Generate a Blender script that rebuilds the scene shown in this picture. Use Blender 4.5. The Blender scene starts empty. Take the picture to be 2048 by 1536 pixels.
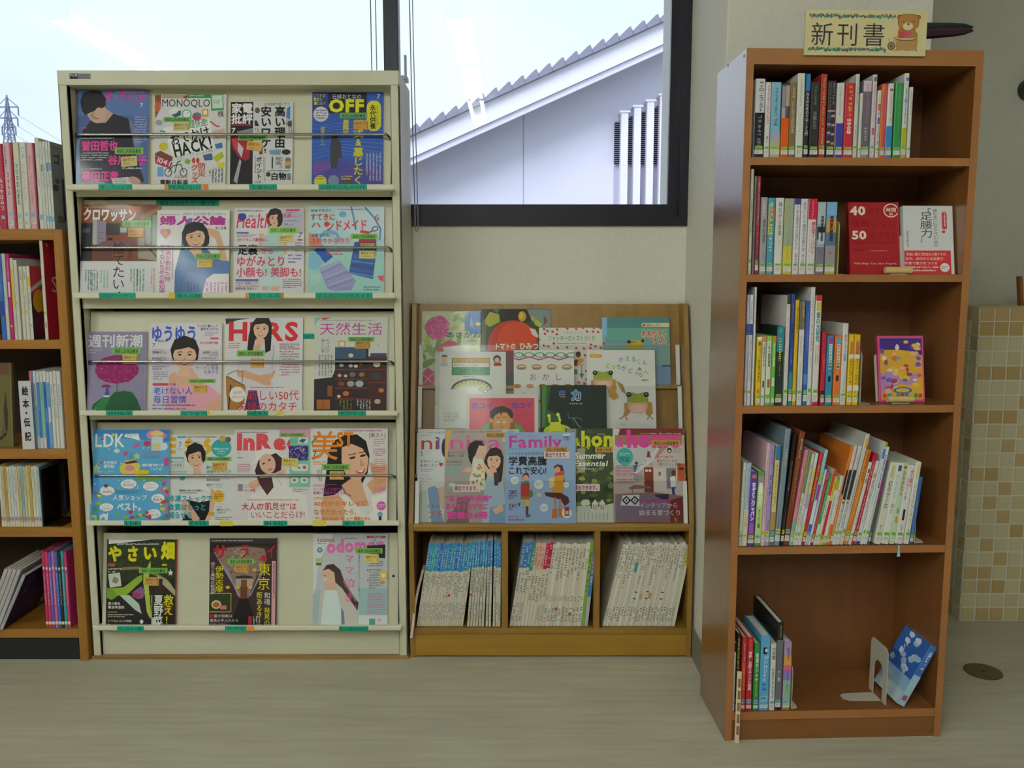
import bpy, math, random
from mathutils import Vector, Matrix
random.seed(7)
sc = bpy.context.scene
C = sc.collection
# ---------------------------------------------------------------- camera, sky, exposure
FPX = 1700.0
PITCH = math.radians(6.92)
CAMZ = 1.23
cd = bpy.data.cameras.new('camera'); cam = bpy.data.objects.new('camera', cd); C.objects.link(cam)
cam.location = (0, 0, CAMZ); cam.rotation_euler = (math.pi/2-PITCH, 0, 0)
cd.sensor_width = 36.0; cd.lens = FPX/2048*36.0; cd.clip_start = 0.05; cd.clip_end = 600
sc.camera = cam
sc.view_settings.view_transform = 'Standard'; sc.view_settings.look = 'None'
sc.view_settings.gamma = 1.0; sc.view_settings.use_curve_mapping = False
sc.view_settings.exposure = 0.46
TUBE_POWER = 64.0
SKY_POWER = 1.1
wd = bpy.data.worlds.new('sky'); sc.world = wd; wd.use_nodes = True
nt = wd.node_tree; nt.nodes.clear()
wo = nt.nodes.new('ShaderNodeOutputWorld'); bg = nt.nodes.new('ShaderNodeBackground')
tc = nt.nodes.new('ShaderNodeTexCoord'); mp = nt.nodes.new('ShaderNodeMapping'); nz = nt.nodes.new('ShaderNodeTexNoise')
cr = nt.nodes.new('ShaderNodeValToRGB')
mp.inputs['Scale'].default_value = (1, 1, 2.6)
nz.inputs['Scale'].default_value = 1.7; nz.inputs['Detail'].default_value = 4; nz.inputs['Roughness'].default_value = 0.5
cr.color_ramp.elements[0].position = 0.33; cr.color_ramp.elements[0].color = (0.54, 0.61, 0.90, 1)
cr.color_ramp.elements[1].position = 0.62; cr.color_ramp.elements[1].color = (0.66, 0.78, 0.88, 1)
nt.links.new(tc.outputs['Generated'], mp.inputs['Vector']); nt.links.new(mp.outputs['Vector'], nz.inputs['Vector'])
nt.links.new(nz.outputs['Fac'], cr.inputs['Fac']); nt.links.new(cr.outputs['Color'], bg.inputs['Color'])
bg.inputs['Strength'].default_value = SKY_POWER
nt.links.new(bg.outputs['Background'], wo.inputs['Surface'])
sd = bpy.data.lights.new('hazy_sun', 'SUN'); sun = bpy.data.objects.new('hazy_sun', sd); C.objects.link(sun)
sd.energy = 2.2; sd.color = (0.86, 0.87, 1.0); sd.angle = 0.6
sun.rotation_euler = Vector((0.25, 0.64, -0.74)).to_track_quat('-Z', 'Y').to_euler()

# ---------------------------------------------------------------- helpers
CAM = Vector((0, 0, CAMZ))
def ray(px, py):
    a = (px-1024)/FPX; b = (768-py)/FPX
    return Vector((a, math.cos(PITCH)+b*math.sin(PITCH), -math.sin(PITCH)+b*math.cos(PITCH)))
def hit(px, py, p0, n):
    r = ray(px, py); return CAM + r*((Vector(p0)-CAM).dot(n)/r.dot(n))
def at(px, py, Y):
    return hit(px, py, (0, Y, 0), Vector((0, 1, 0)))
def lin(c):
    if isinstance(c, str):
        c = c.lstrip('#'); c = c if len(c) == 6 else ''.join(q*2 for q in c); c = [int(c[i:i+2], 16)/255 for i in (0, 2, 4)]
    return tuple((x/12.92 if x <= 0.04045 else ((x+0.055)/1.055)**2.4) for x in c)
ORD = ('zeroth first second third fourth fifth sixth seventh eighth ninth tenth eleventh twelfth thirteenth fourteenth fifteenth sixteenth seventeenth eighteenth nineteenth twentieth '
       'twenty-first twenty-second twenty-third twenty-fourth twenty-fifth twenty-sixth twenty-seventh twenty-eighth twenty-ninth thirtieth thirty-first thirty-second thirty-third '
       'thirty-fourth thirty-fifth thirty-sixth thirty-seventh thirty-eighth thirty-ninth fortieth forty-first forty-second').split()
_mats = {}
def mat(hexc, rough=0.5, noise=0.0, scale=(20, 20, 20), metal=0.0, key='', spec=0.5, coat=0.0, bump=0.0):
    k = (hexc, rough, noise, scale, metal, key, coat, bump)
    if k in _mats: return _mats[k]
    m = bpy.data.materials.new((key or 'paint')+'_'+str(hexc).lstrip('#')); m.use_nodes = True
    n = m.node_tree; b = n.nodes['Principled BSDF']
    c = lin(hexc)
    b.inputs['Base Color'].default_value = (*c, 1); b.inputs['Roughness'].default_value = rough; b.inputs['Metallic'].default_value = metal
    b.inputs['Specular IOR Level'].default_value = spec
    if coat: b.inputs['Coat Weight'].default_value = coat; b.inputs['Coat Roughness'].default_value = 0.12
    if noise or bump:
        t = n.nodes.new('ShaderNodeTexCoord'); mpp = n.nodes.new('ShaderNodeMapping'); nn = n.nodes.new('ShaderNodeTexNoise')
        mpp.inputs['Scale'].default_value = scale; nn.inputs['Scale'].default_value = 1.0; nn.inputs['Detail'].default_value = 5
        n.links.new(t.outputs['Object'], mpp.inputs['Vector']); n.links.new(mpp.outputs['Vector'], nn.inputs['Vector'])
        if noise:
            r = n.nodes.new('ShaderNodeValToRGB')
            r.color_ramp.elements[0].position = 0.3; r.color_ramp.elements[1].position = 0.7
            r.color_ramp.elements[0].color = (*[x*(1-noise) for x in c], 1); r.color_ramp.elements[1].color = (*[min(1, x*(1+noise)) for x in c], 1)
            n.links.new(nn.outputs['Fac'], r.inputs['Fac']); n.links.new(r.outputs['Color'], b.inputs['Base Color'])
        if bump:
            bp = n.nodes.new('ShaderNodeBump'); bp.inputs['Strength'].default_value = bump; bp.inputs['Distance'].default_value = 0.002
            n.links.new(nn.outputs['Fac'], bp.inputs['Height']); n.links.new(bp.outputs['Normal'], b.inputs['Normal'])
    _mats[k] = m; return m
def print_mat(name, rough, coat):
    m = bpy.data.materials.new(name); m.use_nodes = True; n = m.node_tree; b = n.nodes['Principled BSDF']
    a = n.nodes.new('ShaderNodeAttribute'); a.attribute_name = 'Col'
    n.links.new(a.outputs['Color'], b.inputs['Base Color']); b.inputs['Roughness'].default_value = rough
    b.inputs['Coat Weight'].default_value = coat; b.inputs['Coat Roughness'].default_value = 0.08
    b.inputs['Specular IOR Level'].default_value = 0.25
    return m
M_PRINT = print_mat('printed_paper', 0.5, 0.0)
M_FILM = print_mat('printed_paper_film', 0.5, 0.12)
M_PAGES = mat('#d9d3c2', 0.9, 0.08, (3, 3, 400), key='page_edges')
def emit_mat(name, colr, power):
    m = bpy.data.materials.new(name); m.use_nodes = True; n = m.node_tree; n.nodes.clear()
    o = n.nodes.new('ShaderNodeOutputMaterial'); e = n.nodes.new('ShaderNodeEmission')
    e.inputs['Color'].default_value = (*colr, 1); e.inputs['Strength'].default_value = power
    n.links.new(e.outputs[0], o.inputs['Surface']); return m
def glass_mat(name, tint, ior=1.5, rough=0.0):
    m = bpy.data.materials.new(name); m.use_nodes = True; n = m.node_tree; n.nodes.clear()
    o = n.nodes.new('ShaderNodeOutputMaterial'); t = n.nodes.new('ShaderNodeBsdfTransparent'); g = n.nodes.new('ShaderNodeBsdfGlossy')
    f = n.nodes.new('ShaderNodeFresnel'); x = n.nodes.new('ShaderNodeMixShader')
    t.inputs['Color'].default_value = (*tint, 1); g.inputs['Roughness'].default_value = rough; f.inputs['IOR'].default_value = ior
    n.links.new(f.outputs[0], x.inputs['Fac']); n.links.new(t.outputs[0], x.inputs[1]); n.links.new(g.outputs[0], x.inputs[2])
    n.links.new(x.outputs[0], o.inputs['Surface']); return m
class MB:
    def __init__(s): s.v = []; s.f = []; s.c = []
    def add(s, vs, fs, col=None):
        o = len(s.v); s.v += [tuple(p) for p in vs]
        for f in fs: s.f.append([i+o for i in f]); s.c.append(col)
        return s
    def poly(s, pts, col=None): return s.add(pts, [list(range(len(pts)))], col)
    def box(s, x0, x1, y0, y1, z0, z1, col=None):
        v = [(x0, y0, z0), (x1, y0, z0), (x1, y1, z0), (x0, y1, z0), (x0, y0, z1), (x1, y0, z1), (x1, y1, z1), (x0, y1, z1)]
        return s.add(v, [[0, 3, 2, 1], [4, 5, 6, 7], [0, 1, 5, 4], [1, 2, 6, 5], [2, 3, 7, 6], [3, 0, 4, 7]], col)
    def prism(s, pts, a, b, axis='y', col=None):
        # pts: counter-clockwise list of 2D points seen from the low side of the axis
        def w(p, t): return {'y': (p[0], t, p[1]), 'x': (t, p[0], p[1]), 'z': (p[0], p[1], t)}[axis]
        n = len(pts); v = [w(p, a) for p in pts]+[w(p, b) for p in pts]
        fs = [list(range(n)), list(range(2*n-1, n-1, -1))]
        for i in range(n): j = (i+1) % n; fs.append([i, i+n, j+n, j])
        return s.add(v, fs, col)
    def tube(s, pts, r, n=8, col=None):
        pts = [Vector(p) for p in pts]; rs = r if isinstance(r, (list, tuple)) else [r]*len(pts)
        rings = []; up = Vector((0.3, 0.2, 1)).normalized()
        for i, p in enumerate(pts):
            d = (pts[min(i+1, len(pts)-1)]-pts[max(i-1, 0)]).normalized()
            if abs(d.dot(up)) > 0.95: up = Vector((1, 0.1, 0.2)).normalized()
            a = d.cross(up).normalized(); b = d.cross(a).normalized(); up = -b if False else up
            rings.append([p+(a*math.cos(2*math.pi*k/n)+b*math.sin(2*math.pi*k/n))*rs[i] for k in range(n)])
        v = [q for rg in rings for q in rg]; fs = []
        for i in range(len(pts)-1):
            for k in range(n):
                k2 = (k+1) % n; fs.append([i*n+k, i*n+k2, (i+1)*n+k2, (i+1)*n+k])
        fs.append(list(range(n))[::-1]); fs.append([len(v)-n+k for k in range(n)])
        return s.add(v, fs, col)
    def disc(s, cx, cy, z0, z1, r, n=32, col=None):
        return s.prism([(cx+r*math.cos(2*math.pi*k/n), cy+r*math.sin(2*math.pi*k/n)) for k in range(n)], z0, z1, 'z', col)
    def build(s, name, m, parent=None, origin=None, smooth=False, bevel=0.0, vcol=False):
        me = bpy.data.meshes.new(name)
        o = Vector(origin) if origin is not None else Vector((0, 0, 0))
        vs = [(p[0]-o[0], p[1]-o[1], p[2]-o[2]) for p in s.v] if origin is not None else s.v
        me.from_pydata(vs, [], s.f)
        if vcol:
            a = me.color_attributes.new('Col', 'FLOAT_COLOR', 'CORNER'); buf = []
            for f, c in zip(s.f, s.c): buf += [c[0], c[1], c[2], 1.0]*len(f)
            a.data.foreach_set('color', buf)
        me.materials.append(m)
        if smooth: me.polygons.foreach_set('use_smooth', [True]*len(me.polygons))
        ob = bpy.data.objects.new(name, me); C.objects.link(ob)
        if parent is not None: ob.parent = parent
        elif origin is not None: ob.location = o
        if bevel:
            md = ob.modifiers.new('bevel', 'BEVEL'); md.width = bevel; md.segments = 2; md.limit_method = 'ANGLE'
        return ob
def tag(o, label=None, cat=None, group=None, kind=None):
    if label: o['label'] = label
    if cat: o['category'] = cat
    if group: o['group'] = group
    if kind: o['kind'] = kind
    return o
def empty(name, loc, rot=(0, 0, 0)):
    o = bpy.data.objects.new(name, None); C.objects.link(o); o.location = loc; o.rotation_euler = rot; o.empty_display_size = 0.05; return o
# ---------------------------------------------------------------- lettering
_cu = bpy.data.curves.new('glyphs', 'FONT'); _cu.resolution_u = 2
_go = bpy.data.objects.new('glyphs', _cu); _gs = bpy.data.scenes.new('glyphs'); _gs.collection.objects.link(_go)
_gl = {}
def glyph(ch, bold=0.0):
    k = (ch, bold)
    if k not in _gl:
        _cu.body = ch; _cu.offset = bold
        _gs.view_layers[0].update()
        ev = _go.evaluated_get(_gs.view_layers[0].depsgraph); me = ev.to_mesh()
        _gl[k] = ([(v.co.x, v.co.y) for v in me.vertices], [list(p.vertices) for p in me.polygons])
        ev.to_mesh_clear()
    return _gl[k]
def cjk(ch): return ord(ch) > 0x2e7f
DZ = 0.00002
class PR:
    """flat print on a sheet: drawn in the units of a rectangle (x right, y down) that maps onto a W x H sheet in the local XZ plane, facing -Y"""
    def __init__(s, rect, W, H, zlow=0.0, base=0.0002):
        s.x0, s.y0, s.x1, s.y1 = rect; s.W = W; s.H = H; s.zl = zlow; s.k = 0; s.base = base; s.m = MB()
    def P(s, x, y):
        u = min(max((x-s.x0)/(s.x1-s.x0), 0), 1)*s.W
        v = s.zl+(s.y1-y)/(s.y1-s.y0)*(s.H-s.zl); v = min(max(v, 0), s.H)
        return (u, -(s.base+s.k*DZ), v)
    def poly(s, pts, c): s.k += 1; s.m.poly([s.P(*p) for p in pts][::-1], lin(c)); return s
    def rect(s, x0, y0, x1, y1, c, rot=0):
        if rot:
            cx, cy = (x0+x1)/2, (y0+y1)/2; a = math.radians(rot); q = [(x0, y0), (x1, y0), (x1, y1), (x0, y1)]
            return s.poly([(cx+(x-cx)*math.cos(a)-(y-cy)*math.sin(a), cy+(x-cx)*math.sin(a)+(y-cy)*math.cos(a)) for x, y in q], c)
        return s.poly([(x0, y0), (x1, y0), (x1, y1), (x0, y1)], c)
    def bgd(s, c): s.k += 1; s.m.poly([(0, -s.base, 0), (s.W, -s.base, 0), (s.W, -s.base, s.H), (0, -s.base, s.H)], lin(c)); return s
    def ell(s, cx, cy, rx, ry, c, rot=0, a0=0, a1=360, n=20):
        a = math.radians(rot); pts = []
        full = a1-a0 >= 360
        for i in range(n if full else n+1):
            t = math.radians(a0+(a1-a0)*i/n); x = rx*math.cos(t); y = ry*math.sin(t)
            pts.append((cx+x*math.cos(a)-y*math.sin(a), cy+x*math.sin(a)+y*math.cos(a)))
        return s.poly(pts, c)
    def rrect(s, x0, y0, x1, y1, r, c, n=5):
        pts = []
        for cx, cy, a in ((x1-r, y0+r, -90), (x1-r, y1-r, 0), (x0+r, y1-r, 90), (x0+r, y0+r, 180)):
            pts += [(cx+r*math.cos(math.radians(a+90*i/n)), cy+r*math.sin(math.radians(a+90*i/n))) for i in range(n+1)]
        return s.poly(pts, c)
    def line(s, pts, w, c):
        for (x0, y0), (x1, y1) in zip(pts, pts[1:]):
            d = math.hypot(x1-x0, y1-y0) or 1; nx, ny = -(y1-y0)/d*w/2, (x1-x0)/d*w/2
            s.poly([(x0+nx, y0+ny), (x1+nx, y1+ny), (x1-nx, y1-ny), (x0-nx, y0-ny)], c); s.k -= 0.75
        s.k += 1; return s
    def blob(s, cx, cy, rx, ry, c, n=14, j=0.25, seed=1):
        r = random.Random(seed); return s.poly([(cx+rx*(1-j*r.random())*math.cos(2*math.pi*i/n), cy+ry*(1-j*r.random())*math.sin(2*math.pi*i/n)) for i in range(n)], c)
    def _put(s, ch, bold, fx, c):
        if bold and cjk(ch):        # heavier strokes: the glyph set several times, slightly shifted
            vs, fs = glyph(ch, 0.0); n = 8 if bold > 0.025 else 4; k0 = s.k
            for i in range(n):
                dx, dy = bold*1.1*math.cos(6.2832*i/n), bold*1.1*math.sin(6.2832*i/n)
                s.k = k0+i*0.5
                if fs: s.m.add([s.P(*fx(v[0]+dx, v[1]+dy)) for v in vs], fs, lin(c))
            s.k = k0; return
        vs, fs = glyph(ch, bold)
        if fs: s.m.add([s.P(*fx(*v)) for v in vs], fs, lin(c))
    def text(s, *a, **k):
        b = a[6] if len(a) > 6 else k.get('bold', 0.0)
        s._text(*a, **k); s.k += 4 if b > 0.025 else (2 if b else 0); return s
    def _text(s, t, x0, y0, x1, y1, c, bold=0.0, vert=False, rot=0, skew=0.0):
        s.k += 1
        cx, cy = (x0+x1)/2, (y0+y1)/2; a = math.radians(rot)
        def R(x, y):
            x += -skew*(y-cy)
            return (cx+(x-cx)*math.cos(a)-(y-cy)*math.sin(a), cy+(x-cx)*math.sin(a)+(y-cy)*math.cos(a)) if rot else (x, y)
        if vert:
            n = len(t); h = (y1-y0)/n; w = x1-x0
            for i, ch in enumerate(t):
                if ch == ' ': continue
                yy = y0+i*h
                if ch in 'ー〜-': fx = lambda u, v: R(x0+(0.5+(v-0.38))*w*1.0, yy+(u-0.04)/0.92*h)
                elif cjk(ch): fx = lambda u, v: R(x0+(u-0.04)/0.92*w, yy+(0.86-v)/0.95*h)
                else: fx = lambda u, v: R(x0+w*0.2+u*w*0.95, yy+(0.8-v)*h)
                s._put(ch, bold, fx, c)
            return s
        adv = []
        for ch in t:
            if ch == ' ': adv.append(0.32)
            elif cjk(ch): adv.append(1.0)
            else:
                vs, _ = glyph(ch, bold); adv.append(max(v[0] for v in vs)+0.05 if vs else 0.3)
        tot = sum(adv); sx = (x1-x0)/tot; anyc = any(cjk(ch) for ch in t)
        xx = x0
        for ch, ad in zip(t, adv):
            if ch != ' ':
                if anyc: fx = lambda u, v: R(xx+u*sx, y0+(0.86-v)/0.95*(y1-y0))
                else: fx = lambda u, v: R(xx+u*sx, y0+(0.69-v)/0.69*(y1-y0))
                s._put(ch, bold, fx, c)
            xx += ad*sx
        return s
    def fine(s, x0, y0, x1, y1, n, c, vert=False, fill=0.46, seed=3):
        """rows of print too small to read in the photo"""
        s.k += 1; r = random.Random(seed+int(x0*7+y0*3)); lc = lin(c)
        L = (y1-y0) if vert else (x1-x0); T = ((x1-x0) if vert else (y1-y0))/n
        for i in range(n):
            end = L*(1 if i < n-1 else 0.5+0.5*r.random()); p = 0
            while p < end:
                w = T*fill*(0.6+0.5*r.random()); w = min(w, end-p)
                for q in ((0.0, 0.42), (0.55, 1.0)):
                    if r.random() < 0.15: continue
                    a0, a1 = i*T+T*fill*q[0]+T*0.2, i*T+T*fill*q[1]+T*0.2
                    pts = [(x1-a1, y0+p), (x1-a0, y0+p), (x1-a0, y0+p+w), (x1-a1, y0+p+w)] if vert else [(x0+p, y0+a0), (x0+p+w, y0+a0), (x0+p+w, y0+a1), (x0+p, y0+a1)]
                    s.m.poly([s.P(*q2) for q2 in pts][::-1], lc)
                p += w+T*fill*0.25
        return s
    def face(s, cx, cy, rx, ry, skin='#e2b79a', hair='#1f1714', tilt=0, style='bob', smile=True, look=0):
        a = math.radians(tilt)
        def T(x, y): return (cx+x*math.cos(a)-y*math.sin(a), cy+x*math.sin(a)+y*math.cos(a))
        if style == 'bob': s.poly([T(x*rx, y*ry) for x, y in ((-1.25, 0.75), (-1.45, 0.2), (-1.35, -0.6), (-0.9, -1.25), (0, -1.5), (0.9, -1.25), (1.35, -0.6), (1.45, 0.2), (1.3, 0.8), (0.9, 1.05), (-0.9, 1.0))], hair)
        elif style == 'long': s.poly([T(x*rx, y*ry) for x, y in ((-1.5, 2.3), (-1.55, 0.8), (-1.3, -0.5), (-0.85, -1.25), (0, -1.5), (0.85, -1.25), (1.35, -0.5), (1.5, 0.9), (1.55, 2.1), (0.9, 2.4), (0.6, 1.0), (-0.6, 1.0), (-0.8, 2.4))], hair)
        else: s.poly([T(x*rx, y*ry) for x, y in ((-1.1, 0.25), (-1.25, -0.45), (-0.9, -1.2), (0, -1.5), (0.9, -1.2), (1.25, -0.45), (1.15, 0.3), (0.8, 0.5), (-0.8, 0.5))], hair)
        s.rect(*T(-0.42*rx, 0.75*ry), *T(0.42*rx, 1.6*ry), skin) if not tilt else s.poly([T(-0.42*rx, 0.7*ry), T(0.42*rx, 0.7*ry), T(0.5*rx, 1.6*ry), T(-0.5*rx, 1.6*ry)], skin)
        s.poly([T(x*rx, y*ry) for x, y in ((-0.98, -0.5), (-0.6, -0.95), (0.6, -0.95), (0.98, -0.5), (1.0, 0.1), (0.8, 0.62), (0.35, 0.98), (0, 1.06), (-0.35, 0.98), (-0.8, 0.62), (-1.0, 0.1))], skin)
        s.poly([T(x*rx, y*ry) for x, y in ((-1.05, 0.0), (-1.12, -0.6), (-0.7, -1.1), (0, -1.25), (0.75, -1.1), (1.12, -0.55), (1.02, 0.0), (0.85, -0.42), (0.35, -0.62), (-0.2, -0.5), (-0.85, -0.4))], hair)
        for e in (-0.42, 0.42):
            s.poly([T((e+look+x)*rx, (-0.05+y)*ry) for x, y in ((-0.2, 0.02), (0, -0.09), (0.2, 0.0), (0.05, 0.07), (-0.1, 0.07))], '#33241f')
            s.poly([T((e+look+x)*rx, (-0.26+y)*ry) for x, y in ((-0.24, 0.03), (0, -0.04), (0.24, 0.0), (0.24, 0.04), (0, 0.02), (-0.24, 0.08))], '#5a3f33')
        s.poly([T((look+x)*rx, y*ry) for x, y in ((0.0, 0.1), (0.12, 0.34), (-0.1, 0.36))], '#c9987c')
        if smile:
            s.poly([T((look+x)*rx, y*ry) for x, y in ((-0.4, 0.5), (0, 0.56), (0.4, 0.5), (0.2, 0.7), (0, 0.75), (-0.2, 0.7))], '#b5474a')
            s.poly([T((look+x)*rx, y*ry) for x, y in ((-0.3, 0.53), (0, 0.58), (0.3, 0.53), (0.15, 0.64), (-0.15, 0.64))], '#f4efe8')
        else: s.poly([T((look+x)*rx, y*ry) for x, y in ((-0.28, 0.6), (0, 0.55), (0.28, 0.6), (0, 0.7))], '#b0605a')
        return s
    def flower(s, cx, cy, r, c, c2, n=40, seed=5):
        rr = random.Random(seed); s.blob(cx, cy, r, r, c, 26, 0.1, seed)
        for i in range(n):
            a = rr.random()*6.283; q = r*0.9*math.sqrt(rr.random()); s.ell(cx+q*math.cos(a), cy+q*math.sin(a), r*0.1, r*0.045, c2, rot=rr.random()*180, n=6); s.k -= 0.75
        s.k += 1; return s
    def build(s, name, parent, m=None): return s.m.build(name, m or M_FILM, parent, vcol=True)
# ---------------------------------------------------------------- the room
WALLY = 2.95; CEIL = 3.0
M_WALL = mat('#dcd9cf', 0.75, 0.03, (60, 60, 60), key='wallpaper', bump=0.15)
M_WALLG = mat('#d0cec6', 0.8, 0.03, (40, 40, 40), key='plaster', bump=0.1)
M_FAR = mat('#7d6f5c', 0.8, 0.1, (3, 3, 1), key='far_shelving')
M_FRAME = mat('#24222f', 0.35, 0.05, key='window_frame', metal=0.3)
def struct(name, mb, m, **k): return tag(mb.build(name, m, **k), kind='structure')
def floor_material():
    m = bpy.data.materials.new('vinyl_floor'); m.use_nodes = True; n = m.node_tree; b = n.nodes['Principled BSDF']
    t = n.nodes.new('ShaderNodeTexCoord'); a = n.nodes.new('ShaderNodeMapping'); a.inputs['Scale'].default_value = (3.0, 42, 1)
    x = n.nodes.new('ShaderNodeTexNoise'); x.inputs['Scale'].default_value = 1.0; x.inputs['Detail'].default_value = 7; x.inputs['Roughness'].default_value = 0.62
    r = n.nodes.new('ShaderNodeValToRGB'); r.color_ramp.elements[0].position = 0.28; r.color_ramp.elements[1].position = 0.75
    r.color_ramp.elements[0].color = (*lin('#aeaa97'), 1); r.color_ramp.elements[1].color = (*lin('#c6c2b0'), 1)
    a2 = n.nodes.new('ShaderNodeMapping'); a2.inputs['Scale'].default_value = (1.1, 3.2, 1)
    y = n.nodes.new('ShaderNodeTexNoise'); y.inputs['Scale'].default_value = 1.6; y.inputs['Detail'].default_value = 3
    r2 = n.nodes.new('ShaderNodeValToRGB'); r2.color_ramp.elements[0].position = 0.33; r2.color_ramp.elements[1].position = 0.66
    r2.color_ramp.elements[0].color = (0.88, 0.87, 0.84, 1); r2.color_ramp.elements[1].color = (1, 1, 1, 1)
    mx = n.nodes.new('ShaderNodeMixRGB'); mx.blend_type = 'MULTIPLY'; mx.inputs['Fac'].default_value = 1
    for s_, d in ((a, x), (a2, y)):
        n.links.new(t.outputs['Object'], s_.inputs['Vector']); n.links.new(s_.outputs['Vector'], d.inputs['Vector'])
    n.links.new(x.outputs['Fac'], r.inputs['Fac']); n.links.new(y.outputs['Fac'], r2.inputs['Fac'])
    n.links.new(r.outputs['Color'], mx.inputs['Color1']); n.links.new(r2.outputs['Color'], mx.inputs['Color2']); n.links.new(mx.outputs['Color'], b.inputs['Base Color'])
    b.inputs['Roughness'].default_value = 0.42; b.inputs['Specular IOR Level'].default_value = 0.4
    return m
struct('floor', MB().box(-4.6, 4.4, -6.2, 3.5, -0.12, 0), floor_material())
struct('ceiling', MB().box(-4.75, 4.55, -6.35, 3.65, CEIL, CEIL+0.15), mat('#d8d6cc', 0.9, key='ceiling_board'))
WX0, WX1 = -3.4, 0.60           # window opening
WZ0 = at(1374, 452, WALLY).z; WZ1 = 2.60
wb = MB()
wb.box(-4.6, 0.62, WALLY, 3.12, 0, WZ0); wb.box(-4.6, 0.62, WALLY, 3.12, WZ1, CEIL); wb.box(-4.6, WX0, WALLY, 3.12, WZ0, WZ1)
struct('wall_back', wb, M_WALL)
struct('wall_left', MB().box(-4.75, -4.6, -6.35, 3.12, -0.12, CEIL), M_FAR)
struct('wall_right', MB().box(4.4, 4.55, -6.35, 3.65, -0.12, CEIL), M_FAR)
struct('wall_front', MB().box(-4.6, 4.4, -6.35, -6.2, -0.12, CEIL), M_FAR)
PX0, PX1, PY0 = 0.597, 1.168, 2.462
struct('wall_pillar', MB().box(PX0, PX1, PY0, 3.5, 0, CEIL), M_WALL, bevel=0.004)
struct('wall_alcove', MB().box(PX1, 4.4, 3.35, 3.5, 0, CEIL), M_WALLG)
M_BASE = mat('#7c7a6e', 0.5, 0.05, key='vinyl_baseboard')
struct('baseboard_pillar', MB().box(PX0-0.006, PX0, PY0-0.006, WALLY, 0, 0.10).box(PX0-0.006, PX1+0.006, PY0-0.006, PY0, 0, 0.10), M_BASE)
struct('baseboard_back', MB().box(-4.6, PX0-0.006, WALLY-0.006, WALLY, 0, 0.10), M_BASE)
# window: dark aluminium frame, two panes, meeting mullion
win = MB()
GX1 = at(1334, 300, WALLY+0.06).x; GZ0 = at(1100, 410, WALLY+0.05).z
win.box(WX0, WX1-0.003, WALLY-0.012, WALLY+0.10, WZ0, WZ0+0.028)
win.box(WX0, WX1-0.003, WALLY+0.025, WALLY+0.10, WZ0+0.028, GZ0)
win.box(WX0, WX1-0.003, WALLY-0.012, WALLY+0.10, WZ1-0.045, WZ1)
win.box(WX1-0.033, WX1-0.003, WALLY-0.012, WALLY+0.10, WZ0+0.028, WZ1-0.045)
win.box(GX1, WX1-0.033, WALLY+0.025, WALLY+0.046, GZ0, WZ1-0.045)
win.box(WX0, WX0+0.06, WALLY-0.012, WALLY+0.10, WZ0+0.028, WZ1-0.045)
wobj = struct('window_1', win, M_FRAME)
wobj['label'] = 'dark aluminium framed sliding window above the racks'
mx0 = at(768, 70, WALLY+0.03).x; mx1 = at(795, 70, WALLY+0.03).x
MB().box(mx0, mx1, WALLY+0.015, WALLY+0.075, GZ0-0.02, WZ1-0.045).box(mx1-0.004, mx1+0.004, WALLY+0.02, WALLY+0.07, GZ0, WZ1-0.045).build('mullion', M_FRAME, wobj)
M_GLASS = glass_mat('window_glass', (0.97, 0.985, 0.99), 1.45)
MB().box(WX0+0.06, mx0, WALLY+0.060, WALLY+0.065, GZ0, WZ1-0.045).build('pane', M_GLASS, wobj)
MB().box(mx1, GX1, WALLY+0.040, WALLY+0.045, GZ0, WZ1-0.045).build('pane', M_GLASS, wobj)
a = at(809, 112, WALLY-0.03); b = at(814, 160, WALLY-0.03)
MB().box(a.x, b.x, WALLY-0.045, WALLY-0.03, b.z, a.z).box(mx1-0.01, b.x, WALLY-0.035, WALLY+0.02, b.z, b.z+0.014).build('latch_handle', mat('#6d6a78', 0.35, metal=0.7, key='latch'), wobj, bevel=0.001)
# blind cords hanging in front of the glass
M_CORD = mat('#8f8b92', 0.7, key='cord')
def cord(name, x1, x2, ybot, label, top_z=2.45, Y=2.90, dx=0.0):
    zb = at(x1, ybot, Y).z; X1 = at(x1, 60, Y).x; X2 = at(x2, 60, Y).x
    pts = [(X1, Y, top_z), (X1+dx*0.4, Y, (top_z+zb)/2), (X1+dx, Y, zb+0.02)]
    r = (X2-X1)/2
    for k in range(1, 7):
        t = math.pi*k/7; pts.append((X1+dx+r-r*math.cos(t), Y, zb+0.02-r*math.sin(t)*1.5))
    pts += [(X2+dx, Y, zb+0.02), (X2+dx*0.4, Y, (top_z+zb)/2), (X2, Y, top_z)]
    tag(MB().tube(pts, 0.0018, 6).build(name, M_CORD, smooth=True), label, 'cord', 'blind cords at the window')
cord('blind_cord', 742, 752, 300, 'looped grey blind cord hanging behind the metal magazine rack')
cord('blind_cord', 818, 824, 470, 'looped grey blind cord dangling between metal rack and wall', Y=2.89, dx=0.012)
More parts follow.
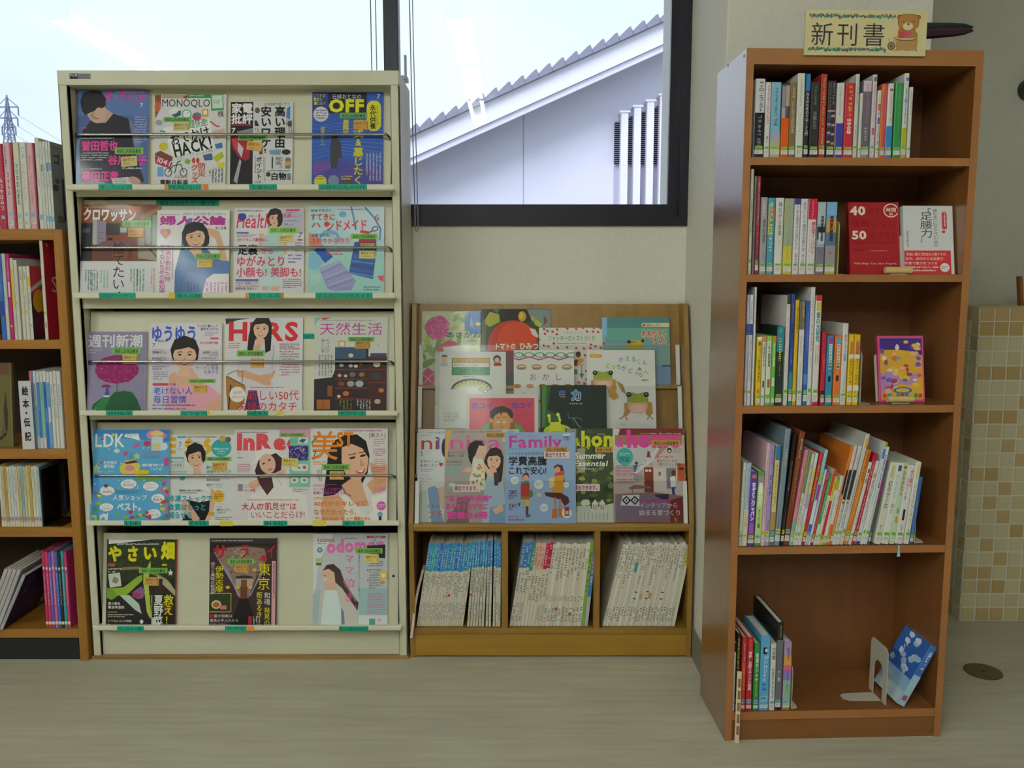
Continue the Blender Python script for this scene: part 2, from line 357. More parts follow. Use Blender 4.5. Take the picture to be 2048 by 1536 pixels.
# ---------------------------------------------------------------- fluorescent lamps
M_TUBE = emit_mat('fluorescent_tube', (0.92, 1.0, 0.94), TUBE_POWER)
M_WHITE = mat('#e8e6de', 0.5, key='enamel')
ROWS = ((-0.35, 'row mirrored in the sash beside the roof'), (-2.95, 'row mirrored in the sash above the pylon'), (2.25, 'row over the wooden bookcase'))
for X, where in ROWS:
    for i, Yc in enumerate((-0.35, -1.62, -2.89) if X < 1 else (-2.89,)):
        r = empty('ceiling_lamp', (X, Yc, CEIL))
        tag(r, 'twin-tube ceiling lamp, %s from the window, %s' % (ORD[i+1], where), 'lamp', 'fluorescent ceiling lamps')
        MB().prism([(-0.13, 0), (-0.07, -0.045), (0.07, -0.045), (0.13, 0)], -0.63, 0.63).build('housing', M_WHITE, r)
        for dx in (-0.06, 0.06):
            MB().tube([(dx, -0.60, -0.066), (dx, 0.60, -0.066)], 0.016, 10).build('fluorescent_tube', M_TUBE, r, smooth=False)
        for dy in (-0.61, 0.61):
            MB().box(-0.085, 0.085, dy-0.01, dy+0.01, -0.085, -0.04).build('tube_holder', M_WHITE, r)
# ---------------------------------------------------------------- tiled half wall
TX0 = (at(1918, 1243, 2.97).x+at(1964, 613, 2.97).x)/2; TZ1 = at(1964, 613, 2.97).z
tw = struct('wall_tiled', MB().box(TX0, 4.4, 2.97, 3.35, 0, TZ1-0.008), mat('#dddcd2', 0.9, key='grout'))
M_T = [mat('#cfc7a6', 0.35, 0.05, (9, 9, 9), key='tile_cream'), mat('#c7ba92', 0.35, 0.06, (9, 9, 9), key='tile_sand'), mat('#c2a97a', 0.35, 0.08, (9, 9, 9), key='tile_tan'), mat('#ba9f6c', 0.35, 0.1, (9, 9, 9), key='tile_ochre')]
PAT = ['222112', '333232', '100101', '001010', '333202', '000010', '000210', '333030', '010101', '002010', '000201', '230010', '002011', '020100', '002010', '200301', '020010', '002001', '220120', '123020', '000100', '122121']
pit = TZ1/22; th = 0.0028; g = 0.0022
tm = {}
def tile_mesh(key, w, h, axis):
    if key in tm: return tm[key]
    mb = MB(); e = 0.0015
    if axis == 'y': v = [(0, 0, 0), (w, 0, 0), (w, 0, h), (0, 0, h), (e, -th, e), (w-e, -th, e), (w-e, -th, h-e), (e, -th, h-e)]
    else: v = [(0, w, 0), (0, 0, 0), (0, 0, h), (0, w, h), (-th, w-e, e), (-th, e, e), (-th, e, h-e), (-th, w-e, h-e)]
    mb.add(v, [[4, 5, 6, 7], [0, 1, 5, 4], [1, 2, 6, 5], [2, 3, 7, 6], [3, 0, 4, 7]])
    me = bpy.data.meshes.new('tile'); me.from_pydata(mb.v, [], mb.f); tm[key] = me; return me
for r_ in range(22):
    zt = TZ1-r_*pit
    for c_ in range(6):
        k = int(PAT[r_][c_]); me = tile_mesh(('y', k), pit-2*g, pit-2*g, 'y')
        if not me.materials: me.materials.append(M_T[k])
        o = bpy.data.objects.new('tile', me); C.objects.link(o); o.parent = tw; o.location = (TX0+c_*pit+g, 2.97, zt-pit+g)
    for c_ in range(3):
        k = (r_*5+c_*3) % 7; k = 2 if k == 3 else (1 if k == 5 else 0); me = tile_mesh(('x', k), pit-2*g, pit-2*g, 'x')
        if not me.materials: me.materials.append(M_T[k])
        o = bpy.data.objects.new('tile', me); C.objects.link(o); o.parent = tw; o.location = (TX0, 2.97+c_*pit+g, zt-pit+g)
MB().box(TX0, 4.4, 2.972, 3.35, TZ1-0.008, TZ1).build('ledge', M_T[1], tw)
# things at the picture's edge by the tiled wall
p = at(2041, 612, 3.10)
wf = empty('wooden_stand', (p.x, 3.10, TZ1))
tag(wf, 'small brown wooden stand on the tiled ledge', 'stand')
MB().prism([(0, 0), (0.012, 0), (0.0, 0.105), (-0.012, 0.105)], 0, 0.02).build('frame_upright', mat('#8a5a2c', 0.5, 0.2, (40, 40, 5), key='wood_dark'), wf)
MB().prism([(0.012, 0), (0.15, 0), (0.15, 0.012), (0.011, 0.012)], 0, 0.02).build('frame_rail', mat('#8a5a2c', 0.5, 0.2, (40, 40, 5), key='wood_dark'), wf)
MB().box(0.006, 0.15, 0.012, 0.016, 0.01, 0.095).build('panel', mat('#c9b98c', 0.7, key='mount'), wf)
p = at(2063, 178, 3.33)
wc = empty('wall_fixture', (p.x, 3.35, p.z))
tag(wc, 'dark round wall fixture high on the grey wall above the tiles', 'fixture')
MB().tube([(0, -0.05, 0), (0, 0, 0)], 0.042, 28).build('rim', mat('#2e2b28', 0.4, key='dark_rim'), wc)
MB().tube([(0, -0.053, 0), (0, -0.048, 0)], 0.03, 28).build('dial', mat('#5a564e', 0.5, key='dial'), wc)
# brass floor cover
p = hit(1966, 1344, (0, 0, 0.0), Vector((0, 0, 1)))
fc = empty('floor_cover', (p.x, p.y, 0))
tag(fc, 'round dull brass cover plate set in the floor', 'floor cover')
MB().disc(0, 0, 0, 0.004, 0.056, 40).build('plate', mat('#6e6446', 0.35, 0.1, (30, 30, 30), 0.8, 'brass'), fc, bevel=0.001)
MB().disc(0, 0, 0.004, 0.0048, 0.006, 12).build('screw', mat('#3a3526', 0.4, metal=0.8, key='screw'), fc)
# ---------------------------------------------------------------- outside: neighbouring house, pylon
struct('ground_outside', MB().box(-200, 200, 3.7, 400, -0.6, -0.4), mat('#8d8f88', 0.9, 0.1, (0.5, 0.5, 0.5), key='asphalt'))
BY = 9.0
M_STUCCO = mat('#e4e1ea', 0.85, 0.02, (3, 3, 3), key='stucco'); M_STUCCO2 = mat('#efecf2', 0.8, key='white_board')
E1 = at(817, 276, BY); E2 = at(1336, 41, BY); sl = (E2.z-E1.z)/(E2.x-E1.x)
def zt(x): return E1.z+(x-E1.x)*sl
XL, XR = -4.2, 5.6
hs = empty('neighbour_house', (0.7, BY+0.3, -0.4))
tag(hs, 'white gabled house with tiled roof seen through the window', 'house')
O = hs.location
f1 = at(819, 317, BY).z-zt(at(819, 317, BY).x); f2 = at(820, 330, BY).z-zt(at(820, 330, BY).x)
def band(d0, d1, y0, y1): return MB().prism([(XL, zt(XL)+d1), (XR, zt(XR)+d1), (XR, zt(XR)+d0), (XL, zt(XL)+d0)], y0, y1)
band(0.0, f1, BY, BY+0.05).build('bargeboard', M_STUCCO2, hs, origin=O)
band(f1-0.004, f2, BY+0.025, BY+0.06).build('eave_trim', M_STUCCO, hs, origin=O)
band(0.03, -0.12, BY+0.06, BY+8).build('roof_deck', mat('#6c6a78', 0.8, key='roof_deck'), hs, origin=O)
WY = BY+0.45
MB().prism([(XL+0.5, -0.4), (XR, -0.4), (XR, zt(XR)-0.1), (XL+0.5, zt(XL+0.5)-0.1)], WY, WY+8).build('gable_wall', M_STUCCO, hs, origin=O)
jx = at(1047, 330, WY).x
MB().box(jx-0.006, jx+0.006, WY-0.002, WY, -0.4, zt(jx)-0.15).build('wall_joint', mat('#b5b0c0', 0.8, key='joint'), hs, origin=O)
M_RT = mat('#8c8a99', 0.7, 0.15, (4, 4, 4), key='roof_tile')
ang = math.atan(sl); tl = 25.2/1700*9.15/math.cos(ang)
tme = None
L = (XR-XL)/math.cos(ang)
for i in range(int(L/tl)):
    if tme is None:
        mb = MB(); t0, t1 = 0.035, 0.085
        mb.prism([(0, 0), (tl*1.06, 0), (tl*1.06, t1), (tl*0.9, t1), (0, t0)], -0.03, 0.30); tob = mb.build('roof_tile', M_RT, hs); tme = tob.data
    else: tob = bpy.data.objects.new('roof_tile', tme); C.objects.link(tob); tob.parent = hs
    s_ = i*tl; tob.location = Vector((XL+s_*math.cos(ang), BY-0.03, zt(XL)+s_*math.sin(ang)+0.002))-O; tob.rotation_euler = (0, -ang, 0)
# louvred vent with white fins
fins = [(1243, 1257, 225), (1269, 1283, 214), (1295, 1309, 203), (1321, 1335, 191), (1347, 1361, 180), (1373, 1387, 169)]
for x0, x1, yt in fins:
    a = at(x0, yt, WY-0.16); b = at(x1, yt, WY-0.16)
    MB().box(a.x, b.x, WY-0.16, WY, 0.9, a.z).box(a.x-0.02, b.x+0.02, WY-0.17, WY, a.z, a.z+0.02).build('fin', M_STUCCO2, hs, origin=O)
M_SL = mat('#7d7a88', 0.7, key='louvre'); M_SLD = mat('#3f3c48', 0.9, key='vent_dark')
vx0 = at(1228, 300, WY).x; vx1 = at(1400, 300, WY).x
tv = at(1228, 247, WY).z; sv = (at(1321, 212, WY).z-tv)/(at(1321, 212, WY).x-vx0); vb = at(1228, 328, WY).z
MB().prism([(vx0, vb), (vx1, vb), (vx1, tv+sv*(vx1-vx0)), (vx0, tv)], WY-0.012, WY).build('vent_recess', M_SLD, hs, origin=O)
mb = MB(); z = vb+0.005
while z < tv+sv*(vx1-vx0)-0.01:
    xs = vx0 if z < tv else vx0+(z-tv)/sv
    mb.prism([(WY-0.05, z), (WY-0.012, z+0.012), (WY-0.012, z+0.018), (WY-0.05, z+0.006)], xs, vx1, 'x'); z += 0.021
tag(mb.build('louvre_slat', M_SL, hs, origin=O), kind='stuff')
MB().box(vx0, vx1, WY-0.008, WY, 1.0, vb).build('vent_sill_panel', mat('#b9b5c6', 0.8, key='sill_panel'), hs, origin=O)
# pylon
PYY = 120.0; k = PYY/1700
M_ST = mat('#7f87a0', 0.6, metal=0.2, key='galvanised')
top = at(13, 190, PYY); px_ = top.x
py = empty('power_pylon', (px_, PYY, -0.4)); tag(py, 'distant steel lattice power pylon seen beyond the window', 'pylon')
hw = lambda z: 0.35+max(0, (top.z-4-z))*0.075
for sx in (-1, 1):
    for sy in (-1, 1):
        MB().tube([(px_+sx*hw(-0.4), PYY+sy*hw(-0.4), -0.4), (px_+sx*0.35, PYY+sy*0.35, top.z-4), (px_, PYY, top.z)], 0.10, 4).build('leg', M_ST, py, origin=py.location)
mb = MB(); z = top.z-3
while z > 2:
    w0 = hw(z); dz = max(1.3, w0*1.6); w1 = hw(z-dz)
    for sy in (-1, 1):
        mb.tube([(px_-w0, PYY+sy*w0, z), (px_+w1, PYY+sy*w1, z-dz)], 0.06, 4); mb.tube([(px_+w0, PYY+sy*w0, z), (px_-w1, PYY+sy*w1, z-dz)], 0.06, 4); mb.tube([(px_-w0, PYY+sy*w0, z), (px_+w0, PYY+sy*w0, z)], 0.06, 4)
    z -= dz
tag(mb.build('lattice_bracing', M_ST, py, origin=py.location), kind='stuff')
for yy, xr in ((214, 36), (236, 35), (254, 31)):
    a = at(xr, yy, PYY); w = a.x-px_
    m2 = MB().tube([(px_-w, PYY, a.z), (px_+w, PYY, a.z)], 0.09, 4).tube([(px_-w, PYY, a.z), (px_, PYY, a.z+1.3)], 0.06, 4).tube([(px_+w, PYY, a.z), (px_, PYY, a.z+1.3)], 0.06, 4)
    for s_ in (-1, 1): m2.tube([(px_+s_*w, PYY, a.z), (px_+s_*w, PYY, a.z-1.1)], 0.1, 4)
    ca = m2.build('crossarm', M_ST, py, origin=py.location)
    q = at(xr, yy, PYY); pts = [(px_+w+t*60, PYY+t*45, a.z-1.1-22*t*(1-t)*2.2) for t in [i/14 for i in range(15)]]
    tag(MB().tube(pts, 0.022, 4).build('power_line', M_ST), 'thin sagging power line from the %s pylon arm' % {214: 'highest', 236: 'middle', 254: 'lowest'}[yy], 'power line', 'power lines')
# ---------------------------------------------------------------- wood and metal
def wood_mat(name, c0, c1, axis='z', rough=0.42, k=1.0, coat=0.0):
    m = bpy.data.materials.new(name); m.use_nodes = True; n = m.node_tree; b = n.nodes['Principled BSDF']
    t = n.nodes.new('ShaderNodeTexCoord'); a = n.nodes.new('ShaderNodeMapping')
    s_ = [38*k, 38*k, 38*k]; s_['xyz'.index(axis)] = 1.6*k; a.inputs['Scale'].default_value = s_
    x = n.nodes.new('ShaderNodeTexNoise'); x.inputs['Scale'].default_value = 1; x.inputs['Detail'].default_value = 6; x.inputs['Roughness'].default_value = 0.65
    r = n.nodes.new('ShaderNodeValToRGB'); r.color_ramp.elements[0].position = 0.3; r.color_ramp.elements[1].position = 0.72
    r.color_ramp.elements[0].color = (*lin(c0), 1); r.color_ramp.elements[1].color = (*lin(c1), 1)
    n.links.new(t.outputs['Object'], a.inputs['Vector']); n.links.new(a.outputs['Vector'], x.inputs['Vector'])
    n.links.new(x.outputs['Fac'], r.inputs['Fac']); n.links.new(r.outputs['Color'], b.inputs['Base Color'])
    b.inputs['Roughness'].default_value = rough; b.inputs['Coat Weight'].default_value = coat; b.inputs['Coat Roughness'].default_value = 0.27; return m
M_CREAM = mat('#d0cdb6', 0.4, 0.025, (12, 12, 12), key='cream_steel'); M_CREAML = mat('#dcd9c4', 0.38, 0.02, (12, 12, 12), key='cream_ledge')
M_CHROME = mat('#a9a8a4', 0.22, metal=1.0, key='chrome'); M_TEAL = '#1fa184'
# ---------------------------------------------------------------- metal magazine rack
RY = 2.66
rx0 = (at(120, 145, RY).x+at(182, 1322, RY).x)/2; rx1 = (at(798, 138, RY).x+at(815, 1318, RY).x)/2
rz1 = at(458, 141, RY).z; RB = WALLY-0.015
rack = empty('magazine_rack', ((rx0+rx1)/2, RY, 0)); RO = rack.location
tag(rack, 'tall cream metal magazine rack with five tilted display tiers below the window', 'magazine rack')
ft = 0.027
def rp(mb, name, m=M_CREAM, parent=None, **k): return mb.build(name, m, parent or rack, origin=RO, **k)
pz = at(500, 1311, RY).z
rp(MB().box(rx0, rx0+0.004, RY, RB, pz, rz1-0.042).box(rx0, rx0+ft, RY, RY+0.02, pz, rz1-0.042).box(rx0+ft-0.003, rx0+ft, RY, RY+0.09, pz, rz1-0.042), 'side_panel', bevel=0.001)
rp(MB().box(rx1-0.004, rx1, RY, RB, pz, rz1-0.042).box(rx1-ft, rx1, RY, RY+0.02, pz, rz1-0.042).box(rx1-ft, rx1-ft+0.003, RY, RY+0.09, pz, rz1-0.042), 'side_panel', bevel=0.001)
rp(MB().box(rx0, rx1, RY-0.003, RB, rz1-0.043, rz1), 'top_panel', bevel=0.002)
rp(MB().box(rx0+0.004, rx1-0.004, RB-0.004, RB, pz, rz1-0.043), 'back_panel', mat('#3a382f', 0.8, key='rack_inside'))
rp(MB().box(rx0-0.003, rx1+0.003, RY-0.006, RB, 0, pz), 'plinth', wood_mat('plinth_wood', '#7a5a30', '#a98351', 'x'), bevel=0.001)
a = at(139, 147, RY-0.003); b = at(182, 158, RY-0.003)
np_ = PR((0, 0, 43, 11), b.x-a.x, a.z-b.z); np_.bgd('#9b97a0'); np_.rect(0, 0, 17, 11, '#2c2a38').text('PLUS', 1, 1, 16, 5.5, '#e8e6ee', 0.02)
for i in range(5): np_.rect(18, 1+i*2.1, 42, 2+i*2.1, '#4a4754')
o = np_.build('name_plate', rack, M_PRINT); o.location = Vector((a.x, RY-0.0035, b.z))-RO
LIPS = [(368, 380), (585, 597), (821, 832), (1041, 1052), (1252, 1262)]
PTOP = [160, 400, 623, 845, 1066]
BAND = [393, 617, 839, 1054, 1262]
BARS = [268, 494, 722, 950, None]
TILT = math.radians(9.0); LY = 2.618
TN = Vector((0, -math.cos(TILT), math.sin(TILT)))     # faces the room, tipped up
TU = Vector((0, math.sin(TILT), math.cos(TILT)))
tier = []
lx0 = (at(138, 376, LY).x+at(180, 1257, LY).x)/2; lx1 = (at(797, 375, LY).x+at(797, 1250, LY).x)/2-0.004
for i in range(5):
    zl1 = at(460, LIPS[i][0], LY).z; zl0 = at(460, LIPS[i][1], LY).z
    base = Vector((0, 2.668, zl0+0.004))
    tp = hit(460, PTOP[i], base, TN)
    Lp = (tp-base).dot(TU)
    tier.append((base, Lp, zl0, zl1, None))
    ix0, ix1 = rx0+ft+0.004, rx1-ft-0.004
    def q(x, u, w): return Vector((x, 0, 0))+base+TU*u-TN*w
    v = [q(x, u, w) for w in (0, 0.006) for x, u in ((ix0, 0), (ix1, 0), (ix1, Lp), (ix0, Lp))]
    fl = MB().add(v, [[0, 1, 2, 3], [7, 6, 5, 4], [0, 4, 5, 1], [1, 5, 6, 2], [2, 6, 7, 3], [3, 7, 4, 0]])
    flap = rp(fl, 'display_flap', M_CREAM)
    r = (zl1-zl0)/2; zc = (zl0+zl1)/2
    pr = [(2.674, zl0), (2.674, zl0+0.004), (LY+0.004, zl0+0.004), (LY+0.004, zl1-0.002), (LY+0.002, zl1), (LY, zl1-0.003), (LY, zl0+0.003), (LY+0.003, zl0)]
    rp(MB().prism(pr[::-1], lx0, lx1, 'x'), 'ledge', M_CREAML, flap, bevel=0.001)
    if BAND[i]-LIPS[i][1] > 2:
        zb = at(460, BAND[i], 2.675).z
        rp(MB().box(rx0+ft, rx1-ft, 2.674, 2.69, zb, zl0), 'cross_rail', M_CREAM, flap)
    if BARS[i]:
        h = hit(460, BARS[i]+1, base-TN*(-0.024), TN); u = (h-base).dot(TU)
        c0 = Vector((ix0+0.004, 0, 0))+base+TU*u; c1 = Vector((ix1-0.004, 0, 0))+base+TU*u; f = TN*0.024
        dn = TU*-0.008
        rp(MB().tube([c0+dn, c0+f*0.6+dn*0.6, c0+f+Vector((0.006, 0, 0)), c0+f+Vector((0.02, 0, 0)), c1+f-Vector((0.02, 0, 0)), c1+f-Vector((0.006, 0, 0)), c1+f*0.6+dn*0.6, c1+dn], 0.0039, 10), 'wire_bar', M_CHROME, flap, smooth=True)
    tier[-1] += (flap,)
# base panel and the two bolt holes of the lowest tier
zb = at(460, 1262, RY).z
rp(MB().box(rx0+ft, rx1-ft, 2.672, 2.69, pz, tier[4][2]), 'base_panel', M_CREAM)
for bx in (201, 787):
    h = hit(bx, 1152, tier[4][0], TN)
    rp(MB().tube([h+TN*0.001, h-TN*0.004], 0.0045, 12), 'bolt_hole', mat('#15140f', 0.8, key='hole'), tier[4][5])
def tape(i, x0, x1, txt, c=M_TEAL, tc='#123a33', y0=None, y1=None):
    """tape stuck on ledge i, from pixel x0 to x1"""
    ya, yb = LIPS[i]
    sl_ = -9.0*((x0+x1)/2-460)/620 if False else 0
    a = at(x0, (y0 or ya)+sl_, LY); b = at(x1, (y1 or yb)+sl_, LY)
    z1 = tier[i][3]-0.0005; z0 = tier[i][2]-0.0
    W = b.x-a.x; p = PR((0, 0, 100*W/(z1-z0), 100), W, z1-z0)
    p.bgd(c); ww = 100*W/(z1-z0)
    if txt:
        p.text(txt, 26, 18, ww-26, 86, tc)
        p.line([(16, 15), (12, 30), (12, 70), (16, 85)], 5, tc); p.line([(ww-16, 15), (ww-12, 30), (ww-12, 70), (ww-16, 85)], 5, tc)
    o = p.build('name_tape' if txt else 'colour_tape', tier[i][5], M_PRINT); o.location = Vector((a.x, LY-0.0006, z0))-RO
for i, x0, x1, t in ((0, 197, 265, 'ダ・ヴィンチ'), (0, 336, 404, 'MONOQLO'), (0, 498, 554, '家電批評'), (0, 637, 734, '日経おとなのOFF'),
                     (1, 198, 272, 'クロワッサン'), (1, 350, 405, '婦人公論'), (1, 497, 562, '日経ヘルス'), (1, 631, 745, 'すてきにハンドメイド'),
                     (2, 212, 266, '週刊新潮'), (2, 361, 415, 'ゆうゆう'), (2, 494, 537, 'HERS'), (2, 676, 732, '天然生活'),
                     (3, 248, 283, 'LDK'), (3, 377, 418, 'ESSE'), (3, 527, 575, 'IN RED'), (3, 685, 728, '美スト'),
                     (4, 234, 288, 'やさい畑'), (4, 450, 493, 'サライ'), (4, 678, 737, 'kodomoe')):
    tape(i, x0, x1, t)
for i, x0, x1, c in ((0, 329, 336, '#dd7f2e'), (0, 405, 417, '#dd7f2e'), (1, 337, 350, '#d9c03c'), (1, 491, 496, '#dd7f2e'), (1, 562, 568, '#dd7f2e'), (2, 415, 420, '#d9c03c'), (2, 553, 568, '#dccb62'),
                     (3, 440, 466, '#dccb45'), (3, 625, 653, '#dccb45'), (4, 493, 509, '#e89a5a')):
    tape(i, x0, x1, None, c)
def panel_tape(i, x0, y0, x1, y1, txt):
    a = hit(x0, y1, tier[i][0]+TN*0.0006, TN); b = hit(x1, y0, tier[i][0]+TN*0.0006, TN); c = hit(x1, y1, tier[i][0]+TN*0.0006, TN)
    W = c.x-a.x; Hh = (b-c).dot(TU); p = PR((0, 0, x1-x0, y1-y0), W, Hh); p.bgd('#1c9a85'); n = y1-y0
    p.text(txt, n*0.5, n*0.16, (x1-x0)-n*0.5, n*0.86, '#10312c', 0.01)
    o = p.build('notice_tape', tier[i][5], M_PRINT); o.location = a-RO; o.rotation_euler = (-TILT, 0, 0)
panel_tape(1, 312, 400, 438, 412, '雑誌はおひとり一冊です')
panel_tape(2, 604, 667, 634, 678, 'はおひ')
# ---------------------------------------------------------------- magazines shown by the cover
CROPS = {'a': (110, 130, 370/2048), 'b': (440, 130, 380/2048), 'c': (130, 380, 350/2048), 'd': (440, 380, 380/2048), 'e': (130, 610, 350/2048), 'f': (440, 610, 380/2048),
         'g': (150, 830, 330/2048), 'h': (450, 830, 370/2048), 'i': (150, 1040, 330/1690), 'j': (450, 1040, 390/1997),
         'k': (810, 600, 300/1772), 'l': (1080, 600, 320/1890), 'm': (810, 840, 300/2048), 'n': (1090, 840, 310/2048),
         's': (1480, 330, 480/2048), 't': (1470, 560, 480/2048), 'u': (1600, 10, 360/2048)}
def sticker(root, p, rect, kind, c=None, rot=0, txt=None):
    x0, y0, x1, y1 = rect; w = x1-x0; h = y1-y0
    s = PR((p.x0, p.y0, p.x1, p.y1), p.W, p.H, p.zl, base=p.base+p.k*DZ+0.0004)
    cx, cy = (x0+x1)/2, (y0+y1)/2
    if kind == 'g':
        c = c or '#7fbf5a'
        s.rect(x0, y0, x1, y1, c, rot); s.line([(x0+w*.04, y0+h*.16), (x1-w*.04, y0+h*.16)], h*.05, '#3d6f2e'); s.line([(x0+w*.04, y1-h*.16), (x1-w*.04, y1-h*.16)], h*.05, '#3d6f2e')
        s.text(txt or '南部公民館図書室', x0+w*.07, y0+h*.25, x1-w*.07, y1-h*.2, '#23301c', 0.015, rot=rot)
        return s.build('library_sticker', root, M_FILM)
    if kind == 't':
        c = c or '#d9b765'
        s.rect(x0, y0, x1, y1, c, rot)
        s.rect(x1-w*.1, y0+h*.12, x1-w*.06, y1-h*.12, '#6b5320', rot) if not rot else None
        s.text('最新号です', x0+w*.1, y0+h*.15, x1-w*.14, y0+h*.5, '#6a5a2a', 0.01, rot=rot)
        s.fine(x0+w*.12, y0+h*.6, x1-w*.2, y0+h*.86, 1, '#8a7638')
        return s.build('notice_tag', root, M_FILM)
    if kind == 'l':
        s.rect(x0, y0, x1, y1, '#efcfcf', rot); s.text('貸出できます。', x0+w*.04, y0+h*.18, x1-w*.02, y1-h*.15, '#2a2326', 0.015, rot=rot)
        return s.build('lending_label', root, M_FILM)
def sheet(name, crop, rect, base, N, U, draw, label, cat, group, thick=0.006, lift=0.0, ext=0.0, stickers=(), hard=False, spine=None, paper=None):
    """a magazine or book seen by its cover: lies in the plane (base, N), its top edge towards U"""
    ox, oy, k = CROPS[crop]; x0, y0, x1, y1 = rect
    b0 = Vector(base)+N*(lift+thick+0.0006)
    f = lambda x, y: hit(ox+x*k, oy+y*k, b0, N)
    bl, br, tl, tr = f(x0, y1), f(x1, y1), f(x0, y0), f(x1, y0)
    W = ((br-bl).length+(tr-tl).length)/2; Hh = ((tl-bl).dot(U)+(tr-br).dot(U))/2
    mid = (bl+br+tl+tr)/4; ex = Vector((1, 0, 0)) if N.x == 0 else U.cross(N).normalized()
    org = mid-ex*(W/2)-U*(Hh/2+ext)
    H2 = Hh+ext
    M4 = Matrix(((ex.x, -N.x, U.x, org.x), (ex.y, -N.y, U.y, org.y), (ex.z, -N.z, U.z, org.z), (0, 0, 0, 1)))
    if hard:
        root = MB().box(0, W, 0, 0.002, 0, H2).box(0, W, thick-0.002, thick, 0, H2).box(0, 0.003, 0.002, thick-0.002, 0, H2).build(name, mat(spine or '#dcd8cf', 0.4, key='book_case'))
        MB().box(0.003, W-0.003, 0.002, thick-0.002, 0.003, H2-0.003).build('page_block', M_PAGES, root)
    else:
        root = MB().box(0, W, 0.0006, thick, 0, H2).build(name, mat(paper or '#cfccc4', 0.8, 0.05, (4, 4, 300), key='magazine_pages'))
    root.matrix_world = M4
    tag(root, label, cat, group)
    p = PR((x0, y0, x1, y1), W, H2, ext)
    draw(p)
    p.build('cover', root)
    for s_ in stickers: sticker(root, p, s_[0], *s_[1:])
    return root
# ---------------------------------------------------------------- covers on the metal rack
def d_blue_man(p):
    p.bgd('#4d67a3'); p.rect(235, 280, 1045, 560, '#5b78b5'); p.rect(235, 560, 640, 800, '#4a5f97')
    p.poly([(305, 730), (400, 610), (560, 560), (640, 540), (800, 590), (870, 680), (915, 800), (900, 1000), (1000, 1290), (300, 1330), (270, 900)], '#232030')
    p.poly([(815, 590), (870, 660), (920, 780), (950, 900), (880, 910), (830, 700)], '#767a9c')
    p.poly([(430, 570), (540, 470), (640, 540), (560, 640), (480, 640)], '#c9a596')
    p.ell(455, 520, 105, 130, '#cfae9f', rot=-25)
    p.poly([(275, 400), (300, 310), (400, 280), (500, 290), (555, 370), (555, 450), (520, 480), (470, 470), (430, 510), (360, 540), (330, 560), (290, 500)], '#1d1a22')
    p.poly([(380, 560), (440, 500), (420, 560), (470, 590), (430, 610)], '#b08a80'); p.line([(455, 600), (490, 590)], 8, '#8a4a52')
    p.text('ダ・ヴィンチ', 545, 280, 1010, 420, '#e0409a', 0.03); p.text('7', 935, 425, 975, 465, '#e8e8f2', 0.02)
    p.fine(670, 292, 1010, 312, 1, '#d8d8ea'); p.fine(880, 565, 1015, 870, 11, '#b9bfe0'); p.text('誉田哲也', 295, 840, 700, 950, '#e23fa0', 0.035); p.text('谷川史子', 590, 1000, 1025, 1105, '#e23fa0', 0.035)
    p.text('窪田正孝', 305, 1175, 715, 1285, '#e23fa0', 0.035); p.fine(290, 800, 680, 830, 1, '#ccccdd'); p.fine(295, 965, 600, 1065, 4, '#c9c9da'); p.fine(300, 1140, 650, 1165, 1, '#ccccdd'); p.fine(755, 1130, 1020, 1165, 1, '#dddde8'); p.fine(305, 1295, 700, 1320, 1, '#ccccdd')
    p.fine(300, 690, 380, 710, 1, '#e0409a')
    p.poly([(630, 1260), (820, 1240), (900, 1320), (660, 1330)], '#d7d3da'); p.ell(890, 1280, 70, 40, '#c59a88', rot=20); p.fine(660, 1265, 800, 1320, 3, '#555')
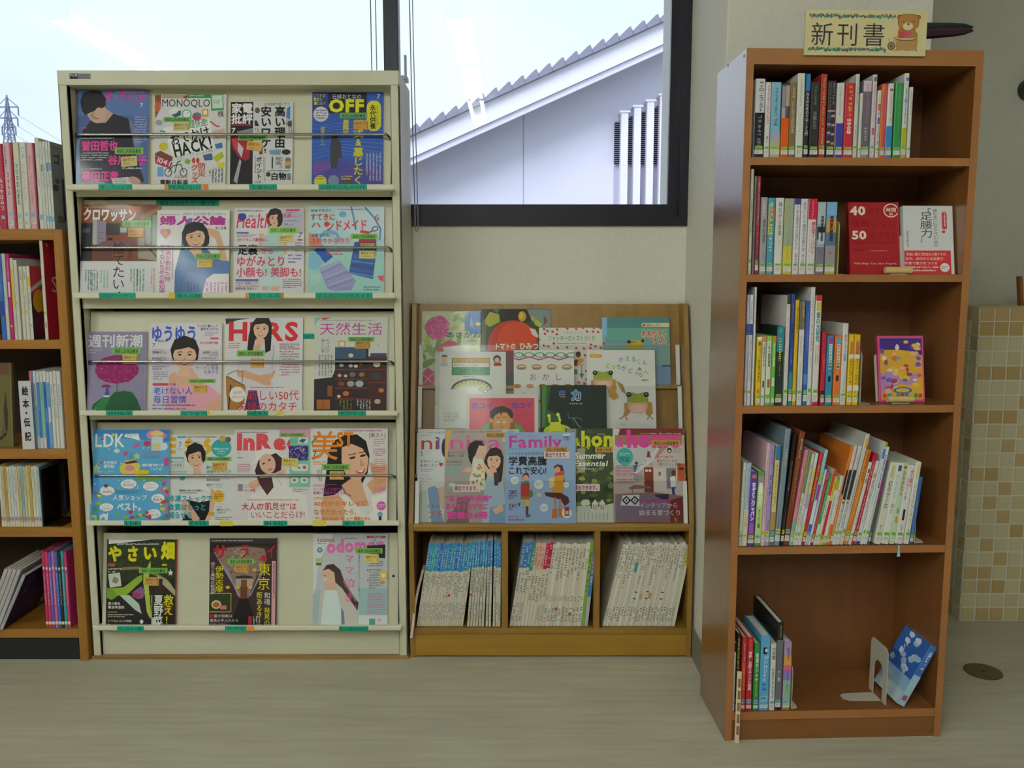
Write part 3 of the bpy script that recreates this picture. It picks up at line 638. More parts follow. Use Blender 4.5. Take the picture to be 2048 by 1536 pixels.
def d_gadget(p):
    p.bgd('#dcdbe0'); p.poly([(1100, 330), (1170, 330), (1165, 480), (1105, 600)], '#8a4a2c'); p.ell(1130, 460, 35, 60, '#c4623a'); p.rect(1180, 330, 1480, 370, '#b9a58c'); p.poly([(1410, 350), (1480, 330), (1440, 380)], '#c03a3a')
    p.rect(1465, 318, 1715, 365, '#3f8d5a'); p.fine(1480, 330, 1700, 355, 1, '#cfe8d4'); p.text('MONOQLO', 1175, 380, 1715, 462, '#17161b', 0.0); p.rect(1720, 325, 1860, 505, '#3f9a6a', -4); p.rect(1735, 335, 1850, 480, '#d3e4da', -4); p.fine(1745, 390, 1840, 430, 2, '#3f6a55')
    p.text('株', 1795, 505, 1870, 580, '#2a2a30', 0.01); p.ell(1455, 545, 55, 52, '#5fb59c'); p.ell(1455, 545, 42, 40, '#eef3ef'); p.line([(1455, 545), (1475, 520)], 5, '#333'); p.ell(1568, 570, 50, 45, '#c2385c'); p.ell(1575, 550, 40, 22, '#3a8a9a'); p.rrect(1625, 490, 1695, 575, 12, '#e0a02e'); p.rrect(1640, 505, 1680, 550, 8, '#f0ead8')
    p.poly([(1290, 560), (1320, 500), (1390, 510), (1390, 560), (1330, 580)], '#2f5a6a'); p.ell(1310, 510, 60, 35, '#eeeae6', rot=-20)
    p.poly([(1195, 700), (1710, 590), (1770, 930), (1350, 1060), (1290, 960), (1230, 760)], '#f1f1f2')
    p.text('超快適!', 1480, 600, 1690, 690, '#2d8b58', 0.01, rot=-9); p.text('おでかけ', 1265, 720, 1720, 850, '#111', 0.02, rot=-14); p.text('HACK!', 1305, 840, 1745, 970, '#111', 0.03, rot=-14)
    p.text('お助けアイテムベスト100', 1340, 960, 1750, 1010, '#2d7a58', 0.0, rot=-14)
    p.line([(1715, 625), (1790, 680), (1820, 680)], 14, '#b8323c'); p.ell(1205, 905, 50, 45, '#c9c02e'); p.poly([(1110, 980), (1170, 950), (1310, 1020), (1290, 1080), (1110, 1000)], '#7a3a2e'); p.poly([(1110, 1005), (1305, 1085), (1280, 1150), (1115, 1090)], '#a8324e'); p.text('1041', 1120, 1040, 1290, 1100, '#f0e6e8', 0.01, rot=20)
    for cx in (1260, 1430): p.ell(cx, 1190, 42, 48, '#3a3a40'); p.ell(cx, 1190, 33, 39, '#dcdbe0')
    p.line([(1260, 1190), (1310, 1120), (1400, 1100), (1430, 1190)], 9, '#2a2a30'); p.line([(1330, 1200), (1360, 1080), (1400, 1060)], 9, '#2a2a30'); p.rrect(1140, 1130, 1210, 1235, 14, '#6fa7d8'); p.poly([(1755, 1020), (1850, 960), (1875, 1010), (1790, 1080)], '#b9c022'); p.rect(1800, 1080, 1880, 1135, '#d9c41e')
    p.poly([(1770, 880), (1850, 860), (1860, 920), (1790, 930)], '#3e6ea8'); p.poly([(1740, 740), (1880, 700), (1880, 800), (1780, 820)], '#d8b7a6'); p.poly([(1640, 1000), (1740, 980), (1750, 1050), (1660, 1060)], '#3f5f8a'); p.rect(1445, 1045, 1500, 1095, '#7fae3a', 20)
    for cx in (1540, 1585): p.ell(cx, 1060, 17, 32, '#c23438')
    p.text('防災', 1590, 1080, 1672, 1240, '#c8502e', 0.015, vert=True); p.text('グッズ', 1515, 1100, 1590, 1310, '#c8502e', 0.02, vert=True)
    p.text('電動自転車', 1170, 1270, 1485, 1330, '#16161a', 0.015); p.fine(1330, 1225, 1480, 1255, 2, '#c85a4a'); p.fine(1700, 1150, 1870, 1300, 5, '#4a4a50', True); p.ell(1150, 640, 40, 30, '#9a9aa8'); p.line([(1160, 730), (1220, 745)], 14, '#3f9a8a')
def d_apple_knife(p):
    p.bgd('#dbdadd'); p.rect(110, 398, 355, 1290, '#19171c'); p.text('家電', 118, 412, 350, 522, '#f0eff2', 0.03); p.text('批評', 118, 530, 350, 636, '#f0eff2', 0.03); p.rect(120, 640, 340, 655, '#b0243c'); p.text('7', 122, 680, 172, 730, '#eee', 0.02); p.poly([(180, 720), (355, 680), (355, 750), (200, 750)], '#8b8990')
    p.poly([(120, 770), (300, 760), (330, 900), (320, 1010), (270, 1035), (200, 990), (140, 900)], '#a01838'); p.poly([(125, 790), (190, 780), (190, 930), (150, 880)], '#c23a50'); p.poly([(195, 830), (255, 900), (235, 1000), (190, 920)], '#c9c7cc'); p.poly([(215, 1010), (235, 1040), (190, 1280), (150, 1250)], '#a9a8ae')
    p.text('高い理由', 590, 445, 700, 895, '#141318', 0.03, vert=True); p.text('安いワケ', 440, 445, 550, 895, '#141318', 0.03, vert=True); p.text('!', 470, 905, 505, 945, '#141318', 0.02)
    p.text('その加減で違いです', 465, 405, 750, 440, '#4a4a50', 0.0); p.ell(400, 490, 28, 32, '#6d5a44'); p.poly([(720, 470), (755, 440), (755, 590), (710, 570)], '#4a86c4'); p.ell(750, 635, 24, 34, '#3a3a40'); p.poly([(370, 600), (395, 600), (420, 660), (375, 660)], '#2d2c33'); p.poly([(530, 920), (660, 910), (650, 970), (540, 965)], '#6f93b8'); p.ell(715, 940, 48, 30, '#2c2a30'); p.rect(425, 880, 460, 965, '#6b4a3a')
    p.text('ポイント', 395, 990, 455, 1230, '#1d1c22', 0.02, vert=True); p.fine(460, 990, 495, 1250, 2, '#b06a78', True); p.rrect(705, 1000, 765, 1120, 16, '#7c7a80'); p.rect(710, 1040, 760, 1085, '#d8982e'); p.text('物欲', 600, 990, 650, 1080, '#333', 0.0, vert=True); p.text('カプセル', 640, 990, 680, 1120, '#333', 0.0, vert=True); p.text('白物', 550, 1160, 720, 1240, '#1b1a20', 0.03); p.fine(515, 1130, 770, 1155, 1, '#555'); p.ell(525, 1180, 24, 26, '#333'); p.fine(370, 985, 395, 1240, 1, '#b0243c', True); p.text('家電', 725, 1165, 770, 1240, '#333', 0.0, vert=True)
    p.rect(560, 990, 575, 1120, '#3d4048'); p.fine(370, 680, 420, 740, 2, '#777', True); p.fine(705, 600, 780, 740, 3, '#888', True); p.text('100選', 380, 1245, 450, 1275, '#a83a40')
def d_blue_off(p):
    p.bgd('#2f57b4'); p.rect(985, 290, 1165, 560, '#2a3f94'); p.poly([(1165, 296), (1580, 300), (1580, 520), (1165, 520)], '#221f33')
    for i in range(11):
        p.line([(1000, 540+i*48), (1250, 640+i*30)], 6, '#4f7ad6'); p.line([(1250, 640+i*30), (1760, 560+i*48)], 6, '#5d86da')
    p.poly([(1010, 1045), (1270, 1020), (1760, 1110), (1760, 1300), (1010, 1300)], '#4a459c'); p.poly([(1010, 1045), (1250, 1025), (1230, 1100), (1010, 1200)], '#6a4a9e')
    p.poly([(1205, 770), (1215, 740), (1255, 745), (1270, 790), (1305, 840), (1315, 1000), (1275, 1010), (1265, 1085), (1195, 1085), (1190, 900)], '#3c3a44'); p.ell(1232, 760, 24, 26, '#25232b'); p.rect(1205, 1085, 1225, 1115, '#2a2830'); p.rect(1240, 1085, 1258, 1115, '#2a2830')
    p.text('どうする?', 1000, 310, 1140, 350, '#d9d242', 0.02); p.text('葬式と', 1005, 352, 1105, 390, '#d9d242', 0.02); p.text('墓じたく', 1010, 395, 1140, 432, '#d9d242', 0.02)
    p.text('日経おとなの', 1205, 315, 1525, 368, '#e6e4ea', 0.0); p.text('OFF', 1172, 378, 1560, 505, '#dede2e', 0.05); p.text('7', 1690, 315, 1725, 362, '#e9e8ee', 0.02)
    p.ell(1087, 532, 82, 82, '#d9d8e4'); p.fine(1030, 480, 1145, 590, 4, '#3a3a55')
    p.rrect(1580, 385, 1735, 715, 70, '#dcd831'); p.text('永代供養', 1615, 430, 1680, 690, '#1e1c22', 0.02, vert=True); p.text('そうだったのか!', 1680, 440, 1712, 690, '#2e2c22', 0.0, vert=True)
    p.text('墓難民', 1325, 590, 1390, 760, '#d9d53a', 0.015, vert=True); p.text('現役世代50人', 1085, 670, 1130, 870, '#d9d53a', 0.01, vert=True); p.text('葬式&墓じたく', 1440, 590, 1545, 1290, '#d9d53a', 0.02, vert=True)
    p.fine(1565, 950, 1745, 1250, 5, '#c3c0e0', True); p.ell(1087, 1260, 68, 72, '#d8d63a'); p.fine(1045, 1195, 1130, 1240, 2, '#444'); p.ell(1228, 1250, 60, 62, '#7d8ea8'); p.ell(1370, 1240, 65, 55, '#5d4a3e'); p.fine(1310, 1190, 1430, 1245, 2, '#d9c9a0')
def d_wood_room(p):
    p.bgd('#dcdce2'); p.rect(180, 165, 1100, 835, '#7c4a34'); p.poly([(180, 165), (760, 165), (830, 330), (500, 380), (180, 380)], '#8a4a2c'); p.poly([(720, 190), (900, 185), (860, 260), (740, 260)], '#b0521e'); p.poly([(870, 310), (1100, 190), (1100, 240), (890, 360)], '#9a6a3a'); p.rect(940, 300, 1000, 640, '#7f8a80'); p.rect(1020, 290, 1095, 640, '#8f9a9a'); p.rect(1005, 290, 1018, 660, '#5c3a26')
    p.rect(185, 390, 320, 830, '#25232c'); p.rect(205, 450, 290, 500, '#545a68'); p.rect(320, 330, 372, 640, '#b8b2b4'); p.rect(370, 365, 475, 640, '#8d86a0'); p.line([(385, 500), (465, 505)], 5, '#5a546a'); p.line([(385, 570), (465, 575)], 5, '#5a546a'); p.rect(480, 390, 640, 530, '#3b2f2e'); p.rect(640, 440, 720, 500, '#b8c0c8'); p.rect(480, 530, 730, 590, '#8a4426'); p.rect(500, 560, 555, 590, '#231b1c')
    p.poly([(440, 600), (760, 590), (860, 680), (340, 680)], '#7e5560'); p.rect(390, 690, 440, 830, '#6b3a2e'); p.rect(735, 690, 790, 830, '#6b3a2e'); p.poly([(340, 690), (560, 690), (560, 830), (330, 830)], '#6a4038'); p.poly([(850, 680), (1100, 690), (1090, 830), (860, 800)], '#9b9488'); p.line([(940, 640), (1085, 790)], 22, '#6d4128'); p.rect(850, 560, 930, 650, '#a3948a'); p.fine(210, 190, 690, 215, 1, '#d9a83c')
    p.text('クロワッサン', 205, 215, 830, 365, '#f2f1f4', 0.04, rot=1); p.rect(180, 835, 1105, 1215, '#dcdce2')
    p.text('捨てたい', 560, 610, 705, 1170, '#26252c', 0.0, vert=True); p.rect(635, 1190, 655, 1212, '#26252c')
    p.fine(230, 935, 400, 1175, 5, '#55555c', True); p.fine(290, 940, 340, 1200, 2, '#3f9a78', True); p.fine(410, 935, 520, 1150, 3, '#6ab598', True); p.fine(760, 925, 940, 1190, 5, '#3f8f70', True); p.fine(835, 925, 870, 1180, 1, '#444', True); p.fine(1005, 920, 1060, 1200, 2, '#d0704a', True)
def d_denim_woman(p):
    p.bgd('#e4e2e6'); p.poly([(1400, 400), (1440, 330), (1490, 330), (1470, 420), (1420, 560), (1400, 760), (1340, 760), (1380, 500)], '#5b7fae')
    p.text('婦人公論', 1105, 305, 1880, 410, '#b22a94', 0.04); p.text('人気の 大人の塗り絵 小さなたに', 1375, 262, 1890, 296, '#4a4750', 0.0); p.fine(1105, 280, 1360, 298, 1, '#7a7780'); p.text('6/28', 1755, 428, 1888, 462, '#2d2c31', 0.01); p.ell(1145, 490, 38, 36, '#d78ab0'); p.ell(1200, 490, 38, 36, '#d78ab0'); p.poly([(1110, 505), (1238, 505), (1175, 580)], '#d78ab0'); p.ell(1175, 505, 30, 34, '#c9a53a')
    p.poly([(1670, 440), (1800, 480), (1830, 560), (1900, 820), (1840, 850), (1760, 580), (1680, 520)], '#dcab88')
    p.poly([(1340, 740), (1440, 690), (1660, 690), (1740, 770), (1840, 830), (1920, 830), (1925, 980), (1740, 980), (1660, 1040), (1610, 1220), (1285, 1220), (1290, 950)], '#4f72ab'); p.poly([(1440, 690), (1600, 690), (1520, 780)], '#dcae8e'); p.line([(1460, 780), (1340, 1200)], 6, '#3c5a8e'); p.rect(1440, 880, 1590, 970, '#45659a', 12); p.rect(1660, 820, 1760, 900, '#4468a0')
    p.face(1525, 555, 112, 125, hair='#191518', style='bob', tilt=-8)
    p.text('家族が倒れた時', 1180, 640, 1240, 1075, '#c2409a', 0.005, vert=True); p.text('慌てないための新知識', 1110, 640, 1175, 1220, '#c2409a', 0.005, vert=True); p.fine(1245, 650, 1275, 1100, 1, '#b58aa8', True); p.fine(1420, 1080, 1580, 1180, 4, '#3d4a72', True); p.fine(1645, 1080, 1910, 1200, 6, '#c2609e', True)
def d_health(p):
    p.bgd('#e0dde3'); p.rect(660, 200, 900, 470, '#c3bcd2'); p.poly([(520, 480), (560, 440), (640, 440), (690, 500), (710, 640), (690, 800), (660, 900), (640, 1080), (460, 1080), (440, 900), (480, 700), (450, 620), (470, 500)], '#b9d4d6'); p.poly([(420, 470), (470, 470), (450, 640), (420, 700)], '#dcb7a0'); p.poly([(690, 500), (720, 560), (720, 700), (690, 680)], '#dcb7a0'); p.rect(460, 1035, 520, 1085, '#dcb7a0'); p.rect(560, 1035, 640, 1085, '#dcb7a0'); p.poly([(420, 920), (680, 920), (665, 1035), (430, 1035)], '#c6dde0')
    p.face(588, 310, 60, 80, hair='#2a2022', style='bob', tilt=4); p.poly([(620, 200), (660, 260), (668, 340), (630, 390), (615, 330)], '#2a2022')
    p.text('Health', 175, 255, 545, 410, '#d63a62', 0.01, skew=0.12); p.ell(237, 290, 45, 40, '#2f3d9c'); p.text('日経ヘルス', 297, 268, 430, 298, '#333'); p.fine(185, 215, 510, 238, 1, '#555'); p.text('乳腺', 680, 255, 765, 300, '#d6486a', 0.01); p.text('キャベツ', 770, 268, 885, 300, '#6a6a75'); p.rect(710, 208, 852, 228, '#d24a68'); p.fine(705, 238, 865, 255, 1, '#777'); p.fine(690, 325, 880, 345, 1, '#6a6ab0'); p.fine(690, 355, 880, 395, 1, '#7a7ac0'); p.text('7', 842, 460, 888, 515, '#3a383f', 0.0, skew=0.2); p.rect(835, 530, 890, 548, '#c8506a')
    p.rect(178, 455, 308, 472, '#5a62b0'); p.fine(180, 480, 400, 512, 2, '#666'); p.text('1分!アキレス腱伸ばし', 180, 518, 520, 556, '#d6365e', 0.01); p.text('足裏', 190, 590, 410, 700, '#141317', 0.03); p.text('から', 440, 620, 580, 695, '#d63462', 0.01); p.text('ゆがみとり', 175, 712, 715, 825, '#d63462', 0.015); p.text('小顔も! 美脚も!', 178, 832, 880, 940, '#d63462', 0.01); p.fine(735, 690, 880, 800, 3, '#6a6ab0'); p.fine(810, 560, 890, 670, 4, '#7d86c0')
    p.rect(172, 960, 418, 985, '#5a62b0'); p.text('やせる! 甘栗テーパー', 175, 990, 430, 1020, '#3a3a40'); p.text('小顔になる! 中指もみ', 175, 1022, 430, 1048, '#c24468'); p.text('腰痛改善! 足指トレ', 172, 1050, 405, 1078, '#3a3a40'); p.fine(680, 955, 885, 1065, 5, '#9a5a72')
def d_handmade(p):
    p.bgd('#b9dbe2'); p.poly([(950, 560), (1770, 700), (1770, 1120), (950, 1120)], '#a5d3cc'); p.poly([(1230, 180), (1770, 185), (1770, 500), (1480, 600), (1260, 300)], '#cfe0ec'); p.line([(1410, 180), (1440, 300), (1460, 420)], 22, '#6f9fcf'); p.line([(1560, 185), (1660, 300), (1730, 420), (1720, 540)], 18, '#5a8cc2'); p.ell(1180, 520, 110, 90, '#7fb0dc'); p.ell(1180, 540, 90, 70, '#b7dbe6'); p.poly([(955, 460), (1050, 500), (1110, 620), (1000, 640), (955, 620)], '#d98f78'); p.poly([(1010, 650), (1100, 600), (1220, 720), (1120, 800), (1040, 740)], '#2f58b4'); p.line([(1015, 660), (1130, 800)], 14, '#d8d3cc'); p.ell(1010, 770, 90, 90, '#86bfdc')
    p.poly([(1070, 850), (1290, 760), (1470, 980), (1420, 1080), (1220, 1090), (1160, 1060)], '#9c9cd0')
    for i in range(9):
        p.line([(1080+i*14, 870+i*27), (1300+i*20, 770+i*28)], 9, ('#c9c6e6', '#7f86c6', '#b7a7cf')[i % 3])
    p.poly([(1450, 560), (1680, 560), (1690, 620), (1650, 960), (1390, 900)], '#3a5aa0')
    for i in range(7): p.line([(1445-i*8, 640+i*42), (1680-i*4, 660+i*46)], 12, ('#5a9fd0', '#2c3f86', '#4a74bc')[i % 3])
    p.text('NHKテキスト', 975, 205, 1200, 238, '#26405e', 0.02); p.text('すてきに', 970, 252, 1240, 330, '#d8353c', 0.02); p.text('ハ', 975, 345, 1090, 410, '#d8353c', 0.02); p.ell(1148, 370, 28, 28, '#d8353c'); p.text('ンドメイド', 1140, 320, 1590, 440, '#d8353c', 0.02, rot=-2); p.text('6', 1660, 262, 1720, 330, '#d8404a', 0.0); p.rect(1510, 440, 1610, 470, '#d2404a', 10); p.ell(1320, 262, 42, 32, '#6fb8d8'); p.text('初夏を快適に!', 988, 470, 1222, 508, '#2f4a5e'); p.text('さわやか手作り', 975, 515, 1405, 580, '#e0405c', 0.01); p.fine(1140, 615, 1420, 710, 3, '#d0507a'); p.line([(1610, 460), (1700, 410)], 12, '#4a4a5a'); p.ell(1670, 420, 36, 28, '#4a4a5a', rot=-30); p.ell(1670, 420, 26, 18, '#cfe0ec', rot=-30); p.poly([(1500, 530), (1680, 530), (1690, 560), (1490, 570)], '#b8323c')
    p.fine(985, 905, 1085, 1020, 5, '#e6f0ee'); p.fine(1550, 1035, 1740, 1090, 2, '#4a80b8'); p.poly([(1700, 930), (1760, 920), (1760, 990), (1720, 970)], '#d2506a'); p.fine(1260, 200, 1740, 225, 1, '#c87a94')
def d_hydrangea(p):
    p.bgd('#8f86a8')
    for i in range(26): p.line([(235+i*28, 320+(i*37) % 90), (238+i*28, 1250)], 3, '#a199b8')
    p.text('週刊新潮', 265, 345, 910, 495, '#e3e2ea', 0.02); p.fine(275, 515, 430, 575, 2, '#c9c2d4'); p.flower(605, 755, 1, '#8a1f62', '#c05a92', 1); p.blob(605, 755, 265, 170, '#8f1c62', 36, 0.07, 4)
    rr = random.Random(2)
    for i in range(110):
        a = rr.random()*6.28; q = math.sqrt(rr.random())*0.93; p.ell(605+265*q*math.cos(a), 755+168*q*math.sin(a), 13, 4, ('#c05a92', '#a83a78', '#6f1450')[i % 3], rot=rr.random()*180, n=6); p.k -= 0.75
    p.k += 2
    p.line([(612, 920), (612, 1015)], 10, '#3f7a5a'); p.poly([(310, 1240), (340, 1160), (430, 1090), (540, 1070), (590, 1020), (700, 1005), (790, 1020), (850, 1100), (905, 1240), (900, 1300), (300, 1300)], '#1f5a38'); p.poly([(330, 1220), (430, 1100), (540, 1080), (470, 1240)], '#2f7a4a'); p.ell(488, 965, 58, 34, '#86205e', a0=180, a1=360); p.ell(498, 990, 18, 18, '#2e4aa0'); p.poly([(480, 1010), (515, 1010), (520, 1060), (470, 1060)], '#2e4aa0'); p.ell(495, 1068, 38, 12, '#e2e0e6'); p.text('24', 310, 1222, 375, 1262, '#e6e4e8', 0.01)
def d_pink_woman(p):
    p.bgd('#d9cfda'); p.rect(985, 212, 1815, 520, '#e2dbe6'); p.text('ゆうゆう', 1000, 240, 1545, 430, '#3458c4', 0.03)
    p.poly([(1180, 1240), (1200, 960), (1350, 900), (1560, 900), (1720, 960), (1830, 1060), (1830, 1250), (1180, 1250)], '#e6a8bc'); p.poly([(1640, 1180), (1820, 1060), (1835, 1240), (1660, 1240)], '#dcae94'); p.poly([(1330, 760), (1490, 740), (1560, 840), (1640, 920), (1480, 960), (1330, 920)], '#dcaf96'); p.face(1400, 590, 135, 155, skin='#e3b99e', hair='#1d1718', style='short'); p.poly([(1215, 830), (1290, 780), (1340, 850), (1310, 920), (1220, 910)], '#dcae94'); p.poly([(1210, 910), (1340, 910), (1380, 960), (1220, 980)], '#e6a8bc')
    p.text('すっきり暮らして', 1540, 228, 1790, 262, '#3a3842', 0.01); p.text('運気を上げる!', 1580, 265, 1790, 298, '#3a3842', 0.01); p.fine(1630, 315, 1790, 370, 2, '#8a8ac4'); p.rect(1700, 382, 1795, 402, '#d04a5e'); p.text('大人のぬり絵', 1575, 425, 1790, 460, '#c83a56', 0.015); p.text('出張おしゃれ', 1610, 540, 1790, 572, '#3a3842', 0.01); p.text('コンサル', 1680, 574, 1795, 600, '#3a3842', 0.01); p.fine(1605, 612, 1800, 636, 1, '#5a5ab0'); p.text('北海道', 1650, 690, 1795, 718, '#5a5ab0'); p.text('ガーデン街道', 1525, 720, 1800, 758, '#5a66c0', 0.005); p.text('を旅する', 1625, 765, 1800, 805, '#5a66c0', 0.005); p.text('特大号', 1080, 405, 1195, 440, '#3a3842'); p.text('7', 1015, 448, 1060, 498, '#4a62c0'); p.text('宮崎美子さん', 1020, 540, 1190, 572, '#3a3842', 0.01); p.text('鈴木登紀子さん', 1020, 612, 1195, 642, '#3a3842', 0.01); p.fine(1025, 520, 1160, 535, 1, '#7a7ac0'); p.fine(1025, 712, 1220, 765, 2, '#5a62b8'); p.fine(1030, 775, 1205, 880, 4, '#8a86a8')
    p.rrect(1030, 915, 1215, 945, 14, '#cc4a5c'); p.text('大特集', 1220, 915, 1305, 945, '#555'); p.text('老けない人', 1040, 960, 1500, 1050, '#4a66cc', 0.01); p.text('毎日習慣', 1040, 1060, 1430, 1150, '#4a66cc', 0.01); p.fine(1035, 1160, 1540, 1190, 1, '#4a4650'); p.fine(1035, 1200, 1510, 1232, 1, '#5a66c0')
def d_basket_woman(p):
    p.bgd('#dcd9de'); p.poly([(50, 145), (330, 143), (180, 165), (60, 210)], '#2a2730'); p.text('HERS', 80, 190, 855, 380, '#d22a34', 0.035)
    p.poly([(270, 450), (360, 380), (470, 370), (580, 420), (630, 560), (600, 740), (560, 800), (590, 950), (640, 1130), (430, 1130), (300, 1130), (280, 900), (180, 740), (190, 560)], '#d4d0da'); p.line([(360, 400), (430, 620)], 5, '#8f8a98'); p.line([(580, 440), (560, 700)], 6, '#8f8a98'); p.poly([(340, 480), (430, 380), (440, 460), (380, 560)], '#d6ab90'); p.poly([(270, 1130), (310, 920), (400, 920), (440, 1130)], '#3a2f62')
    p.face(440, 260, 82, 105, hair='#1d1618', style='long', tilt=6)
    p.poly([(180, 720), (260, 700), (420, 760), (560, 740), (575, 700), (600, 720), (560, 800), (430, 820), (540, 800), (555, 860), (500, 870), (330, 800), (190, 770)], '#d3a283'); p.poly([(65, 760), (240, 850), (280, 880), (270, 1050), (200, 1130), (90, 1130), (70, 950)], '#a8763a'); p.line([(80, 770), (270, 870)], 12, '#6a4a22'); p.line([(120, 860), (100, 1130)], 14, '#2b2018'); p.line([(80, 750), (170, 710), (250, 720), (240, 840)], 10, '#8a7a68')
    p.fine(90, 405, 215, 475, 3, '#c05a62'); p.fine(640, 410, 855, 470, 2, '#8a8690'); p.fine(640, 460, 855, 520, 2, '#cc4a5e'); p.fine(640, 520, 855, 600, 3, '#7a7684'); p.fine(640, 630, 855, 770, 5, '#b06a78'); p.text('あたしたい夫に足りない服', 640, 430, 852, 450, '#8a8690')
    p.fine(330, 880, 850, 902, 1, '#cc3a4a'); p.text('新しい50代', 300, 915, 855, 1030, '#d22434', 0.0); p.text('夫婦のカタチ', 190, 1040, 840, 1150, '#d22434', 0.0); p.ell(192, 965, 84, 84, '#e9e6e6'); p.text('50組', 145, 925, 240, 960, '#d0707a'); p.text('100人の', 130, 970, 262, 1008, '#d0707a')
def d_shelf_life(p):
    p.bgd('#cdcfca'); p.poly([(1015, 135), (1090, 135), (1040, 180), (1018, 230)], '#7fc0c0'); p.poly([(1085, 140), (1200, 135), (1110, 165)], '#d0503a'); p.text('天然生活', 1065, 190, 1755, 325, '#ba3aa0', 0.0); p.fine(1050, 155, 1730, 180, 1, '#9a9a90'); p.text('片づけが', 1138, 365, 1180, 515, '#4a4450', 0.0, vert=True); p.text('楽しい家', 1088, 365, 1128, 515, '#4a4450', 0.0, vert=True); p.fine(1055, 540, 1215, 770, 5, '#6a6870', True); p.text('7', 1692, 420, 1720, 450, '#c0508a')
    p.poly([(1015, 800), (1210, 780), (1240, 700), (1240, 1160), (1015, 1160)], '#2c232c'); p.rect(1240, 455, 1600, 1160, '#33262a'); p.rect(1245, 455, 1570, 580, '#2f5a80'); p.rect(1265, 470, 1550, 565, '#41506a'); p.rect(1275, 385, 1350, 450, '#c99a3a'); p.rect(1288, 397, 1338, 445, '#dcd8c8'); p.rect(1600, 555, 1800, 1160, '#45262a'); p.rect(1620, 520, 1795, 555, '#4a4078')
    for y in (690, 795, 890, 1005): p.rect(1240, y, 1590, y+12, '#7a3a2a')
    for y in (560, 690, 830): p.rect(1600, y, 1800, y+12, '#6d3426')
    for x, y, r, c in ((1410, 545, 28, '#c9c2b0'), (1310, 650, 26, '#8fa0a8'), (1410, 655, 24, '#b8b4ac'), (1465, 660, 22, '#d8d4c8'), (1520, 640, 20, '#a03a2e'), (1290, 760, 22, '#b9a58a'), (1355, 765, 20, '#c9b898'), (1430, 750, 34, '#6a6a72'), (1530, 750, 30, '#a06a3a'), (1310, 850, 34, '#8a3a26'), (1410, 850, 40, '#9aa090'), (1505, 850, 44, '#aab4c0'), (1360, 955, 34, '#c96a24'), (1285, 985, 20, '#d8cfb8'), (1690, 640, 40, '#c8c6c2'), (1740, 920, 30, '#b87a2e'), (1700, 1040, 34, '#b8a888'), (1685, 770, 46, '#3a4440')): p.ell(x, y, r, r*0.8, c, n=12)
    p.rect(1160, 870, 1215, 985, '#8f4a22'); p.rect(1045, 1020, 1190, 1125, '#a8622a'); p.line([(1115, 1020), (1115, 1125)], 8, '#6a3a18'); p.fine(1280, 1025, 1430, 1125, 4, '#7d8a2e', True); p.fine(1470, 1020, 1630, 1125, 5, '#c9c6cc', True)
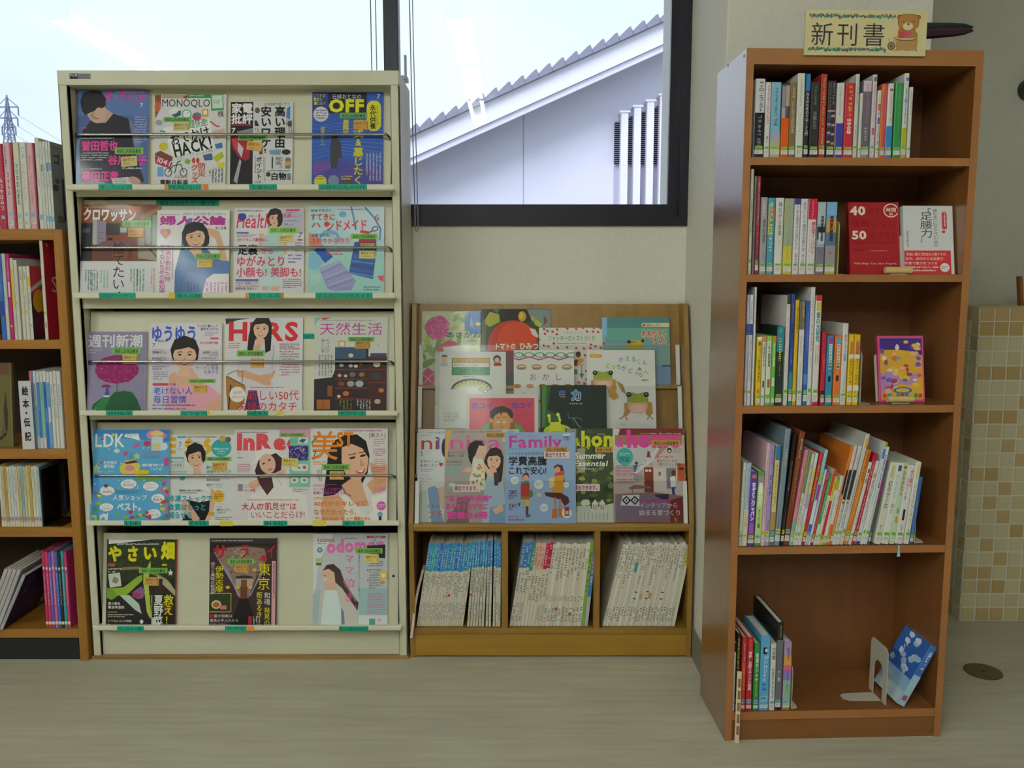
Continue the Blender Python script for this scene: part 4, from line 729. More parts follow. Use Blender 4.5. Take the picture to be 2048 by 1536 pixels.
def d_underwater(p):
    p.bgd('#5aa8d8'); p.poly([(195, 185), (1165, 180), (1165, 330), (195, 260)], '#3f82cc'); p.poly([(195, 700), (300, 770), (300, 1330), (220, 1330)], '#4a8ed2'); rr = random.Random(11)
    p.text('LDK', 235, 235, 620, 395, '#eef2f4', 0.02); p.ell(465, 248, 22, 22, '#d9d23a'); p.ell(330, 300, 18, 18, '#c23a4a'); p.poly([(620, 235), (780, 230), (800, 320), (740, 300), (600, 270)], '#eef2ee'); p.fine(640, 240, 770, 275, 2, '#5a7a5a')
    p.blob(1000, 250, 150, 75, '#e08ab0', 16, 0.3, 3); p.blob(1010, 230, 90, 40, '#e8d47a', 12, 0.3, 4); p.rect(945, 270, 1085, 440, '#cfe3e4'); p.rect(955, 350, 1050, 430, '#d9cf8a'); p.ell(890, 355, 46, 36, '#c0366a'); p.ell(1100, 390, 46, 46, '#e6e4f0'); p.poly([(700, 410), (740, 350), (815, 355), (790, 400)], '#d06a9a'); p.line([(715, 400), (800, 360)], 8, '#4a6ac0')
    for cx, cy, r, c in ((625, 480, 40, '#d0507a'), (765, 510, 44, '#dcd06a'), (265, 665, 56, '#e0c93a')):
        p.poly([(cx+r*(1 if i % 2 == 0 else 0.5)*math.sin(i*math.pi/5), cy-r*(1 if i % 2 == 0 else 0.5)*math.cos(i*math.pi/5)) for i in range(10)], c)
    p.ell(515, 445, 36, 26, '#e9e6dc'); p.ell(265, 672, 16, 16, '#5aa8d8'); p.poly([(550, 640), (620, 570), (740, 550), (810, 620), (790, 720), (600, 740), (560, 700)], '#e0c95a'); p.poly([(600, 590), (740, 560), (790, 590), (640, 610)], '#5a3a20'); p.blob(680, 660, 80, 50, '#d98ab0', 12, 0.4, 6); p.line([(690, 470), (690, 560)], 8, '#3a5a8a')
    p.text('エンチャンター', 840, 445, 1080, 475, '#c9487e', 0.01); p.text('トリートメント', 835, 478, 1050, 505, '#c9487e', 0.01); p.fine(850, 515, 1090, 535, 1, '#6a4a8a'); p.ell(325, 590, 26, 26, '#a8a8d8'); p.text('お弁当の', 355, 568, 520, 612, '#f2f4f6', 0.02); p.text('便利帖', 355, 615, 490, 660, '#f2f4f6', 0.02); p.text('夏', 305, 570, 345, 612, '#4a4a9a', 0.01); p.text('部屋物は', 830, 605, 1100, 640, '#eef4f6', 0.015); p.text('けさの', 940, 648, 1095, 685, '#eef4f6', 0.015); p.fine(310, 690, 540, 720, 1, '#b0d040')
    p.rect(735, 685, 915, 745, '#e0c41e'); p.rect(755, 775, 1105, 815, '#6a9a4a')
    for cx, cy, rx, ry, t in ((405, 940, 95, 62, '100均'), (670, 855, 105, 62, '無印良品'), (945, 885, 102, 62, 'コストコ'), (1035, 1035, 90, 60, 'IKEA'), (400, 1145, 90, 55, 'カルディ'), (985, 1225, 98, 62, 'ニトリ')):
        p.blob(cx, cy, rx, ry, '#ecf0f4', 18, 0.12, int(cx)); p.text(t, cx-rx*.68, cy-6, cx+rx*.68, cy+34, '#c9487e', 0.01); p.fine(cx-rx*.6, cy-34, cx+rx*.5, cy-12, 1, '#9aa4b4')
    p.text('人気ショップ', 475, 990, 900, 1060, '#f2f4f6', 0.02); p.text('ベスト。', 530, 1085, 880, 1190, '#f2f4f6', 0.04); p.fine(515, 935, 840, 980, 2, '#3a6aa0')
    for i in range(42):
        x, y = rr.choice(((205+rr.random()*110, 960+rr.random()*350), (1080+rr.random()*85, 780+rr.random()*520), (520+rr.random()*420, 1200+rr.random()*110))); p.blob(x, y, 24+rr.random()*22, 18+rr.random()*20, rr.choice(('#e05aa0', '#c9364a', '#8ac24a', '#d9c94a', '#7a5ab0', '#e88ac0', '#3f9a6a')), 9, 0.4, i); p.k -= 0.75
    p.k += 1; p.poly([(320, 1250), (360, 1220), (400, 1230), (425, 1205), (420, 1300), (385, 1300), (380, 1270), (345, 1270), (340, 1300), (318, 1300)], '#eeeaf0'); p.ell(390, 880, 26, 22, '#6a3a3a'); p.poly([(1100, 540), (1160, 530), (1150, 640), (1120, 640)], '#d03a90')
    for i in range(26): p.ell(230+rr.random()*880, 250+rr.random()*800, 9, 9, '#d9ecf4', n=6); p.k -= 0.75
def d_esse(p):
    p.bgd('#d9dbdc'); p.line([(1150, 300), (1245, 300)], 44, '#dba819'); p.line([(1150, 385), (1245, 385)], 44, '#dba819'); p.line([(1150, 460), (1245, 460)], 44, '#dba819')
    for ox in (0, 235): p.line([(1430+ox, 300), (1370+ox, 360), (1440+ox, 420), (1360+ox, 490)], 56, '#dfa81a')
    p.ell(1812, 410, 125, 112, '#37a3a6'); p.ell(1825, 290, 42, 36, '#d0a24a'); p.ell(1895, 305, 36, 36, '#5a5a5e'); p.text('焼肉おかわり名', 1720, 405, 1905, 435, '#e2f0ee', 0.01); p.text('100名に', 1765, 438, 1870, 462, '#e2f0ee', 0.01); p.text('プレゼント', 1755, 468, 1870, 492, '#e2f0ee', 0.01); p.rect(1265, 262, 1375, 286, '#4ab0b8'); p.fine(1380, 260, 1770, 288, 1, '#55555c'); p.text('7', 1282, 335, 1320, 400, '#3a9ca4', 0.01); p.fine(1365, 330, 1610, 352, 1, '#6a5a20'); p.fine(1265, 410, 1335, 455, 2, '#6ab0b4')
    p.poly([(1380, 740), (1440, 690), (1600, 680), (1700, 760), (1760, 900), (1740, 1000), (1700, 1330), (1330, 1330), (1340, 1150), (1360, 900)], '#dedde0'); p.poly([(1390, 1045), (1540, 1085), (1680, 1060), (1670, 1200), (1640, 1330), (1330, 1330), (1380, 1200)], '#15151c'); p.poly([(1330, 1060), (1400, 1060), (1560, 1290), (1500, 1330), (1340, 1190)], '#d9ab92'); p.poly([(1690, 900), (1745, 960), (1740, 1100), (1680, 1330), (1610, 1330), (1670, 1200)], '#d9ab92'); p.rect(1665, 1200, 1735, 1250, '#c9a23a', 10)
    p.face(1500, 535, 100, 130, hair='#1e191c', style='short', tilt=-6); p.poly([(1520, 380), (1610, 440), (1600, 600), (1570, 560), (1560, 450)], '#1e191c')
    p.rect(1175, 530, 1345, 545, '#5ab0b6'); p.line([(1170, 525), (1350, 525), (1350, 660), (1170, 660)], 5, '#6ab4b8'); p.text('節約くらしの', 1180, 565, 1340, 595, '#5a565e', 0.0); p.text('うま和食', 1185, 600, 1330, 645, '#4a464e', 0.0); p.fine(1180, 690, 1390, 735, 2, '#6a9aa4'); p.text('夏も', 1630, 630, 1700, 670, '#3aa0a8', 0.02); p.text('涼感インテリア', 1630, 685, 1940, 728, '#3aa0a8', 0.01); p.ell(1335, 785, 34, 30, '#46a6ac'); p.fine(1180, 775, 1290, 810, 2, '#9aa0a4'); p.text('短期持ち 悩みから問題も!', 1295, 925, 1590, 950, '#2a2a30', 0.01); p.text('つくりおきおかずも!', 1295, 955, 1520, 978, '#2a2a30', 0.01)
    p.text('冷凍ストックで', 1165, 995, 1715, 1080, '#2fa0ac', 0.03); p.text('食費はもっと', 1165, 1100, 1635, 1185, '#2fa0ac', 0.03); p.text('減らせる', 1165, 1200, 1470, 1285, '#2fa0ac', 0.03); p.ell(1785, 1010, 74, 74, '#dcaa20'); p.fine(1735, 980, 1840, 1050, 3, '#6a4a14'); p.text('最旬サンダル', 1765, 1160, 1945, 1192, '#5a5a62'); p.text('カタログ', 1770, 1196, 1880, 1225, '#5a5a62'); p.fine(1765, 1130, 1890, 1150, 1, '#5ab0b6'); p.fine(1635, 790, 1900, 830, 1, '#6a6a72'); p.text('最新リペアで', 1635, 850, 1840, 880, '#5a565e'); p.text('マネー、ついに?', 1640, 880, 1835, 905, '#8a8690'); p.fine(1750, 1260, 1960, 1310, 2, '#8a8a90')
def d_inred(p):
    p.bgd('#dbd6da'); p.rect(715, 165, 945, 800, '#7fcab4'); p.rect(600, 160, 945, 245, '#dba0c0'); p.text('InRed', 125, 215, 830, 380, '#db4a58', 0.06); p.rect(718, 245, 945, 400, '#7fcab4'); p.fine(125, 185, 525, 205, 1, '#55525a')
    p.poly([(265, 560), (340, 490), (480, 430), (640, 380), (560, 430), (500, 460), (360, 520)], '#e6e2df'); p.poly([(330, 400), (460, 370), (600, 390), (500, 450), (340, 500)], '#e9e5e2'); p.poly([(330, 620), (370, 500), (560, 420), (630, 480), (620, 620), (560, 660), (545, 780), (450, 900), (400, 780), (360, 700)], '#3a2026'); p.ell(470, 540, 88, 112, '#deb39e', rot=-15); p.poly([(400, 660), (560, 640), (660, 590), (670, 700), (560, 760)], '#dcb09a'); p.poly([(260, 760), (480, 640), (540, 650), (480, 740), (300, 840)], '#dcb09a')
    p.poly([(480, 650), (660, 660), (700, 800), (900, 900), (940, 1170), (250, 1170), (280, 900), (420, 820)], '#e4e1e0'); p.poly([(360, 700), (520, 690), (540, 800), (470, 890), (380, 760)], '#4a2a2c'); p.line([(570, 680), (630, 780)], 4, '#8a6a62')
    for ex_, ey_ in ((425, 540), (490, 500)): p.ell(ex_, ey_, 20, 9, '#3a2a2a', rot=-25, n=8)
    p.ell(500, 605, 26, 9, '#b8505a', rot=-25, n=8); p.rrect(705, 340, 922, 505, 20, '#3d2f78')
    rr = random.Random(6)
    for i in range(34): p.ell(715+rr.random()*198, 350+rr.random()*145, 9, 5, '#d8d0e6', rot=rr.random()*180, n=5); p.k -= 0.75
    p.k += 1; p.rect(808, 250, 918, 315, '#dfe0dc'); p.poly([(815, 290), (850, 262), (900, 270), (860, 310)], '#4a4a7a'); p.fine(725, 265, 795, 320, 4, '#3f8a7a'); p.rrect(735, 545, 920, 622, 30, '#e4e2dc'); p.ell(880, 580, 20, 20, '#c84a56'); p.ell(820, 585, 18, 12, '#7a86c0'); p.rrect(730, 690, 810, 755, 20, '#e4e2dc'); p.rrect(840, 690, 918, 755, 20, '#e4e2dc'); p.ell(770, 722, 16, 16, '#a85a62'); p.ell(880, 722, 18, 16, '#5aa0b0')
    p.text('7', 130, 410, 165, 440, '#8ab0b8'); p.fine(135, 465, 215, 480, 1, '#555'); p.fine(135, 540, 280, 640, 5, '#cc7a8c'); p.rect(145, 765, 200, 845, '#8a8288'); p.text('まとめ髪', 215, 820, 340, 850, '#cc4a5c', 0.01); p.fine(215, 770, 380, 810, 2, '#cc8a96'); p.fine(755, 815, 920, 860, 2, '#cc5a6c'); p.fine(235, 930, 835, 952, 1, '#cc4a5c')
    p.text('大人の', 190, 970, 430, 1055, '#d03a50', 0.02); p.text('“肌見せ”は', 410, 968, 795, 1052, '#d03a50', 0.015); p.text('いいことだらけ!', 285, 1060, 890, 1145, '#d03a50', 0.0); p.text('インレッド', 195, 225, 300, 245, '#f0e0e4')
def d_bist(p):
    p.bgd('#dedada'); p.poly([(950, 300), (1060, 180), (1020, 260), (960, 330)], '#8a7a6a'); p.poly([(1120, 640), (1140, 420), (1200, 290), (1320, 220), (1460, 215), (1560, 290), (1600, 450), (1580, 640), (1520, 760), (1480, 880), (1390, 800), (1300, 820), (1200, 900), (1090, 900)], '#1a1418')
    p.poly([(1590, 520), (1700, 560), (1790, 540), (1790, 820), (1640, 880), (1570, 770), (1640, 700)], '#d9a585'); p.poly([(1290, 780), (1400, 700), (1500, 700), (1560, 900), (1600, 1000), (1400, 1020), (1320, 900)], '#dba98a'); p.poly([(1265, 900), (1340, 880), (1620, 1170), (1330, 1170), (1250, 1050)], '#e6e2de'); p.poly([(1620, 910), (1790, 850), (1790, 1170), (1560, 1170), (1640, 1050)], '#eceae6'); p.poly([(1100, 900), (1260, 880), (1320, 960), (1330, 1170), (1080, 1170), (1060, 1000)], '#dba98a')
    p.poly([(1290, 360), (1400, 320), (1520, 370), (1590, 480), (1570, 620), (1500, 720), (1420, 720), (1330, 650), (1290, 520)], '#e4b598')
    for ex_, ey_, r in ((1410, 475, 12), (1525, 450, 14)): p.ell(ex_, ey_, 36, 13, '#2a1a1a', rot=-15, n=10); p.line([(ex_-45, ey_-30), (ex_+40, ey_-48)], 10, '#4a3028')
    p.poly([(1500, 480), (1545, 560), (1490, 570)], '#cf9a7c'); p.poly([(1440, 620), (1530, 605), (1560, 590), (1530, 650), (1470, 650)], '#c25a60'); p.poly([(1455, 622), (1540, 606), (1510, 635)], '#f2eee8')
    p.line([(1290, 780), (1340, 870), (1400, 900)], 12, '#7a6a66'); p.text('美', 945, 175, 1255, 500, '#e0811a', 0.01); p.text('ST', 1235, 195, 1425, 345, '#e0811a', 0.04); p.text('[美スト]', 1590, 195, 1775, 250, '#3a363c'); p.fine(1295, 165, 1755, 188, 1, '#c03aa0'); p.text('7', 975, 400, 1015, 455, '#444', 0.02); p.fine(975, 510, 1140, 560, 2, '#d98a3a'); p.fine(1640, 260, 1765, 350, 4, '#e0811a'); p.fine(1645, 370, 1775, 460, 4, '#c03aa0'); p.fine(1640, 485, 1780, 550, 3, '#e0811a'); p.fine(1630, 575, 1780, 640, 3, '#c03a9a'); p.fine(1650, 680, 1780, 770, 4, '#e0811a'); p.fine(1645, 790, 1780, 870, 4, '#c8609a'); p.fine(1010, 605, 1075, 735, 3, '#555', True)
    p.fine(975, 765, 1235, 795, 2, '#c03aa0'); p.text('メーク直しには負けない', 978, 805, 1330, 838, '#b8309a', 0.01); p.text('知恵と経験を生きる力', 978, 845, 1345, 880, '#b8309a', 0.01); p.fine(980, 905, 1280, 940, 2, '#e0811a'); p.text('40代からキレイに', 985, 950, 1585, 1012, '#dc7a1c', 0.02); p.text('なりたかったら、', 985, 1040, 1500, 1105, '#dc7a1c', 0.02); p.text('この100人に聞け!', 985, 1125, 1610, 1190, '#dc7a1c', 0.02); p.ell(1733, 1005, 52, 50, '#d05ab0'); p.fine(1695, 985, 1775, 1030, 3, '#f0d8ea'); p.ell(1720, 1100, 30, 30, '#8ab0d0'); p.rect(1705, 1120, 1735, 1165, '#2c2a30')
def d_onion(p):
    p.bgd('#26221e'); p.poly([(320, 250), (345, 245), (1040, 195), (1040, 600), (320, 640)], '#2c3a22'); rr = random.Random(9)
    for i in range(38): p.line([(330+rr.random()*690, 240+rr.random()*330), (330+rr.random()*690, 260+rr.random()*330)], 5, rr.choice(('#3a4a26', '#4a5a2e', '#1e2417', '#54402a'))); p.k -= 0.75
    p.k += 1; p.line([(480, 500), (650, 490), (840, 560), (960, 640), (1030, 760)], 30, '#8a744a'); p.poly([(330, 700), (500, 690), (640, 580), (690, 560), (690, 620), (520, 780), (420, 770), (330, 740)], '#8fae3a'); p.poly([(330, 690), (400, 720), (440, 780), (380, 820), (330, 800)], '#6f9a2a'); p.poly([(700, 560), (770, 420), (775, 470), (750, 620), (790, 1000), (750, 1010), (700, 640)], '#a9c24a'); p.poly([(460, 770), (560, 770), (660, 860), (760, 960), (770, 1010), (620, 920)], '#b9cfc0'); p.poly([(640, 790), (680, 810), (770, 1000), (760, 1075), (700, 1000)], '#2b1d24'); p.poly([(590, 740), (680, 680), (720, 720), (700, 800), (640, 810)], '#8a5a92'); p.ell(630, 770, 40, 30, '#a03a62'); p.poly([(830, 560), (940, 610), (1030, 720), (1030, 780), (900, 660)], '#b0a888'); p.rect(790, 1000, 830, 1090, '#cfd8d2'); p.poly([(820, 610), (900, 600), (890, 760), (830, 780)], '#3a2320'); p.ell(940, 890, 70, 60, '#5a3a2c')
    p.poly([(340, 195), (780, 195), (480, 235), (340, 245)], '#e6e6e6')
    p.text('や', 335, 265, 480, 425, '#dcd41a', 0.05); p.text('さ', 525, 265, 650, 425, '#dcd41a', 0.05); p.text('い', 690, 262, 840, 412, '#dcd41a', 0.05); p.text('畑', 880, 225, 1020, 400, '#dcd41a', 0.05); p.fine(425, 235, 890, 262, 1, '#dedede'); p.rect(335, 442, 412, 460, '#c9402e'); p.fine(335, 462, 460, 480, 1, '#d8c82a'); p.fine(335, 490, 480, 545, 2, '#e6e6e6'); p.rect(350, 545, 470, 685, '#cfcec4', -8); p.blob(412, 615, 42, 42, '#8a8a7a', 10, 0.4, 3); p.rect(890, 450, 940, 470, '#cfcf30'); p.poly([(978, 500), (990, 530), (1005, 535), (992, 548), (995, 570), (978, 555), (960, 570), (965, 545), (950, 530), (970, 528)], '#e8e8e4')
    p.text('救え!', 915, 765, 1010, 1080, '#dcd41a', 0.015, vert=True); p.text('夏野菜', 815, 765, 905, 1090, '#e8e8e6', 0.015, vert=True); p.fine(755, 770, 800, 1010, 2, '#cfc92a', True); p.text('夏の害虫', 345, 840, 470, 870, '#e8e8e6', 0.01); p.text('撃退早道術', 345, 878, 512, 908, '#e8e8e6', 0.01); p.fine(345, 935, 510, 950, 1, '#d8d02a'); p.fine(345, 960, 605, 1000, 2, '#dedede'); p.text('トウモロコシの根鉢', 345, 1020, 590, 1045, '#e0e0de', 0.01); p.ell(690, 1040, 18, 22, '#e6e6ea'); p.rect(1030, 200, 1042, 1080, '#8a2f2c'); p.poly([(345, 1080), (345, 1060), (380, 1072)], '#d8d8d8')
def d_sarai(p):
    # drawn in crop j, x offset so that the sheet spans -160..530
    p.bgd('#3b2a2c'); p.rect(-160, 185, 530, 235, '#3a3238'); p.poly([(-160, 240), (530, 240), (530, 300), (420, 270), (180, 255), (0, 275), (-160, 330)], '#221a1c'); p.poly([(-120, 330), (0, 285), (200, 270), (400, 290), (430, 400), (330, 560), (240, 800), (150, 800), (60, 620), (-60, 430)], '#8a7468'); rr = random.Random(4)
    for i in range(40): p.ell(20+rr.random()*340, 300+rr.random()*250, 12, 8, rr.choice(('#b9a48e', '#6a5650', '#4f4442', '#c9a868')), n=6); p.k -= 0.75
    p.k += 1
    for x0, x1 in ((-60, 160), (-20, 150), (20, 140)): p.line([(x0, 420+(x0+60)), (x1, 780)], 12, '#9a90a8')
    for x0, x1 in ((420, 250), (390, 260)): p.line([(x0, 480), (x1, 780)], 12, '#8a80a0')
    for x, y in ((110, 500), (300, 510), (130, 690), (260, 690), (30, 690), (270, 620)): p.ell(x, y, 22, 16, '#e0b04a', n=10)
    p.rect(160, 690, 230, 805, '#6a3a26'); p.ell(195, 695, 35, 40, '#7a4428', a0=180, a1=360); p.poly([(150, 805), (240, 805), (330, 1080), (60, 1080)], '#1c1114'); p.ell(195, 590, 90, 22, '#3a3430'); p.rect(110, 600, 280, 680, '#b0a090'); p.rect(165, 610, 225, 690, '#7a4a2c')
    p.text('サ', -130, 250, 30, 400, '#b0202c', 0.03); p.text('ラ', 150, 245, 250, 385, '#b0202c', 0.03); p.text('イ', 420, 245, 520, 395, '#b0202c', 0.03); p.fine(-145, 200, 515, 226, 1, '#cfc8cc'); p.ell(397, 390, 30, 32, '#c0202c'); p.text('東', 335, 440, 470, 570, '#dcd21a', 0.0); p.text('京', 330, 585, 465, 715, '#dcd21a', 0.0); p.text('街あるき', 325, 735, 385, 1000, '#dcd21a', 0.01, vert=True); p.text('和魂', 405, 740, 465, 870, '#e2e0e0', 0.005, vert=True); p.text('発見の', 405, 895, 465, 1080, '#dcd21a', 0.005, vert=True)
    p.rect(480, 420, 518, 1080, '#d9a8ae'); p.fine(484, 440, 514, 1060, 1, '#8a3a4a', True); p.rect(520, 190, 531, 1080, '#4a3a48')
    p.text('伊勢志摩', -98, 470, -15, 740, '#dcd21a', 0.005, vert=True); p.text('祈りと美味の桃源郷へ', -145, 430, -102, 810, '#e6e2e0', 0.0, vert=True); p.line([(-160, 750), (65, 750), (65, 940), (-160, 940)], 6, '#cfc32a'); p.rect(-155, 758, 60, 935, '#2e3a20'); p.ell(-85, 865, 50, 44, '#cfc6b4'); p.ell(-85, 868, 36, 28, '#a8581e'); p.rect(-45, 875, 20, 915, '#c96a7a'); p.rect(-150, 965, -118, 1000, '#b02430'); p.text('夏の快眠は', -110, 965, 85, 998, '#e6e2e0', 0.0); p.text('寝具の手入れから', -150, 1010, 148, 1045, '#e6e2e0', 0.0); p.rect(245, 985, 280, 1080, '#b02430'); p.fine(285, 985, 370, 1075, 3, '#cfc8c8', True); p.fine(-150, 1055, 90, 1075, 1, '#cc8a90')
def d_kodomoe(p):
    p.bgd('#c3c8cf'); p.poly([(895, 140), (1110, 140), (960, 420), (930, 700), (900, 760)], '#dfe2e2'); p.rect(1370, 700, 1670, 975, '#9fc3c8'); p.rect(1370, 975, 1670, 1080, '#dfe6e8'); p.poly([(905, 760), (980, 700), (980, 1080), (905, 1080)], '#a9c0c6')
    p.poly([(980, 1080), (975, 860), (1000, 740), (1040, 720), (1140, 720), (1200, 880), (1220, 1080)], '#dceaea'); p.poly([(1120, 650), (1160, 640), (1240, 780), (1330, 880), (1370, 1080), (1210, 1080), (1180, 860)], '#cfc9c2'); p.poly([(975, 780), (1030, 680), (1000, 900), (985, 1080), (950, 1080)], '#cfc9c2'); p.poly([(1190, 900), (1220, 940), (1230, 1080), (1195, 1080)], '#6a8290')
    p.poly([(1020, 640), (1130, 620), (1140, 720), (1020, 720)], '#d9b29c'); p.ell(1070, 560, 78, 92, '#e0b8a2', rot=-15); p.poly([(1000, 520), (1040, 460), (1110, 450), (1180, 510), (1220, 620), (1300, 750), (1370, 850), (1360, 930), (1290, 830), (1200, 700), (1130, 640), (1120, 540), (1060, 500)], '#4a3a38'); p.line([(1210, 620), (1340, 830)], 14, '#9a7a62'); p.line([(1010, 570), (1040, 575)], 7, '#6a4a42'); p.poly([(1000, 600), (1050, 590), (1030, 625)], '#e6dcd6')
    p.text('kodomoe', 945, 178, 1120, 225, '#c04a7a', 0.02); p.text('odomoe', 1040, 195, 1640, 320, '#e070b4', 0.05, rot=-3); p.fine(945, 235, 1060, 250, 1, '#5a5a60'); p.fine(1215, 178, 1430, 200, 1, '#777'); p.text('豪華3大付録!', 1448, 160, 1648, 188, '#b8243c', 0.02); p.ell(970, 308, 28, 28, '#5a94b8'); p.ell(970, 308, 11, 11, '#dfe2e2'); p.rect(930, 390, 990, 465, '#b9c290'); p.rect(932, 440, 985, 465, '#5a5a52'); p.poly([(1450, 262), (1640, 250), (1640, 390), (1580, 390), (1570, 350), (1460, 345)], '#2a262c'); p.line([(1500, 265), (1530, 190), (1560, 260)], 7, '#5a8ac0')
    p.text('マ', 1225, 350, 1320, 440, '#e05aa8', 0.0); p.text('マ', 1225, 470, 1320, 560, '#e05aa8', 0.0); p.text('泣', 1215, 595, 1345, 690, '#e05aa8', 0.0); p.text('き', 1225, 735, 1320, 840, '#e05aa8', 0.0); p.text('。', 1320, 830, 1400, 900, '#e05aa8', 0.0); p.text('泣きたくなったらページの向こう', 1362, 350, 1384, 790, '#4a4a52', 0.0, vert=True)
    for y in (515, 620): p.ell(1462, y, 8, 8, '#c83a5a'); p.fine(1475, y-15, 1600, y+90, 4, '#77737a')
    p.rect(1585, 530, 1660, 605, '#dfc25a'); p.ell(1620, 570, 22, 20, '#f0e8d0'); p.ell(1612, 640, 28, 16, '#d0a030'); p.fine(1470, 420, 1620, 480, 3, '#55525a'); p.fine(1460, 745, 1645, 960, 8, '#d880b0'); p.ell(1585, 1020, 32, 34, '#e9dce2'); p.text('6', 1572, 1003, 1600, 1035, '#d05a98'); p.rect(1480, 1010, 1540, 1080, '#5a9a9a')
def on_tier(i, crop, rect, draw, label, stickers=(), lift=0.0, thick=0.006, paper=None):
    base, L_, zl0, zl1, flap = tier[i][0], tier[i][1], tier[i][2], tier[i][3], tier[i][5]
    return sheet('magazine', crop, rect, base, TN, TU, draw, label, 'magazine', 'magazines on the metal rack', thick=thick, lift=lift+0.0005, ext=0.011, stickers=stickers, paper=paper)
G = 'g'; T = 't'
on_tier(0, 'a', (240, 280, 1038, 1325), d_blue_man, 'magazine with a dark-haired young man on a blue cover and pink lettering', [((668, 915, 982, 990), G), ((737, 1015, 915, 1125), T, '#c8b97a', -5)], thick=0.009)
on_tier(0, 'a', (1100, 325, 1893, 1308), d_gadget, 'white magazine cover crowded with gadgets, a bicycle and black lettering', [((1198, 580, 1505, 630), G), ((1308, 640, 1488, 728), T, '#cfc078')])
on_tier(0, 'b', (112, 396, 783, 1262), d_apple_knife, 'magazine half black with red apple and silver knife, half white with black lettering', [((195, 762, 505, 815), G), ((292, 828, 455, 925), T, '#d9a35a', 8)])
on_tier(0, 'b', (992, 293, 1758, 1250), d_blue_off, 'blue magazine with big yellow lettering and a lone man seen from behind', [((1292, 518, 1588, 580), G, '#6fae6a'), ((1440, 600, 1600, 700), T, '#cf9a4a')])
on_tier(1, 'c', (182, 170, 1100, 1210), d_wood_room, 'magazine with a wooden kitchen photo above a white text half', [((672, 358, 1008, 432), G), ((738, 445, 918, 552), T, '#cf9a4a')])
on_tier(1, 'c', (1075, 235, 1922, 1195), d_denim_woman, 'magazine with a smiling woman in a blue denim shirt raising her arm', [((1518, 745, 1832, 805), G), ((1552, 815, 1732, 905), T, '#d6b856')], lift=0.0075)
on_tier(1, 'd', (152, 195, 905, 1082), d_health, 'magazine with a standing woman in a pale mint dress and pink lettering', [((522, 402, 840, 465), G, '#9ad86a'), ((635, 485, 790, 568), T, '#d6c878', -6)])
on_tier(1, 'd', (953, 175, 1768, 1100), d_handmade, 'pale blue magazine picturing two knitted pouches and red lettering', [((1410, 475, 1695, 530), G), ((1502, 655, 1678, 740), T, '#dcd07a'), ((1515, 575, 1670, 622), T, '#c9a84a')])
on_tier(2, 'e', (228, 312, 955, 1240), d_hydrangea, 'lavender magazine with a big magenta hydrangea over green hills', [((558, 500, 882, 578), G), ((675, 580, 850, 690), T, '#d6b45c')])
on_tier(2, 'e', (985, 212, 1835, 1240), d_pink_woman, 'magazine with a smiling woman in pink and large blue hiragana lettering', [((1452, 868, 1768, 912), G), ((1505, 935, 1672, 1030), T, '#dca85a')])
on_tier(2, 'f', (52, 140, 890, 1135), d_basket_woman, 'white magazine with red lettering and a smiling woman carrying a basket', [((182, 490, 482, 555), G), ((330, 578, 478, 680), T, '#dca04a')])
on_tier(2, 'f', (1016, 132, 1806, 1130), d_shelf_life, 'grey magazine with magenta title and dark shelves of crockery', [((1378, 345, 1665, 395), G), ((1455, 380, 1620, 472), T, '#b88a3a')])
on_tier(3, 'g', (192, 182, 1165, 1325), d_underwater, 'bright blue magazine strewn with colourful sea creatures and white cloud bubbles', [], lift=0.0085, thick=0.007)
on_tier(3, 'g', (1150, 245, 1990, 1325), d_esse, 'white magazine with yellow zigzag title, teal lettering and a woman in black', [((1628, 520, 1938, 568), G), ((1702, 585, 1885, 695), T, '#d6a850', -4)])
on_tier(3, 'h', (98, 160, 960, 1172), d_inred, 'magazine with a woman in a white hat and bold coral red title', [((598, 198, 888, 240), G), ((630, 478, 808, 572), T, '#d9c46a', 3)], lift=0.0075)
on_tier(3, 'h', (945, 148, 1800, 1172), d_bist, 'magazine with a close-up smiling woman and orange lettering', [((1072, 545, 1385, 610), G), ((1160, 622, 1318, 715), T, '#d9a860')], lift=0.0145)
on_tier(4, 'i', (322, 200, 1042, 1080), d_onion, 'dark magazine with harvested onions and bold yellow lettering', [((658, 490, 948, 545), G), ((718, 585, 862, 672), T, '#c9975a')])
on_tier(4, 'j', (-160, 188, 532, 1072), d_sarai, 'dark magazine picturing a lamplit grand hall with red and yellow lettering', [((30, 395, 298, 450), G), ((100, 455, 240, 535), T, '#c99848')], thick=0.008)
on_tier(4, 'j', (898, 142, 1665, 1070), d_kodomoe, 'pale magazine with a long-haired woman in white and pink lettering', [((1338, 288, 1612, 342), G), ((1430, 352, 1572, 435), T, '#e6d06a')])
# ---------------------------------------------------------------- wooden children's display rack
KY0, KY1 = 2.668, 2.85
kz0 = at(1100, 1047, KY0).z; kz1 = at(1100, 608, KY1).z
CT = math.atan2(KY1-KY0, kz1-kz0)
KN = Vector((0, -math.cos(CT), math.sin(CT))); KU = Vector((0, math.sin(CT), math.cos(CT))); KB = Vector((0, KY0, kz0))
kx0, kx1 = rx1+0.008, PX0-0.009
M_OAK = wood_mat('oak_veneer_upright', '#7f5c20', '#9a7530', 'z'); M_OAKX = wood_mat('oak_veneer_level', '#7f5c20', '#9a7530', 'x'); M_OAKP = wood_mat('oak_plinth', '#8a661c', '#a67e2a', 'x', 0.32)
kr = empty('display_rack', ((kx0+kx1)/2, KY0, 0)); KO = kr.location
tag(kr, 'low wooden display rack with clear pockets and three cubbies under the window', 'display rack')
def kp(mb, name, m=M_OAK, parent=None, **k): return mb.build(name, m, parent or kr, origin=KO, **k)
zsh1 = kz0; zsh0 = at(1100, 1062, KY0).z; zb1 = at(1100, 1257, KY0).z
